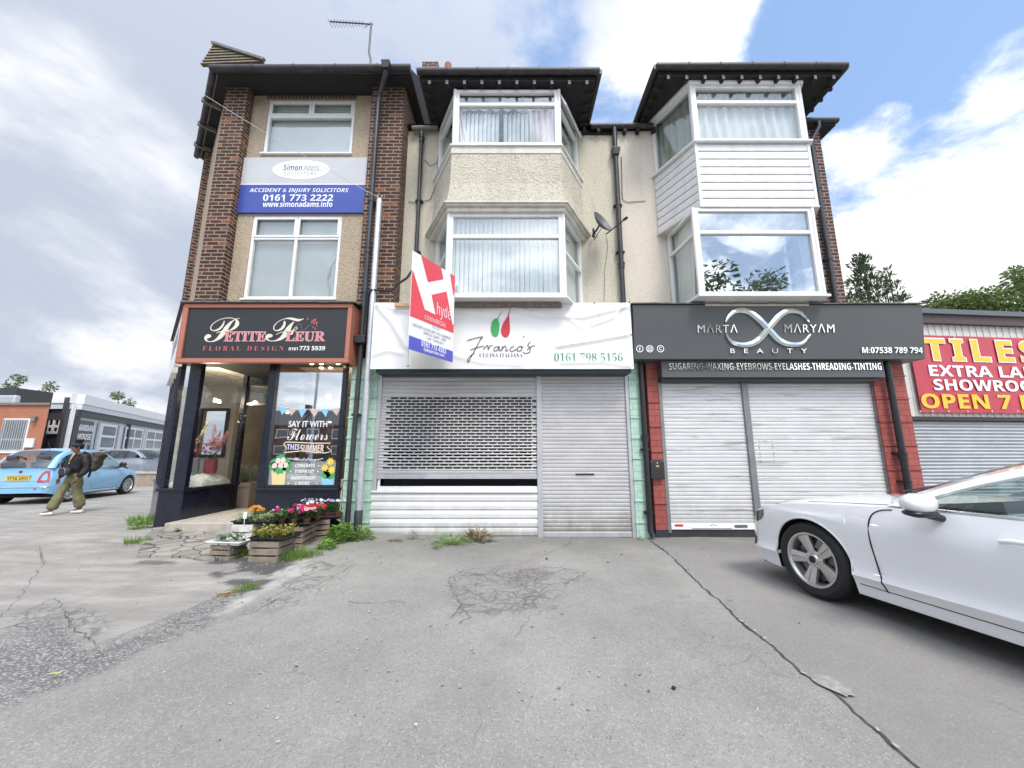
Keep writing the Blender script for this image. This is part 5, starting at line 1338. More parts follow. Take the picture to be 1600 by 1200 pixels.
mb.box(BX0 + .003, BX1 - .003, Y + .012, YS - .0, BZ0 + .01, BZ1 - .004); mb.build('banner_sheet', M_vinyl, bs, smooth=40)
mb = MB(); mb.box(BX0 + .08, BX1 - .03, Y + .05, YS + .06, BZ0 - .05, BZ0 + .0099); mb.build('shutter_box', mat('dark_green_box', (.02, .045, .05), .5), bs)
def onban(mb):
    mb.v = [(p[0], bsurf(p[0], p[2]) - .010 + (p[1] - Y) * .3, p[2]) for p in mb.v]
    return mb
mb = MB(); mb.prism(spline([at(*z6(*p), Y) for p in [(768,700),(778,735),(772,785),(756,798),(738,788),(730,755),(735,722),(750,702),(768,700)]], 5)[:-1], (0, -.002, 0)); mb.ribbon(spline([at(*z6(*p), Y) for p in [(760,712),(774,690),(792,658)]]), .022, (0, -1, 0), wf=lambda t: 1 - .7*t); onban(mb).build('green_chilli', col_mat('chilli_green', (.05, .36, .09)), bs)
mb = MB(); mb.prism(spline([at(*z6(*p), Y) for p in [(830,665),(832,705),(836,760),(828,792),(808,801),(790,786),(787,758),(800,722),(818,695),(830,665)]], 5)[:-1], (0, -.002, 0)); mb.ribbon(spline([at(*z6(*p), Y) for p in [(824,690),(832,665),(844,630)]]), .022, (0, -1, 0), wf=lambda t: 1 - .75*t); onban(mb).build('red_chilli', col_mat('chilli_red', (.55, .03, .045)), bs)
mb = MB()
for pts in ([(600,820),(640,808),(684,799),(676,812)], [(676,806),(655,850),(628,900),(606,940),(608,915),(640,888)], [(618,872),(650,860),(692,850)],
            [(690,868),(712,846),(716,870),(724,852),(740,846)], [(775,852),(752,858),(748,876),(764,874),(777,852),(776,876),(786,870)], [(790,878),(794,852),(792,866),(806,850),(814,858),(814,878),(828,868)],
            [(858,852),(840,860),(838,876),(852,878),(872,866)], [(892,850),(876,862),(880,878),(898,872),(900,856),(892,850),(912,858)], [(914,793),(910,803)], [(948,826),(934,846),(948,862),(942,884),(918,890),(906,880)], [(930,872),(955,852),(975,848)]):
    mb.ribbon(spline([at(*z6(*p), Y) for p in pts], 6), .013, (0, -1, 0))
onban(mb).build('handwritten_lettering', M_blackink, bs)
mb = MB(); tz(mb, 'CUCINA ITALIANA', z6, 668, 906, 890, 911, Y, style='serifbold', bold=-.012, proud=.001); onban(mb).build('small_lettering', M_blackink, bs)
mb = MB(); tz(mb, '0161 798 5156', z6, 1080, 1456, 888, 934, Y, style='serifbold', bold=-.022, proud=.001); onban(mb).build('phone_number', M_greenink, bs)
mb = MB()
for x, y in ((1495,607),(1503,787),(1508,955),(790,612),(725,616),(1300,612)): c = at(*z6(x, y), Y); mb.tube([c + V((0, -.008, 0)), c + V((0, .004, 0))], .012, 8)
mb.build('eyelet', M_black, bs)
# ---- beauty salon fascia, leaning forward at the top
ms = thing('shop_sign', 'large slate grey beauty salon sign with polished infinity emblem', 'shop sign', (4.6, 6.4, AZ(561, 6.35)))
YT, YBt = 6.22, 6.33
mA = at(988,476,YT); mB = at(1440,477,YT); mC = at(1447,561,YBt); mD = at(992,562,YBt)
SX0 = (mA.x + mD.x)/2; SX1 = (mB.x + mC.x)/2; SZ0 = mC.z; SZ1 = mA.z
sup = (V((0, YT, SZ1)) - V((0, YBt, SZ0))).normalized(); snr = RX.cross(sup)
def onsign(px, py):
    r_ = V(ray(px, py)); o_ = V((0, 0, CAMH)); p0_ = V((0, YBt, SZ0)); t_ = (p0_ - o_).dot(snr) / r_.dot(snr); return o_ + r_ * t_
mb = MB(); mb.add([V((SX0, YBt, SZ0)), V((SX1, YBt, SZ0)), V((SX1, YT, SZ1)), V((SX0, YT, SZ1)), V((SX0, YS + .1, SZ0)), V((SX1, YS + .1, SZ0)), V((SX1, YS + .1, SZ1)), V((SX0, YS + .1, SZ1))], [(0, 1, 2, 3), (5, 4, 7, 6), (1, 5, 6, 2), (4, 0, 3, 7), (3, 2, 6, 7), (4, 5, 1, 0)])
mb.build('sign_panel', M_slate, ms, bevel=.004)
mb = MB(); x = SX0 - .02
while x < SX1 - .05:
    w_ = rr_.uniform(.10, .22); mb.prism([V((x, YT - .03, SZ1 + .002 + rr_.uniform(0, .012))), V((x + w_, YT - .03, SZ1 + .002 + rr_.uniform(0, .012))), V((x + w_, YM - .05, SZ1 + .16)), V((x, YM - .05, SZ1 + .16))], (0, 0, .018)); x += w_*.98
mb.build('lead_flashing', M_lead, ms)
LY = YT + .215
mb = MB(); x0_ = (at(1033,562,LY).x + at(1033,590,LY).x)/2 + .01; x1_ = (at(1380,562,LY).x + at(1383,590,LY).x)/2
lz0 = AZ(589.5, LY); mb.box(x0_, x1_, LY, YS + .1, lz0, SZ0 - .004); mb.build('lower_panel', M_slate, ms, bevel=.004)
mb = MB(); mb.box(x0_ + .0, x1_ - .1, LY + .06, YS + .09, lz0 - .06, lz0 - .001); mb.build('shutter_box', M_black, ms)
def ts(mb, body, zf, x0, x1, y0, y1, **k):
    a = zf(x0, y0); b = zf(x1, y1); ym = (a[1] + b[1]) / 2; xm = (a[0] + b[0]) / 2
    p = onsign(a[0], ym); q = onsign(b[0], ym); u = onsign(xm, a[1]); l_ = onsign(xm, b[1])
    text(mb, body, (p + q + u + l_) / 4, RX, sup, (q - p).length, (u - l_).length, th=k.pop('proud', .022), **k)
z9 = zpx(960, 300, 4.0)
for w_, zf, b_, k_ in (('M\u039bRT\u039b', z9, (517, 764, 830, 880), dict(bold=-.006, space=1.15)), ('M\u039bRY\u039bM', z9, (1058, 1368, 826, 879), dict(bold=-.006, space=1.15)), ('B   E   A   U   T   Y', z9, (720, 1198, 980, 1008), dict(bold=-.004)), ('M:07538 789 794', zpx(960, 460, 3.077), (1186, 1476, 255, 283), dict(style='sansbold'))):
    mb = MB(); ts(mb, w_, zf, *b_, **k_); mb.build('lettering', M_mirror, ms)
for pts in ([(690,818),(712,778),(760,745),(830,750),(900,800),(960,862),(1030,932),(1100,955),(1170,945),(1221,888)], [(694,888),(735,942),(815,957),(890,930),(960,850),(1030,772),(1090,745),(1160,760),(1214,818)]):
    P_ = spline([onsign(*z9(*p)) + snr * .03 for p in pts], 8); mb = MB(); n_ = len(P_)
    wv = lambda t: .018 + .085 * math.sin(math.pi * t) ** .8
    A = []; B = []
    for i, p in enumerate(P_):
        d = (P_[min(i+1, n_-1)] - P_[max(i-1, 0)]).normalized(); s_ = snr.cross(d) * wv(i/(n_-1)) * .5; A.append(p + s_); B.append(p - s_)
    C = [(a_ + b_)/2 + snr * .014 for a_, b_ in zip(A, B)]
    for i in range(n_ - 1):
        mb.add([A[i], C[i], C[i+1], A[i+1]], [(0, 1, 2, 3)]); mb.add([C[i], B[i], B[i+1], C[i+1]], [(0, 1, 2, 3)])
        mb.add([A[i] - snr*.03, A[i], A[i+1], A[i+1] - snr*.03], [(0, 1, 2, 3)]); mb.add([B[i], B[i] - snr*.03, B[i+1] - snr*.03, B[i+1]], [(0, 1, 2, 3)])
    M_mirror2 = M_mirror; mb.build('infinity_emblem', M_mirror, ms, smooth=30)
mb = MB()
for i, x in enumerate((158, 220, 287)):
    c = onsign(*z9(x, 980)) + snr * .008; rad = .055
    pts = [c + (RX * math.cos(t*math.pi/12) + sup * math.sin(t*math.pi/12)) * rad for t in range(25)]
    mb.ribbon(pts, .012, snr)
    if i == 0: mb.ribbon([c + sup*.03 + RX*.012, c + sup*.022 - RX*.002, c - sup*.035 - RX*.002], .012, snr); mb.ribbon([c - RX*.016, c + RX*.016], .011, snr)
    elif i == 1:
        mb.ribbon([c + (RX * math.cos(t*math.pi/8) + sup * math.sin(t*math.pi/8)) * .018 for t in range(17)], .009, snr); mb.ribbon([c + V(p_[0] * RX + p_[1] * sup) for p_ in ((-.03,-.03),(.03,-.03),(.03,.03),(-.03,.03),(-.03,-.03))], .008, snr)
    else: mb.ribbon([c + RX*.02 + sup*.02, c - RX*.005 + sup*.03, c - RX*.02, c + RX*.0 - sup*.025, c + RX*.02 - sup*.015], .011, snr)
mb.build('round_icon', M_mirror, ms)
mb = MB(); tz(mb, 'SUGARING-WAXING-EYEBROWS-EYELASHES-THREADING-TINTING', zpx(960, 460, 3.077), 260, 1278, 331, 364, LY, style='sansbold', bold=-.01, proud=.02); mb.build('service_lettering', M_mirror, ms)
# ---- painted lettering on the florist's window
YG = YP + .047
zw = zpx(390, 560, 5.452)
def wpart(name, m, fn):
    mb = MB(); fn(mb); return mb.build(name, m, shopwin)
M_skyb = col_mat('painted_sky_blue', (.25, .58, .78)); M_pinkg = col_mat('painted_dusty_pink', (.62, .50, .48)); M_ylw = col_mat('painted_yellow', (.80, .60, .10)); M_pot = col_mat('painted_cream', (.75, .62, .33)); M_leafp = col_mat('painted_green', (.07, .36, .12)); M_pale = col_mat('painted_pale_pink', (.78, .62, .56)); M_lilac = col_mat('painted_lilac', (.62, .60, .85))
wpart('bunting_line', M_letter, lambda mb: mb.ribbon(spline([at(*zw(*p), YG - .002) for p in [(235,405),(400,428),(520,432),(650,430),(790,420)]]), .008, (0, -1, 0)))
def flag(mb, pts): mb.prism([at(*zw(*p), YG) for p in pts], (0, -.0015, 0))
wpart('blue_flag', M_skyb, lambda mb: [flag(mb, p) for p in ([(252,412),(322,425),(275,482)], [(414,430),(490,433),(442,505)], [(602,433),(676,432),(650,500)])])
wpart('pink_flag', M_pinkg, lambda mb: [flag(mb, p) for p in ([(335,425),(405,430),(352,490)], [(510,434),(596,434),(552,502)], [(694,431),(776,422),(742,488)])])
for w_, b_, k_ in (('SAY IT WITH', (333, 662, 532, 585), dict(bold=.01)), ('Flowers', (325, 668, 598, 696), dict(style='script', bold=-.008)), ('Weddings', (372, 590, 845, 882), dict(style='script')), ('CONGRATS', (388, 555, 898, 927), dict(style='sansbold')),
        ('SYMPATHY', (385, 552, 947, 975), dict(style='sansbold')), ('ANNIVERSARY', (350, 565, 1003, 1033), dict(style='sansbold')), ('& MORE', (385, 510, 1048, 1078), dict(style='sansbold'))):
    wpart('window_lettering', M_letter, lambda mb: tz(mb, w_, zw, *b_, YG, proud=.002, **k_))
def wt(mb):
    for pts in ([(335,855),(350,850),(362,860),(375,852)], [(588,858),(602,862),(612,852),(628,856)]): mb.ribbon(spline([at(*zw(*p), YG - .002) for p in pts]), .008, (0, -1, 0))
    for x, y in ((352,912),(588,914),(350,962),(580,964),(330,1066),(570,1066)): c = at(*zw(x, y), YG - .002); mb.poly([c + V((.012*math.cos(t*math.pi/4), 0, .012*math.sin(t*math.pi/4))) for t in range(8)])
wpart('painted_flourish', M_letter, wt)
wpart('ribbon_outline', col_mat('painted_ivory', (.82, .76, .52)), lambda mb: [mb.ribbon([at(*zw(*p), YG - .002) for p in pts], .014, (0, -1, 0)) for pts in ([(310,712),(420,716),(540,722),(690,722),(660,755),(697,792),(640,806),(540,798),(420,790),(290,802),(312,762),(290,728),(310,712)],)])
wpart('this_lettering', M_skyb if False else M_lilac, lambda mb: tz(mb, 'THIS', zw, 318, 425, 730, 778, YG, style='sansbold', proud=.002))
wpart('summer_lettering', M_pale, lambda mb: tz(mb, 'SUMMER', zw, 432, 632, 734, 796, YG, style='sansbold', proud=.002))
wpart('painted_cream_pot', M_pot, lambda mb: mb.prism([at(*zw(*p), YG) for p in [(186,945),(312,945),(293,1105),(190,1105)]], (0, -.0015, 0)))
wpart('painted_blue_pot', M_skyb, lambda mb: mb.prism([at(*zw(*p), YG) for p in [(612,988),(720,1002),(712,1108),(618,1108)]], (0, -.0015, 0)))
def blob(mb, x, y, r, n=14, amp=0, lift=0.0):
    c = at(*zw(x, y), YG - .002 - lift); k = .0021 * r
    mb.poly([c + V((math.cos(t*2*math.pi/n), 0, math.sin(t*2*math.pi/n))) * k * (1 + amp * (t % 2)) for t in range(n)])
wpart('painted_leaves', M_leafp, lambda mb: [blob(mb, x, y, r, 18, .25) for x, y, r in ((215,890,32),(265,868,40),(310,880,30),(200,920,30),(315,925,32),(255,925,50),(650,985,34),(690,990,34),(660,960,26))])
wpart('painted_pale_roses', M_pale, lambda mb: [blob(mb, x, y, r, 14, 0, .002) for x, y, r in ((242,873,22),(285,868,22),(212,914,22),(268,912,23),(306,908,22))])
wpart('painted_daisies', M_ylw, lambda mb: [blob(mb, x, y, r, 16, .7, .002) for x, y, r in ((688,880,21),(640,932,20),(700,950,21))])
# ================================================================== pipes, pole, dish, aerial, board
def drainpipe(label, pts, r, group=None, hopper=None, brackets=(), m=None, loc=None, wall=None, shoe=True, collars=()):
    t = thing('drainpipe', label, 'drainpipe', loc or tuple(pts[-1]), 0, group)
    mb = MB(); mb.tube(pts, r, 14); mb.build('pipe', m or M_pipe, t, smooth=60)
    for z in collars:
        p = min(pts, key=lambda q: abs(q[2] - z)); x, y = p[0], p[1]
        mb = MB(); mb.tube([(x, y, z - .05), (x, y, z + .05)], r + .012, 14); mb.tube([(x, y, z + .035), (x, y, z + .06)], r + .02, 14); mb.build('collar', m or M_pipe, t, smooth=50)
    for z in brackets:
        p = min(pts, key=lambda q: abs(q[2] - z)); x, y = p[0], p[1]
        mb = MB(); mb.tube([(x, y, z - .02), (x, y, z + .02)], r + .01, 12); mb.box(x - r - .035, x + r + .035, y + .01, (wall or y + .08), z - .018, z + .018)
        for s in (-1, 1): mb.tube([(x + s*(r + .025), y - .01, z), (x + s*(r + .025), y + .03, z)], .012, 6)
        mb.build('bracket', m or M_pipe, t)
    if hopper:
        x, y, z = hopper; mb = MB(); a = .085; b = .06
        mb.add([(x-a,y-a,z+.08),(x+a,y-a,z+.08),(x+a,y+a*.8,z+.08),(x-a,y+a*.8,z+.08),(x-b,y-b,z-.08),(x+b,y-b,z-.08),(x+b,y+b,z-.08),(x-b,y+b,z-.08)], [(0,1,2,3),(7,6,5,4),(4,5,1,0),(5,6,2,1),(6,7,3,2),(7,4,0,3)]); mb.build('hopper', m or M_black, t, bevel=.012)
    return t
pa = at(590, 145, 6.47); pb = at(566, 530, 6.47); X_ = (pa.x + pb.x) / 2 + .01; ph_ = at(609, 103, 6.3)
drainpipe('long dark downpipe beside the galvanised pole, swan necked from the corner building gutter', [(ph_.x, 6.13, ph_.z - .24), (ph_.x - .01, 6.15, ph_.z - .33), (X_ + .02, 6.46, at(590,150,6.47).z), (X_, 6.47, at(590,160,6.47).z), (X_, 6.47, 6.0), (X_, 6.47, 5.0), (X_, 6.47, 4.2), (X_, 6.47, AZ(531, 6.47)), (X_ - .01, 6.47, 2.0), (X_ - .02, 6.47, 1.0), (X_ - .02, 6.47, .05)], .042, 'black downpipes on the shop fronts', hopper=(ph_.x, 6.13, ph_.z - .22), brackets=(6.0, 4.2, 2.0), wall=6.6, collars=(5.0,))
hz = AZ(531, 6.42)
hb = thing('rainwater_box', 'small black rainwater box joining pipes above the mint green bricks', 'rainwater box', (X_, 6.45, hz))
mb = MB(); mb.box(X_ - .10, X_ + .09, 6.36, 6.56, hz - .07, hz + .07); mb.build('box_body', M_black, hb, bevel=.015)
mb = MB(); mb.tube([(X_ + .06, 6.44, hz + .07), (X_ + .06, 6.44, hz + .75), (X_ + .09, 6.40, hz + .86), (X_ + .16, 6.40, hz + .92)], .022, 10); mb.build('overflow_pipe', M_black, hb, smooth=60)
pm = at(655, 300, YM - .08)
drainpipe('thin black soil pipe on cream roughcast left of the middle bay', [(pm.x - .02, YM - .08, ZM - .04), (pm.x, YM - .08, ZM - .18), (pm.x, YM - .08, 6.3), (pm.x, YM - .08, 5.2), (pm.x, YM - .08, 3.8)], .038, 'black downpipes on the shop fronts', brackets=(6.3, 5.2), wall=YM, collars=(ZM - .28,))
pc = at(967, 340, YM - .08); hp = AZ(238, YM - .1)
drainpipe('dark downpipe between cream and pink roughcast behind the satellite dish', [(pc.x, YM - .09, ZM), (pc.x, YM - .08, hp), (pc.x, YM - .08, 6.2), (pc.x, YM - .08, 5.2), (pc.x, YM - .08, 4.9), (pc.x, YM - .08, 3.7)], .048, 'black downpipes on the shop fronts', hopper=(pc.x, YM - .09, hp), brackets=(6.2, 5.2), wall=YM - .002, collars=(4.9,))
pl = (at(1005,600,6.55).x + at(1015,835,6.55).x) / 2
drainpipe('black downpipe between mint green and red brick pilasters', [(pl, 6.56, 2.95), (pl, 6.56, 2.2), (pl, 6.56, 1.6), (pl, 6.56, 1.42), (pl, 6.56, .4), (pl, 6.56, .12), (pl + .03, 6.52, .03)], .045, 'black downpipes on the shop fronts', brackets=(1.42, .4), wall=6.64, m=M_black, collars=(1.6,))
pr = (at(1274,240,YM - .2).x + at(1306,470,YM - .2).x) / 2; pu = at(1283, 207, YM - .25)
drainpipe('grey downpipe in front of brown brick right of the boarded bay', [(pu.x, YM - .22, ZM + .03), (pu.x, YM - .22, ZM - .10), (pr, YM - .17, ZM - .38), (pr, YM - .17, 6.5), (pr, YM - .17, 5.0), (pr, YM - .17, 3.9)], .042, 'black downpipes on the shop fronts', brackets=(6.5, 5.0), wall=YM - .1)
pz = (at(1391,570,6.48).x + at(1418,765,6.48).x) / 2
drainpipe('black downpipe over the red brick pilaster behind the white car', [(pz, 6.5, 2.95), (pz, 6.5, 2.2), (pz, 6.5, 1.36), (pz, 6.5, .9), (pz, 6.5, .05)], .05, 'black downpipes on the shop fronts', brackets=(1.36, .9), wall=6.6, m=M_black, collars=(1.3,))
# galvanised pole with a drop wire
gp = thing('steel_pole', 'galvanised steel pole standing before the mint green bricks', 'pole', (-2.47, 6.45, gz(-2.47, 6.45)))
zt_ = AZ(312, 6.45)
mb = MB(); mb.lathe([(.056, .45), (.055, 2.0), (.053, zt_ - .02), (.045, zt_), (0, zt_)], 20, Matrix.Translation((-2.47, 6.45, 0))); mb.build('tube', M_steel, gp, smooth=40)
mb = MB(); mb.lathe([(.066, 0), (.066, .44), (.057, .46)], 20, Matrix.Translation((-2.47, 6.45, 0))); mb.build('base_sleeve', M_pipe, gp, smooth=40)
mb = MB()
for s in (-1, 1): mb.tube([(-2.47, 6.45, zt_), (-2.47 + s*.05, 6.45, zt_ + .09)], .008, 6)
mb.tube([(-2.53, 6.45, zt_ - .05), (-2.41, 6.45, zt_ - .05)], .008, 6); mb.build('wire_hook', M_steel, gp)
M_wire = col_mat('pale_wire', (.55, .55, .54), .6)
def wire(label, pts, r, m, group=None, name='overhead_wire'):
    mb = MB(); mb.tube(pts, r, 6, caps=False); o = mb.build(name, m, None, smooth=180); return tag(o, label, 'wire', group)
wa = V((-2.47, 6.45, zt_ + .03)); wb_ = at(317, 147, 6.0)
wire('pale drop wire slanting from the pole top to the corner eaves', [wa.lerp(wb_, i/10) - V((0, 0, .04*math.sin(math.pi*i/10))) for i in range(11)], .0045, M_wire)
wire('thin dark cable looping down the pink roughcast beside the downpipe', [at(971, 245, YM - .02), at(972, 300, YM - .02), at(973, 312, YM - .02), at(980, 316, YM - .02), at(1008, 314, YM - .02)], .006, M_black)
wire('thin dark cable looping across cream roughcast left of the bay', [at(664, 250, YM - .02), at(672, 259, YM - .02), at(682, 255, YM - .02), at(687, 235, YM - .02), at(681, 290, YM - .02), at(672, 312, YM - .02), at(652, 317, YM - .02), at(638, 315, YM - .02)], .006, M_black)
wire('fine brown cable hanging from the satellite dish down the cream wall', [at(947, 368, YM - .015), at(950, 385, YM - .015), at(945, 420, YM - .015), at(944, 470, YM - .015)], .004, M_board)
# satellite dish
dc = at(941, 347, 6.52)
sd = thing('satellite_dish', 'dark grey satellite dish on the cream wall between the bays', 'satellite dish', tuple(dc))
dn = V((.56, -.68, .42)).normalized(); q = dn.to_track_quat('Z', 'Y').to_matrix().to_4x4(); Md = Matrix.Translation(dc) @ q @ Matrix.Diagonal((.68, .84, 1, 1))
M_dish = mat('dark_grey_dish', (.10, .105, .115), .5, 6, .1)
mb = MB(); prof = [(.30 * i / 10, .09 * (i / 10) ** 2 - .07) for i in range(11)]; prof += [(.305, .022), (.30, .014)] + [(.30 * i / 10, .09 * (i / 10) ** 2 - .078) for i in range(9, -1, -1)]
mb.lathe(prof, 36, Md); mb.build('reflector', M_dish, sd, smooth=50)
wp = V((dc.x - .10, YM - .13, dc.z - .05)); bk = dc - dn * .08
mb = MB(); mb.tube([bk, bk + (wp - bk) * .5 + V((0, 0, -.02)), wp], .018, 8); mb.tube([(wp.x, wp.y, wp.z - .08), (wp.x, wp.y, wp.z + .1)], .022, 8); mb.tube([wp, (wp.x, YM - .04, wp.z)], .02, 8); mb.build('mounting_arm', M_black, sd)
lo_ = dc + V((.05, -.04, -.27)); ln = dc + V((.40, -.22, -.05))
mb = MB(); mb.tube([lo_, ln], .012, 8); mb.tube([ln, ln - dn*.09 + UP*.03], .026, 10); mb.build('receiver_arm', M_black, sd)
wire('black cable loop behind the satellite dish bracket', [wp + V((0, -.02, .02)), wp + V((.06, -.04, -.08)), wp + V((-.02, -.04, -.17)), bk + V((.03, -.02, -.08))], .006, M_black)
# roof aerial
YA = 7.6; a0 = at(580, 37, YA); a1 = at(583, 97, YA); ax = a0.x
ta_ = thing('tv_aerial', 'thin television aerial on a crooked mast above the corner roof', 'aerial', (ax, YA, zr + .5))
mb = MB(); mb.tube([(ax + .10, YA, a1.z - 1.2), (ax + .05, YA, a1.z + .1), (ax, YA, a1.z + .28), (ax, YA, a0.z + .02)], .024, 8); mb.build('mast', M_pipe, ta_, smooth=60)
bx = at(517, 38, YA).x; zb_ = a0.z - .02
mb = MB(); mb.tube([(ax + .04, YA, zb_), (bx, YA - .05, zb_ + .015)], .016, 6); mb.build('boom', M_pipe, ta_)
mb = MB()
for i in range(12):
    f = i / 11; x = bx + (ax - .16 - bx) * f; l_ = .09 + .10 * f
    mb.tube([(x, YA - .15, zb_ - l_ * .55), (x, YA + .1, zb_ + l_ * .35)], .006, 5)
mb.tube([(ax - .1, YA, zb_ - .10), (ax - .1, YA, zb_ + .10)], .006, 5); mb.tube([(ax - .16, YA, zb_ - .11), (ax - .06, YA, zb_ - .02)], .006, 5)
mb.build('element', M_pipe, ta_)
# letting board
fbA = V((at(641,470,5.10).x, 5.10, 0)); fbB = V((at(709,500,5.92).x, 5.92, 0))
zt_ = AZ(391, 5.10); zb_ = AZ(545, 5.10)
lb = thing('letting_board', 'red white and blue letting board jutting out over the white banner', 'letting board', (fbA.x, 5.9, zb_))
br = (fbB - fbA).normalized(); bn = br.cross(UP); BW = (fbB - fbA).length; BH = zt_ - zb_
def bpnt(u, v, o=0.0): return V((fbA.x, fbA.y, zt_)) + br * (u * BW) - UP * (v * BH) + bn * o
mb = MB(); mb.prism([bpnt(0, 0), bpnt(0, 1), bpnt(1, 1), bpnt(1, 0)], -bn * .006); mb.build('front_panel', M_letter, lb)
fbC = V((fbA.x - .30, 6.22, 0)); 
mb = MB(); d_ = (fbC - fbA); mb.prism([V((fbA.x, fbA.y, zt_)), V((fbC.x, fbC.y, zt_)), V((fbC.x, fbC.y, zb_)), V((fbA.x, fbA.y, zb_))], (.006, .002, 0)); mb.build('back_panel', M_letter, lb)
def zz6(x, y):                                      # from the enlarged view of the board to its own u, v
    u = (x - 125) / 410.0; top = 50 + u * 298; bot = 985 + u * 170; return u, (y - top) / (bot - top)
def bpoly(name, polys, m, o=.002):
    mb = MB()
    for p in polys: mb.prism([bpnt(*q, o) for q in p], -bn * .0015)
    return mb.build(name, m, lb)
cl = lambda p: (min(1, max(0, p[0])), min(1, max(0, p[1])))
Q = lambda *pts: [cl(zz6(*p)) for p in pts]
M_bred = col_mat('board_red', (.74, .075, .10), .4); M_bblue = col_mat('board_blue', (.09, .10, .50), .4)
vb = zz6(120, 682)[1]
bpoly('red_print', [Q((196,96),(388,240),(415,360),(268,372)), Q((480,312),(535,350),(535,545),(520,520)), Q((125,240),(140,262),(250,630),(350,690),(305,497),(450,483),(520,800),(535,815),(535,890),(125,682))], M_bred)
bpoly('blue_print', [Q((122,858),(535,1055),(535,1158),(122,985))], M_bblue)
def btext(mb, body, x0, x1, yc, h, **k):
    """x range in the enlarged view, yc the middle of the line at its centre"""
    xm = (x0 + x1) / 2; u0 = (x0 - 125) / 410; u1 = (x1 - 125) / 410; u, v = zz6(xm, yc)
    text(mb, body, bpnt(u, v, .003), br, UP, (u1 - u0) * BW, h * BH / 850, th=.0015, **k)
mb = MB(); btext(mb, 'hyde', 360, 500, 685, 150, style='sansbold', bold=-.03); btext(mb, 'COMMERCIAL', 252, 455, 752, 40, style='sansbold', bold=-.03); btext(mb, '0161 773 4583', 232, 462, 992, 50, style='sansbold'); btext(mb, 'hydepartners.com', 255, 445, 1042, 38, style='sansbold'); mb.build('white_lettering', M_letter, lb)
for b_ in (('TO LET', 318, 405, 815, 30), ('GROUND FLOOR UNIT WITH BASEMENT', 152, 512, 850, 26), ('APPROX 1044FT\u00b2 / 97M\u00b2', 245, 460, 898, 26), ('CAF\u00c9 / TAKEAWAY', 275, 435, 932, 26)): mb = MB(); btext(mb, *b_); mb.build('small_lettering', M_greytext, lb)
zbt = AZ(476, 6.2); mb = MB(); mb.box(at(616,476,6.2).x, at(749,474,6.2).x, 6.19, 6.24, zbt - .03, zbt + .03); mb.build('batten', M_tim, lb, bevel=.003)
mb = MB(); mb.box(fbC.x - .02, fbC.x + .02, 6.2, 6.24, zb_ - .0, zb_ + .02); mb.build('clip', M_steel, lb)
za = AZ(436, 6.0); mb = MB(); mb.tube([(X_ + .16, 6.42, hz + .92), (-2.1, 6.35, za - .06), (-1.95, 6.2, za + .01), (-1.75, 6.0, za + .02), (fbA.x - .05, 5.5, za + .0)], .020, 8); mb.build('bracket_arm', M_black, lb, smooth=60)
# letter box on the red pilaster
lx0 = at(1015.5, 733, 6.6).x; lx1 = at(1037, 733, 6.6).x; lz0 = AZ(748, 6.56); lz1 = AZ(719, 6.56)
mbx = thing('letter_box', 'black wall letter box with small brass plate on red bricks', 'letter box', ((lx0+lx1)/2, 6.6, lz0))
mb = MB(); mb.prism([V((lx0, 6.56, lz0)), V((lx0, 6.56, lz1 - .03)), V((lx0, 6.60, lz1)), V((lx0, 6.64, lz1)), V((lx0, 6.64, lz0))], (lx1 - lx0, 0, 0)); mb.build('box_body', M_black, mbx, bevel=.006)
mb = MB(); mb.box(lx0 + .09, lx1 - .09, 6.556, 6.559, lz1 - .11, lz1 - .085); mb.build('name_plate', col_mat('brass', (.6, .45, .2), .4, metal=.6), mbx)
mb = MB(); mb.tube([((lx0+lx1)/2 - .0, 6.556, lz1 - .045), ((lx0+lx1)/2, 6.562, lz1 - .045)], .011, 10); mb.build('lock', M_steel, mbx)

# ================================================================== TILE SHOWROOM on the right
TD = V((.9957, .093, 0)); TN = V((.093, -.9957, 0)); T0 = V((6.9, 7.9, 0))
ts_ = thing('showroom', 'low tile showroom with ribbed cladding, flat roof and grey roller shutter', 'showroom', (9, 8.2, 0))
def tpl(mb, a, b, z0, z1, t0, t1):
    p = T0 + TD*a; q = T0 + TD*b
    mb.plan([(p.x + TN.x*t1, p.y + TN.y*t1), (q.x + TN.x*t1, q.y + TN.y*t1), (q.x + TN.x*t0, q.y + TN.y*t0), (p.x + TN.x*t0, p.y + TN.y*t0)], z0, z1)
ZTR = at(1445, 484, 7.95).z; ZTS = at(1445, 650, 7.95).z; ZTF = at(1445, 503, 7.95).z
LT = 7.5
mb = MB(); tpl(mb, -.3, LT, ZTS, ZTF, -.25, 0)
n_r = 46
for i in range(n_r): a = -.3 + (LT + .3) * i / n_r; tpl(mb, a + .02, a + .10, ZTS + .01, ZTF - .001, .001, .010)
mb.build('cladding_wall', mat('beige_ribbed_cladding', (.60, .58, .54), .5, 4, .06), ts_)
mb = MB(); tpl(mb, -.3, LT, 0, ZTS - .001, -.5, -.25); mb.build('wall', M_brick2, ts_)
mb = MB(); tpl(mb, .42, LT - .4, ZTS - .08, ZTS - .002, -.2, .0); mb.build('shutter_box', M_black, ts_)
mb = MB(); tpl(mb, -.3, LT, ZTF, ZTR - .08, -.3, .10); mb.build('eaves_fascia', col_mat('brown_eaves_board', (.075, .05, .055), .6), ts_)
mb = MB(); tpl(mb, -.4, LT, ZTR - .079, ZTR + .03, -7, .16); mb.build('roof', col_mat('grey_sheet_roof', (.10, .115, .13), .5), ts_)
mb = MB(); z0s = 0.02; k_ = 28; p_ = (ZTS - .08 - z0s) / k_
prof = []
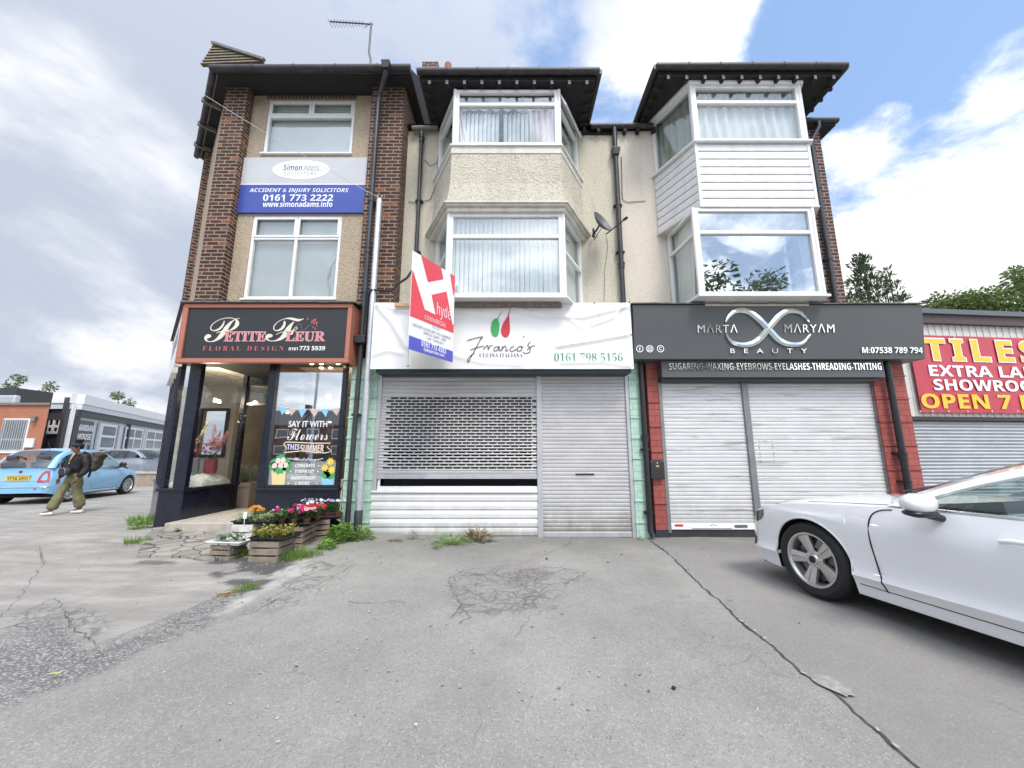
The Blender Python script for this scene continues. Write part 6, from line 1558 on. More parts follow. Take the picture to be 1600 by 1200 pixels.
for i in range(k_):
    z = z0s + i*p_; prof += [(0, z), (.022, z + p_*.2), (.030, z + p_*.5), (.022, z + p_*.8), (0.0, z + p_*.95)]
a_ = T0 + TD*.45 - TN*.1; b_ = T0 + TD*(LT - .45) - TN*.1; n_ = len(prof)
mb.add([a_ + TN*o_ + UP*z for o_, z in prof] + [b_ + TN*o_ + UP*z for o_, z in prof], [(i, n_ + i, n_ + i + 1, i + 1) for i in range(n_ - 1)])
tsh = mb.build('roller_shutter', M_shut3, ts_, smooth=40)
mb = MB(); tpl(mb, -.3, .30, 0, ZTS - .001, -.25, .0); mb.build('end_pier', M_red, ts_)
mb = MB(); tpl(mb, -.02, .28, 2.2, ZTS + .9, .03, .06); mb.build('white_board', M_white, ts_)
# its red banner
tb_ = thing('vinyl_banner', 'red showroom banner with yellow and white block lettering', 'banner', (9, 7.9, ZTS))
oT = T0 + TN * .075
def onT(px, py, o=0.0):
    r_ = V(ray(px, py)); o0 = V((0, 0, CAMH)); p0_ = oT + TN * o; return o0 + r_ * ((p0_ - o0).dot(TN) / r_.dot(TN))
zb0 = onT(1520, 645).z; zb1 = onT(1520, 526).z; u0 = (onT(1432, 600) - oT).dot(TD); u1 = u0 + 4.6
mb = MB(); mb.grid(lambda u, v: oT + TD*(u0 + u*(u1-u0)) + UP*(zb0 + v*(zb1-zb0)) + TN*(.012*mnoise.noise(V((u*9, v*3, 1))) + .006*mnoise.noise(V((u*30, v*9, 4)))), 90, 24)
M_redv = mat('red_vinyl', (.46, .035, .06), .35, 3, .08); mb.build('banner_sheet', M_redv, tb_, smooth=180)
def tT(mb, body, x0, x1, y0, y1, o=.014, **k):
    ym = (y0+y1)/2; a = onT(x0, ym, o); b = onT(x1, ym, o); xm = (x0+x1)/2; t = onT(xm, y0, o); u = onT(xm, y1, o)
    text(mb, body, V(((a.x+b.x)/2, (a.y+b.y)/2, (t.z+u.z)/2)), TD, UP, (b-a).length, (t-u).length, th=k.pop('proud', .002), **k)
M_yel = col_mat('yellow_print', (.82, .50, .03), .4)
mb = MB(); tT(mb, 'TILES', 1444, 1622, 530, 566, style='sansbold', bold=.035, space=1.25); mb.build('outline_lettering', M_letter, tb_)
mb = MB(); tT(mb, 'TILES', 1446, 1620, 531.5, 564.5, o=.017, style='sansbold', bold=.012, space=1.25); mb.build('yellow_lettering', M_yel, tb_); mb = MB(); tT(mb, 'OPEN 7 DAYS', 1440, 1688, 617, 639, style='sansbold', bold=.01); mb.build('yellow_lettering', M_yel, tb_)
mb = MB(); tT(mb, 'EXTRA LARGE', 1452, 1655, 572.5, 589.5, style='sansbold', bold=.008); mb.build('white_lettering', M_letter, tb_); mb = MB(); tT(mb, 'SHOWROOM', 1459, 1640, 594, 611, style='sansbold', bold=.008); mb.build('white_lettering', M_letter, tb_)
mb = MB()
for x in (1438, 1457, 1482, 1512, 1550, 1590): c = onT(x, 642.5, .016); mb.tube([c, c + TN*.006], .014, 8)
for x in (1491, 1569): c = onT(x, 527, .016); mb.tube([c, c + TN*.006], .014, 8)
mb.build('eyelet', M_letter, tb_)
# ================================================================== cars
from mathutils.bvhtree import BVHTree
def herm(pts):
    xs = [p[0] for p in pts]; ys = [p[1] for p in pts]; n = len(xs)
    m = []
    for i in range(n):
        if i == 0 or i == n - 1: m.append(0 if n < 3 else ((ys[1]-ys[0])/(xs[1]-xs[0]) if i == 0 else (ys[-1]-ys[-2])/(xs[-1]-xs[-2])))
        else:
            a = (ys[i]-ys[i-1])/(xs[i]-xs[i-1]); b = (ys[i+1]-ys[i])/(xs[i+1]-xs[i]); m.append(0 if a*b <= 0 else 2*a*b/(a+b))
    def f(x):
        if x <= xs[0]: return ys[0]
        if x >= xs[-1]: return ys[-1]
        i = 0
        while x > xs[i+1]: i += 1
        h = xs[i+1]-xs[i]; t = (x-xs[i])/h; t2 = t*t; t3 = t2*t
        return (2*t3-3*t2+1)*ys[i] + (t3-2*t2+t)*h*m[i] + (-2*t3+3*t2)*ys[i+1] + (t3-t2)*h*m[i+1]
    return f
M_tyre = mat('tyre_rubber', (.016, .016, .017), .75, 20, .2)
M_alloy = mat('silver_alloy', (.58, .57, .55), .3, 8, .05, metal=.85)
M_disc = mat('brake_steel', (.22, .21, .20), .45, 12, .15, metal=.8)
M_well = mat('wheel_well', (.006, .006, .006), .9)
M_trimblk = mat('car_black_trim', (.014, .014, .015), .4)
M_chrome = mat('chrome_trim', (.75, .76, .77), .12, 4, .02, metal=1)
M_interior = mat('car_interior', (.055, .055, .06), .7, 6, .2)
M_carglass = glass('car_glass', .16, tint=(.80, .90, .86), dark=.12)
M_cargl2 = glass('car_dark_glass', .16, tint=(.75, .82, .82), dark=.45)
M_lampglass = mat('smoked_lamp', (.05, .055, .06), .08, 20, .5, coat=1)
M_lampred = mat('red_lamp', (.42, .012, .025), .15, 6, .1, coat=1)
def paint(name, c): return mat(name, c, .32, 2, .015, coat=1.0, rv=.05)
def wheel(parent, x, y, r, rimr, side, style, wd=.21, steer=0.0):
    w = bpy.data.objects.new('wheel', None); COL.objects.link(w); w.parent = parent; w.empty_display_size = .1
    w.location = (x, y, r); w.rotation_euler = (0, 0, steer); OFF[w.name] = V((0, 0, 0))
    M_ = Matrix.Rotation(R(90), 4, 'Y') if side > 0 else Matrix.Rotation(R(-90), 4, 'Y')
    h = wd / 2
    mb = MB(); mb.lathe([(rimr, h - .015), (rimr + .012, h), (r - .045, h + .008), (r - .016, h - .012), (r - .004, h - .035), (r, h - .06), (r, -h + .06), (r - .012, -h + .02), (rimr, -h)], 56, M_)
    for z in (-.045, 0, .045): mb.lathe([(r + .001, z - .004), (r + .0012, z + .004)], 56, M_)
    mb.build('tyre', M_tyre, w, local=True, smooth=35)
    mb = MB(); mb.lathe([(rimr, h - .012), (rimr + .006, h - .004), (rimr - .012, h - .004), (rimr - .022, h - .02), (rimr - .030, h - .05), (rimr - .035, -h + .03)], 48, M_)
    def P(a, rr, z): return M_ @ V((rr * math.cos(a), rr * math.sin(a), z))
    if style == 'five':
        for k in range(5):
            a = 2*math.pi*k/5 + .35
            for sgn in (-1, 1):
                pr = [(a + sgn*.02, .05, h - .035), (a + sgn*.48, .080, h - .050), (a + sgn*.27, rimr - .02, h - .022), (a + sgn*.012, rimr - .02, h - .012)]
                top = [P(*q) for q in pr]; bot = [P(q[0], q[1], q[2] - .04) for q in pr]
                mb.add(top + bot, [(0, 1, 2, 3), (7, 6, 5, 4), (0, 4, 5, 1), (1, 5, 6, 2), (2, 6, 7, 3), (3, 7, 4, 0)])
        for k in range(5):
            a = 2*math.pi*k/5 + .35 + math.pi/5; mb.tube([P(a, .062, h - .05), P(a, .062, h - .03)], .011, 8)
    else:
        n = 14
        for k in range(n):
            a = 2*math.pi*k/n; pr = [(a - .16, .06, h - .03), (a + .16, .06, h - .03), (a + .055, rimr - .015, h - .018), (a - .055, rimr - .015, h - .018)]
            top = [P(*q) for q in pr]; bot = [P(q[0], q[1], q[2] - .03) for q in pr]
            mb.add(top + bot, [(0, 1, 2, 3), (7, 6, 5, 4), (0, 4, 5, 1), (1, 5, 6, 2), (2, 6, 7, 3), (3, 7, 4, 0)])
    mb.lathe([(0, h - .022), (.045, h - .022), (.055, h - .035), (.085, h - .045), (.085, h - .075)], 24, M_)
    mb.build('rim', M_alloy, w, local=True, smooth=30, bevel=.003)
    mb = MB(); mb.lathe([(0, h - .018), (.032, h - .018), (.034, h - .024)], 20, M_); mb.build('hub_cap', M_trimblk, w, local=True)
    mb = MB(); mb.lathe([(.0, h - .10), (rimr * .78, h - .10), (rimr * .78, h - .125), (0, h - .125)], 36, M_)
    mb.build('brake_disc', M_disc, w, local=True, smooth=40)
    mb = MB(); mb.lathe([(0, h - .135), (rimr - .03, h - .135)], 36, M_); mb.build('inner_barrel', M_well, w, local=True)
    if style == 'five':
        mb = MB(); mb.box(-.055, .055, rimr * .42, rimr * .80, h - .10, h - .055, M_ @ Matrix.Rotation(R(-120 if side < 0 else 60), 4, 'Z')); mb.build('brake_caliper', M_disc, w, local=True, bevel=.01)
    return w
def car(name, label, loc, rz, p):
    """p holds control curves over s, the distance back from the front axle"""
    t = thing(name, label, 'car', loc, rz, p.get('group'))
    W = p['W']; wf = herm(p['width']); zsh = herm(p['shoulder']); zt = herm(p['top']); prof = herm(p['side'])
    s0, s1 = p['s0'], p['s1']; arches = p['axles']; ra = p['arch']; rw = p['wheel']; zb0 = herm(p['bottom'])
    lf, lr = p['leanf'], p['leanr']
    S = set(np.round(np.linspace(s0, s1, 44), 4))
    for e in (.0, .01, .025, .05, .09, .15): S.add(round(s0 + e, 4)); S.add(round(s1 - e, 4))
    for a in arches:
        S = {s for s in S if abs(s - a) > ra + .03}
        for k in range(29): S.add(round(a - ra*math.cos(math.pi*k/28), 4))
        S.add(round(a - ra - .004, 4)); S.add(round(a + ra + .004, 4))
    S = sorted(S); T = [0, .04, .10, .15, .185, .215, .25, .30, .37, .46, .56, .66, .76, .85, .93, 1.0]
    def zbot(s):
        z = zb0(s)
        for a in arches:
            if abs(s - a) <= ra + 1e-4: z = max(z, rw + math.sqrt(max(0, ra*ra - (s-a)**2)))
        return z
    def yoff(s, z): return lf * max(0, z - .45) ** 1.5 * max(0, 1 - (s - s0) / .6) - lr * max(0, z - .45) ** 1.2 * max(0, 1 - (s1 - s) / .5)
    rowsv = []
    for s in S:
        zb = zbot(s); zs_ = zsh(s); w = wf(s) * W; row = []
        for q in T:
            z = zb + (zs_ - zb) * q; row.append((w * prof(z), z))
        xs = row[-1][0]; z_t = max(zt(s), zs_ + .002)
        for f in (.93, .80, .6, .35, 0.0): row.append((xs * f, zs_ + (z_t - zs_) * (1 - f*f) ** .8 if f < .93 else zs_ + (z_t - zs_) * .16))
        rowsv.append([(x, -(s + yoff(s, z)), z) for x, z in row])
    mb = MB(); n = len(rowsv[0]); full = [[(-x, y, z) for x, y, z in r][::1] + [(x, y, z) for x, y, z in r[:-1]][::-1] for r in rowsv]
    m_ = len(full[0]); vs = [v for r in full for v in r]
    fs = [(i*m_ + j, i*m_ + j + 1, (i+1)*m_ + j + 1, (i+1)*m_ + j) for i in range(len(full) - 1) for j in range(m_ - 1)]
    mb.add(vs, fs)
    for r, rev in ((full[0], True), (full[-1], False)):
        c = V((0, sum(v[1] for v in r)/m_ , sum(v[2] for v in r)/m_)); vv = r + [tuple(c)]
        ff = [(j, (j + 1) % m_, m_) for j in range(m_)]; mb.add(vv, [f[::-1] for f in ff] if rev else ff)
    body = mb.build('body', p['paint'], t, local=True, smooth=32)
    bvh = BVHTree.FromPolygons([V(v) for v in mb.v], [f for f in mb.f])
    def proj(pt, d, off=.003):
        h = bvh.ray_cast(V(pt), V(d)); 
        if h[0] is None: return None
        nn = h[1] if h[1].dot(V(d)) < 0 else -h[1]
        return h[0] + nn * off
    def sidep(sgn, s, z, off=.003): return proj((sgn * 3, -s, z), (-sgn, 0, 0), off) or V((sgn*W, -s, z))
    def rearp(x, z, off=.003): return proj((x, -9, z), (0, 1, 0), off) or V((x, -s1, z))
    # wheel wells, floor
    mb = MB()
    for a in arches:
        for sg in (-1, 1):
            ring = [(a - (ra + .004)*math.cos(math.pi*k/16), rw + (ra + .004)*math.sin(math.pi*k/16)) for k in range(17)]
            A = [(sg * (W * prof(.6) - .012), -s, z) for s, z in ring]; B = [(sg * (W - .42), -s, z) for s, z in ring]
            A = [(sg * (abs(sidep(sg, s, z + .012).x) - .004), -s, z) for s, z in ring]
            mb.add(A + B, [(k, k + 1, 18 + k, 17 + k) for k in range(16)])
            mb.add(B + [(sg*(W-.42), -a - ra, .16), (sg*(W-.42), -a + ra, .16)], [tuple(range(17)) + (17, 18)])
    mb.box(-W + .12, W - .12, -s1 + .25, -s0 - .2, .17, .24); mb.build('underbody', M_well, t, local=True)
    mb = MB()
    for a in arches:
        for sg in (-1, 1):
            mb.tube([sidep(sg, a - (ra + .008)*math.cos(math.pi*k/24), rw + (ra + .008)*math.sin(math.pi*k/24) + .004, -.004) for k in range(25)], .011, 6)
    mb.build('arch_lip', p['paint'], t, local=True, smooth=180)
    for a in arches:
        for sg in (-1, 1): wheel(t, sg * (W - p.get('tw', .21)/2 - .012), -a, rw, p['rim'], sg, p['spokes'], p.get('tw', .21))
    # greenhouse
    rs, rx, rz_ = p['rail']; fx, fz = herm(list(zip(rs, rx))), herm(list(zip(rs, rz_))); NS = 46
    ss = [rs[0] + (rs[-1] - rs[0]) * i / NS for i in range(NS + 1)]
    hd, rr_s = p['header'], p['rearhead']; bw_, br_ = p['bulgew'], p['bulger']
    def across(s, u):                               # u from -1 to 1 over the car
        k = 1 - u*u
        y = -s
        if s < hd: y += bw_ * k * (1 - .35 * (s - rs[0])/(hd - rs[0]))
        elif s > rr_s: y -= br_ * k * (s - rr_s)/(rs[-1] - rr_s)
        if s < hd: y = y
        else:
            if s <= rr_s: y += bw_ * .65 * k * max(0, 1 - (s - hd)/.35)
        z = fz(s) + p['crown'] * k * min(1, max(.2, (s - rs[0])/(hd - rs[0])))
        return V((u * fx(s), y, z))
    roof_ = MB(); ws = MB(); rwn = MB(); NU = 14
    for i in range(NS):
        a, b = ss[i], ss[i+1]; tgt = ws if b <= hd + .001 else (rwn if a >= rr_s - .001 else roof_)
        for j in range(NU):
            u0, u1 = -1 + 2*j/NU, -1 + 2*(j+1)/NU
            edge = (j == 0 or j == NU - 1); g = roof_ if edge and tgt is not roof_ else tgt
            g.add([across(a, u0), across(a, u1), across(b, u1), across(b, u0)], [(0, 1, 2, 3)])
    def weld(mb):
        key = {}; nv = []; mp_ = []
        for v in mb.v:
            k = (round(v[0], 4), round(v[1], 4), round(v[2], 4))
            if k not in key: key[k] = len(nv); nv.append(v)
            mp_.append(key[k])
        mb.v = nv; mb.f = [tuple(mp_[i] for i in f) for f in mb.f]
        return mb
    belt = herm(p['belt']); bx = herm(p['beltx']); g0, g1 = p['glass']
    rail_w = p.get('railw', .055)
    for sg in (-1, 1):                              # the rails that run down the side of the roof
        A = []; B = []
        for s in ss:
            A.append(V((sg * fx(s), -s, fz(s)))); zb = max(belt(s), fz(s) - rail_w); f = (fz(s) - zb) / max(fz(s) - belt(s), 1e-3)
            B.append(V((sg * (fx(s) + (bx(s) - fx(s)) * min(1, f) + .012), -s, zb)))
        roof_.add(A + B, [((k, k+1, NS+2+k, NS+1+k) if sg > 0 else (k+1, k, NS+1+k, NS+2+k)) for k in range(NS)])
    weld(roof_).build('roof', p['paint'], t, local=True, smooth=40)
    weld(ws).build('windscreen', p.get('glassm', M_carglass), t, local=True, smooth=180)
    if rwn.f: weld(rwn).build('rear_window', p.get('glassm', M_carglass), t, local=True, smooth=180)
    def sideglass(sg, s, v, off=0.0):
        z0 = belt(s); z1 = max(z0 + .001, fz(s) - rail_w * .9); z = z0 + (z1 - z0) * v
        f = (fz(s) - z) / max(fz(s) - z0, 1e-3)
        return V((sg * (fx(s) + (bx(s) - fx(s)) * min(1, f) + .004 + off), -s, z))
    for sg in (-1, 1):
        for (a, b) in p['windows']:
            mb = MB(); mb.grid(lambda u, v: sideglass(sg, a + (b-a)*u, v), 24, 4); wo = mb.build('side_window', p.get('glassm', M_carglass), t, local=True, smooth=180)
            mb = MB(); pts = [sideglass(sg, a + (b-a)*i/20, 0, .006) for i in range(21)] ; mb.tube(pts, .012, 6); pts = [sideglass(sg, a + (b-a)*i/20, 1, .008) for i in range(21)]; mb.tube(pts, .010, 6); mb.build('window_trim', p.get('wtrim', M_trimblk), wo, local=True, smooth=180)
        for s in p['pillars']:
            mb = MB(); L_ = [sideglass(sg, s - .04, v/6, .004) for v in range(7)]; R_ = [sideglass(sg, s + .04, v/6, .004) for v in range(7)]
            mb.add(L_ + R_, [(k, k+1, 8+k, 7+k) for k in range(6)]); mb.build('door_pillar', M_trimblk, t, local=True)
    # inside
    mb = MB(); si = rs[0] + .15; mb.box(-W*.80, W*.80, -si - .42, -si + .15, .55, p['dashz']); mb.build('dashboard', M_interior, t, local=True, bevel=.05)
    for x in (-.36, .36):
        for s in p['seats']:
            mb = MB(); mb.box(x - .25, x + .25, -s - .5, -s, .35, .55); Mx = Matrix.Translation((x, -s - .48, .5)) @ Matrix.Rotation(R(14), 4, 'X'); mb.box(-.24, .24, -.09, .05, 0, .62, Mx); mb.box(-.13, .13, -.07, .02, .64, .82, Mx); mb.build('seat', M_interior, t, local=True, bevel=.04)
    mb = MB(); c = V((.36, -si - .52, p['dashz'] + .02)); ax_ = Matrix.Translation(c) @ Matrix.Rotation(R(65), 4, 'X')
    mb.tube([ax_ @ V((.185*math.cos(k*math.pi/12), .185*math.sin(k*math.pi/12), 0)) for k in range(25)], .015, 8, caps=False)
    for a in (.2, 2.94, 4.71): mb.tube([ax_ @ V((0, 0, -.02)), ax_ @ V((.18*math.cos(a), .18*math.sin(a), 0))], .018, 6)
    mb.build('steering_wheel', M_interior, t, local=True)
    t_ = dict(t=t, body=body, sidep=sidep, rearp=rearp, proj=proj, zsh=zsh, across=across, sideglass=sideglass, W=W, p=p)
    return t_
def seam(c, pts, r=.0035, name='panel_gap', m=None):
    mb = MB(); mb.tube([q for q in pts if q is not None], r, 5, caps=False); return mb.build(name, m or M_well, c['t'], local=True)
def mirror(c, sg, s, z, mcol, L=1.0):
    x = sg * (c['W'] + .10)
    def shape(name, m, z0, z1, k, par):
        mb = MB(); n = 10; A = []
        for j in range(7):
            f = j / 6; zz = z0 + (z1 - z0) * f; q = math.sin(math.pi * (.12 + .80 * f)) ** .5 * k
            A.append([V((x + sg * .10 * L * math.cos(t * 2*math.pi/16) * q, -s + .095 * L * math.sin(t * 2*math.pi/16) * q * (1 if math.sin(t*2*math.pi/16) > 0 else .45), zz)) for t in range(16)])
        mb.add([v for r in A for v in r], [(i*16 + j, i*16 + (j+1) % 16, (i+1)*16 + (j+1) % 16, (i+1)*16 + j) for i in range(6) for j in range(16)] + [tuple(range(16))[::-1], tuple(96 + j for j in range(16))])
        return mb.build(name, m, par, local=True, smooth=50)
    mo = shape('door_mirror', mcol, z, z + .125 * min(L, 1.05), 1.0, c['t']); shape('mirror_base', M_trimblk, z - .035, z + .02, .93, mo)
    mb = MB(); mb.tube([V((sg*(c['W'] - .10), -s - .02, z - .06)), V((x - sg*.03, -s, z - .02))], .026, 8); mb.build('mirror_arm', M_trimblk, mo, local=True)
# ---- the white saloon on the right, parked nose in
M_wpaint = paint('white_car_paint', (.83, .835, .84))
A6 = dict(W=.935, s0=-.86, s1=4.02, axles=(0, 2.924), arch=.378, wheel=.350, rim=.245, spokes='five', tw=.225, paint=M_wpaint, leanf=.62, leanr=.3,
    width=[(-.86, .60), (-.848, .70), (-.82, .80), (-.76, .88), (-.62, .950), (-.38, .988), (0, 1.0), (3.0, 1.0), (3.6, .95), (3.9, .86), (4.02, .72)],
    shoulder=[(-.86, .63), (-.78, .690), (-.6, .765), (-.3, .835), (0, .875), (.5, .915), (.9, .935), (2.0, .955), (3.0, .985), (3.6, 1.0), (4.02, .96)],
    top=[(-.86, .645), (-.79, .735), (-.6, .83), (-.3, .90), (0, .945), (.5, .99), (.75, 1.005), (.85, .95), (3.0, .98), (3.4, 1.03), (4.02, .98)],
    side=[(.15, .935), (.20, .950), (.26, .965), (.30, .982), (.335, 1.002), (.365, .982), (.42, .974), (.55, .986), (.70, 1.001), (.775, 1.002), (.79, .992), (.81, .984), (.88, .962), (.95, .935), (1.05, .90)],
    bottom=[(-.9, .24), (-.7, .19), (-.4, .18), (.4, .17), (3.3, .18), (4.02, .28)],
    rail=([.70, .95, 1.3, 1.7, 2.1, 2.6, 3.0, 3.4, 3.7], [.800, .765, .700, .625, .590, .580, .585, .63, .72], [.965, 1.085, 1.235, 1.355, 1.415, 1.425, 1.375, 1.20, 1.04]),
    header=1.62, rearhead=2.75, bulgew=.34, bulger=.15, crown=.035, belt=[(.70, .945), (1.0, .950), (2.0, .965), (3.0, .99), (3.7, 1.03)], beltx=[(.70, .86), (1.2, .855), (2.6, .855), (3.7, .80)],
    glass=(.8, 3.2), windows=[(.86, 1.98), (2.10, 3.05)], pillars=[2.04], dashz=.96, seats=(1.75, 2.6), railw=.075, wtrim=M_chrome)
ca = car('parked_car', 'white saloon parked nose in at the far right, silver five spoke wheel showing', (3.80, 4.17, 0), R(12.5), A6)
for sg in (-1, 1):
    sp_ = lambda s, z, o=.001: ca['sidep'](sg, s, z, o)
    seam(ca, spline([sp_(s, z) for s, z in ((.74, .915), (.66, .90), (.60, .86), (.575, .78), (.57, .65), (.58, .5), (.605, .36), (.612, .33), (.618, .30), (.625, .27), (.63, .255))], 6), .0055)
    seam(ca, [sp_(s, .262) for s in np.linspace(.42, 2.5, 24)])
    seam(ca, [sp_(s, z) for s, z in ((1.93, .94), (1.94, .7), (1.93, .4), (1.90, .265))])
    seam(ca, [ca['proj']((sg*x, -s, 3), (0, 0, -1), .001) for s, x in ((-.62, .755), (-.4, .80), (0, .815), (.4, .815), (.66, .80))], .003)
    mb = MB(); mb.tube([sp_(1.36, .80, .02), sp_(1.42, .805, .04), sp_(1.58, .81, .04), sp_(1.66, .81, .02)], .016, 8); mb.build('door_handle', M_wpaint, ca['t'], local=True, smooth=60)
    mb = MB(); g_ = [(-.845, .605, .68), (-.825, .598, .695), (-.79, .60, .715), (-.73, .615, .735), (-.66, .64, .752), (-.60, .69, .765)]
    dg = lambda s, z, o: ca['proj']((sg*2.4, -s + 1.4, z), (-sg*.72, -.69, 0), o) or sp_(max(s, -.6), z, o); g_ = [(s + .06, a, b) for s, a, b in g_]; A_ = [dg(s, z0, .004) for s, z0, z1 in g_]; B_ = [dg(s, z1 - .012, .004) for s, z0, z1 in g_]; C_ = [dg(s, (z0+z1)/2, .006) for s, z0, z1 in g_]
    k_ = len(g_); mb.add(A_ + C_ + B_, [(i, i+1, k_+i+1, k_+i) for i in range(k_-1)] + [(k_+i, k_+i+1, 2*k_+i+1, 2*k_+i) for i in range(k_-1)]); hl = mb.build('headlight', M_lampglass, ca['t'], local=True, smooth=50)
    mb = MB(); mb.tube([p_ + V((sg*.002, 0, 0)) for p_ in B_[:-1]], .005, 5); mb.build('light_strip', M_chrome, hl, local=True)
    mb = MB(); g_ = [(-.78, .33, .40), (-.74, .33, .44), (-.70, .35, .42)]; A_ = [sp_(s, a, .003) for s, a, b in g_]; B_ = [sp_(s, b, .003) for s, a, b in g_]; mb.add(A_ + B_, [(i, i+1, 4+i, 3+i) for i in range(2)]); mb.build('air_intake', M_trimblk, ca['t'], local=True)
    mirror(ca, sg, 1.04, .945, M_wpaint, 1.35)
mb = MB(); mb.grid(lambda u, v: (ca['proj'](((-.72 + 1.44*u), -(.70 + .06*v - .30*(1-(2*u-1)**2) + .0), 3), (0, 0, -1), .006) or V((0, 0, .5))), 16, 2); mb.build('cowl_grille', M_trimblk, ca['t'], local=True)
mb = MB(); mb.grid(lambda u, v: ca['proj']((-.45 + .9*u, 4, .35 + .34*v), (0, -1, 0), .006) or V((0, .88, .5)), 12, 6); mb.build('grille', M_trimblk, ca['t'], local=True)
mb = MB()
for w0, w1 in (((-.55, .42), (-.02, .72)), ((.05, .42), (.58, .72))):
    a = ca['across'](.78, w0[0]) + V((0, .02, .02)); b = ca['across'](.86, w1[0]) + V((0, .02, .02)); mb.tube([a, b], .009, 6)
mb.build('wiper', M_trimblk, ca['t'], local=True)
# ---- small sky blue hatchback seen from behind
M_bpaint = paint('sky_blue_car_paint', (.22, .45, .66))
F5 = dict(W=.815, s0=-.62, s1=2.93, axles=(0, 2.30), arch=.325, wheel=.30, rim=.205, spokes='multi', tw=.185, paint=M_bpaint, leanf=.5, leanr=.22,
    width=[(-.62, .55), (-.58, .72), (-.5, .84), (-.25, .95), (0, .99), (1.0, 1.0), (2.2, 1.0), (2.55, .98), (2.75, .93), (2.86, .86), (2.905, .78), (2.93, .70)],
    shoulder=[(-.62, .55), (-.4, .70), (0, .80), (.5, .86), (1.2, .89), (2.3, .93), (2.7, .95), (2.93, .90)],
    top=[(-.62, .58), (-.4, .78), (0, .90), (.3, .96), (.5, .93), (1.2, .90), (2.3, .94), (2.7, .97), (2.93, .93)],
    side=[(.18, .93), (.28, .965), (.40, .985), (.55, 1.0), (.68, .998), (.80, .965), (.92, .925), (1.0, .90)],
    bottom=[(-.62, .24), (-.3, .20), (2.5, .21), (2.93, .30)],
    rail=([.28, .6, .95, 1.3, 1.8, 2.25, 2.55, 2.72, 2.84], [.715, .675, .625, .600, .600, .600, .615, .65, .68], [.92, 1.14, 1.33, 1.42, 1.445, 1.405, 1.28, 1.10, .95]),
    header=.98, rearhead=2.30, bulgew=.22, bulger=.12, crown=.045, belt=[(.28, .90), (1.0, .91), (2.2, .95), (2.84, .95)], beltx=[(.28, .76), (1.2, .765), (2.4, .755), (2.84, .69)],
    glass=(.5, 2.4), windows=[(.50, 1.42), (1.52, 2.30)], pillars=[1.47], dashz=.92, seats=(1.0, 1.8), railw=.07, wtrim=M_chrome)
for k_ in ('width', 'shoulder', 'top', 'bottom', 'belt', 'beltx'): F5[k_] = [(s * .92 if s > .3 else s, v) for s, v in F5[k_]]
for k_ in ('s1', 'header', 'rearhead'): F5[k_] *= .92
F5['axles'] = (0, 2.12); F5['rail'] = ([s * .92 for s in F5['rail'][0]],) + F5['rail'][1:]; F5['windows'] = [(a * .92, b * .92) for a, b in F5['windows']]; F5['pillars'] = [1.36]
cf = car('parked_car', 'small sky blue hatchback parked with its yellow plate towards us', (-13.64, 13.1, 0), R(11.0), F5)
rp = cf['rearp']
for sg in (-1, 1):
    mb = MB(); Z = [(.50, .60), (.74, .56), (.76, .86), (.60, .87)]
    ring_o = [(.47, .575), (.60, .570), (.745, .58), (.75, .74), (.73, .87), (.63, .885), (.555, .80), (.50, .69)]
    A_ = [cf['proj']((sg*(x + .35), -(2.70 + .35), z), (-sg*.7, .7, 0), .012) for x, z in ring_o]
    if all(A_):
        c_ = sum(A_, V((0, 0, 0))) / len(A_); B_ = [c_.lerp(a, .58) + V((sg*.004, -.004, 0)) for a in A_]; k_ = len(A_)
        mb.add(A_ + B_, [(i, (i+1) % k_, k_ + (i+1) % k_, k_ + i) for i in range(k_)]); mb.build('tail_light', M_lampred, cf['t'], local=True)
    mb = MB(); q = [cf['rearp'](sg*x, z, .006) for x, z in ((.42, .385), (.62, .385), (.62, .425), (.42, .425))]; mb.poly(q); mb.build('reflector_lamp', M_lampred, cf['t'], local=True)
    sp_ = lambda s, z, o=.001: cf['sidep'](sg, s, z, o)
    seam(cf, [sp_(s, z) for s, z in ((.42, .86), (.40, .7), (.42, .45), (.5, .29))]); seam(cf, [sp_(s, z) for s, z in ((1.46, .9), (1.50, .7), (1.48, .45), (1.40, .29))]); seam(cf, [sp_(s, .285) for s in np.linspace(.5, 1.4, 12)])
    mb = MB(); mb.tube([sp_(s, .245, .004) for s in np.linspace(.40, 1.9, 20)], .014, 6); mb.build('sill_trim', M_chrome, cf['t'], local=True, smooth=180)
    mb = MB(); mb.tube([sp_(1.28, .77, .018), sp_(1.33, .772, .03), sp_(1.42, .772, .018)], .012, 8); mb.build('door_handle', M_chrome, cf['t'], local=True)
    mirror(cf, sg, .55, .93, M_trimblk)
mb = MB(); mb.tube([rp(x, .455 - .0 + .0*abs(x), .004) for x in np.linspace(-.72, .72, 25)], .012, 6); mb.build('bumper_trim', M_chrome, cf['t'], local=True, smooth=180)
mb = MB(); y_ = rp(0, .68, .012).y; mb.box(-.26, .26, y_ - .012, y_, .63, .74); pl_ = mb.build('number_plate', col_mat('yellow_plate', (.70, .47, .04), .4), cf['t'], local=True, bevel=.003)
mb = MB(); text(mb, 'YT16 OPU', (0, y_ - .0125, .685), RX, UP, .45, .075, style='sansbold', th=.002); mb.build('plate_lettering', M_blackink, pl_, local=True)
mb = MB(); mb.tube([V((x, rp(x, .765, .018).y, .765)) for x in np.linspace(-.27, .27, 9)], .016, 8); mb.build('boot_handle', M_chrome, cf['t'], local=True)
mb = MB(); c_ = rp(0, .855, .006); mb.tube([c_, c_ + V((0, -.012, 0))], .034, 16); mb.build('round_badge', col_mat('dull_red_badge', (.30, .03, .04), .3, metal=.3), cf['t'], local=True)
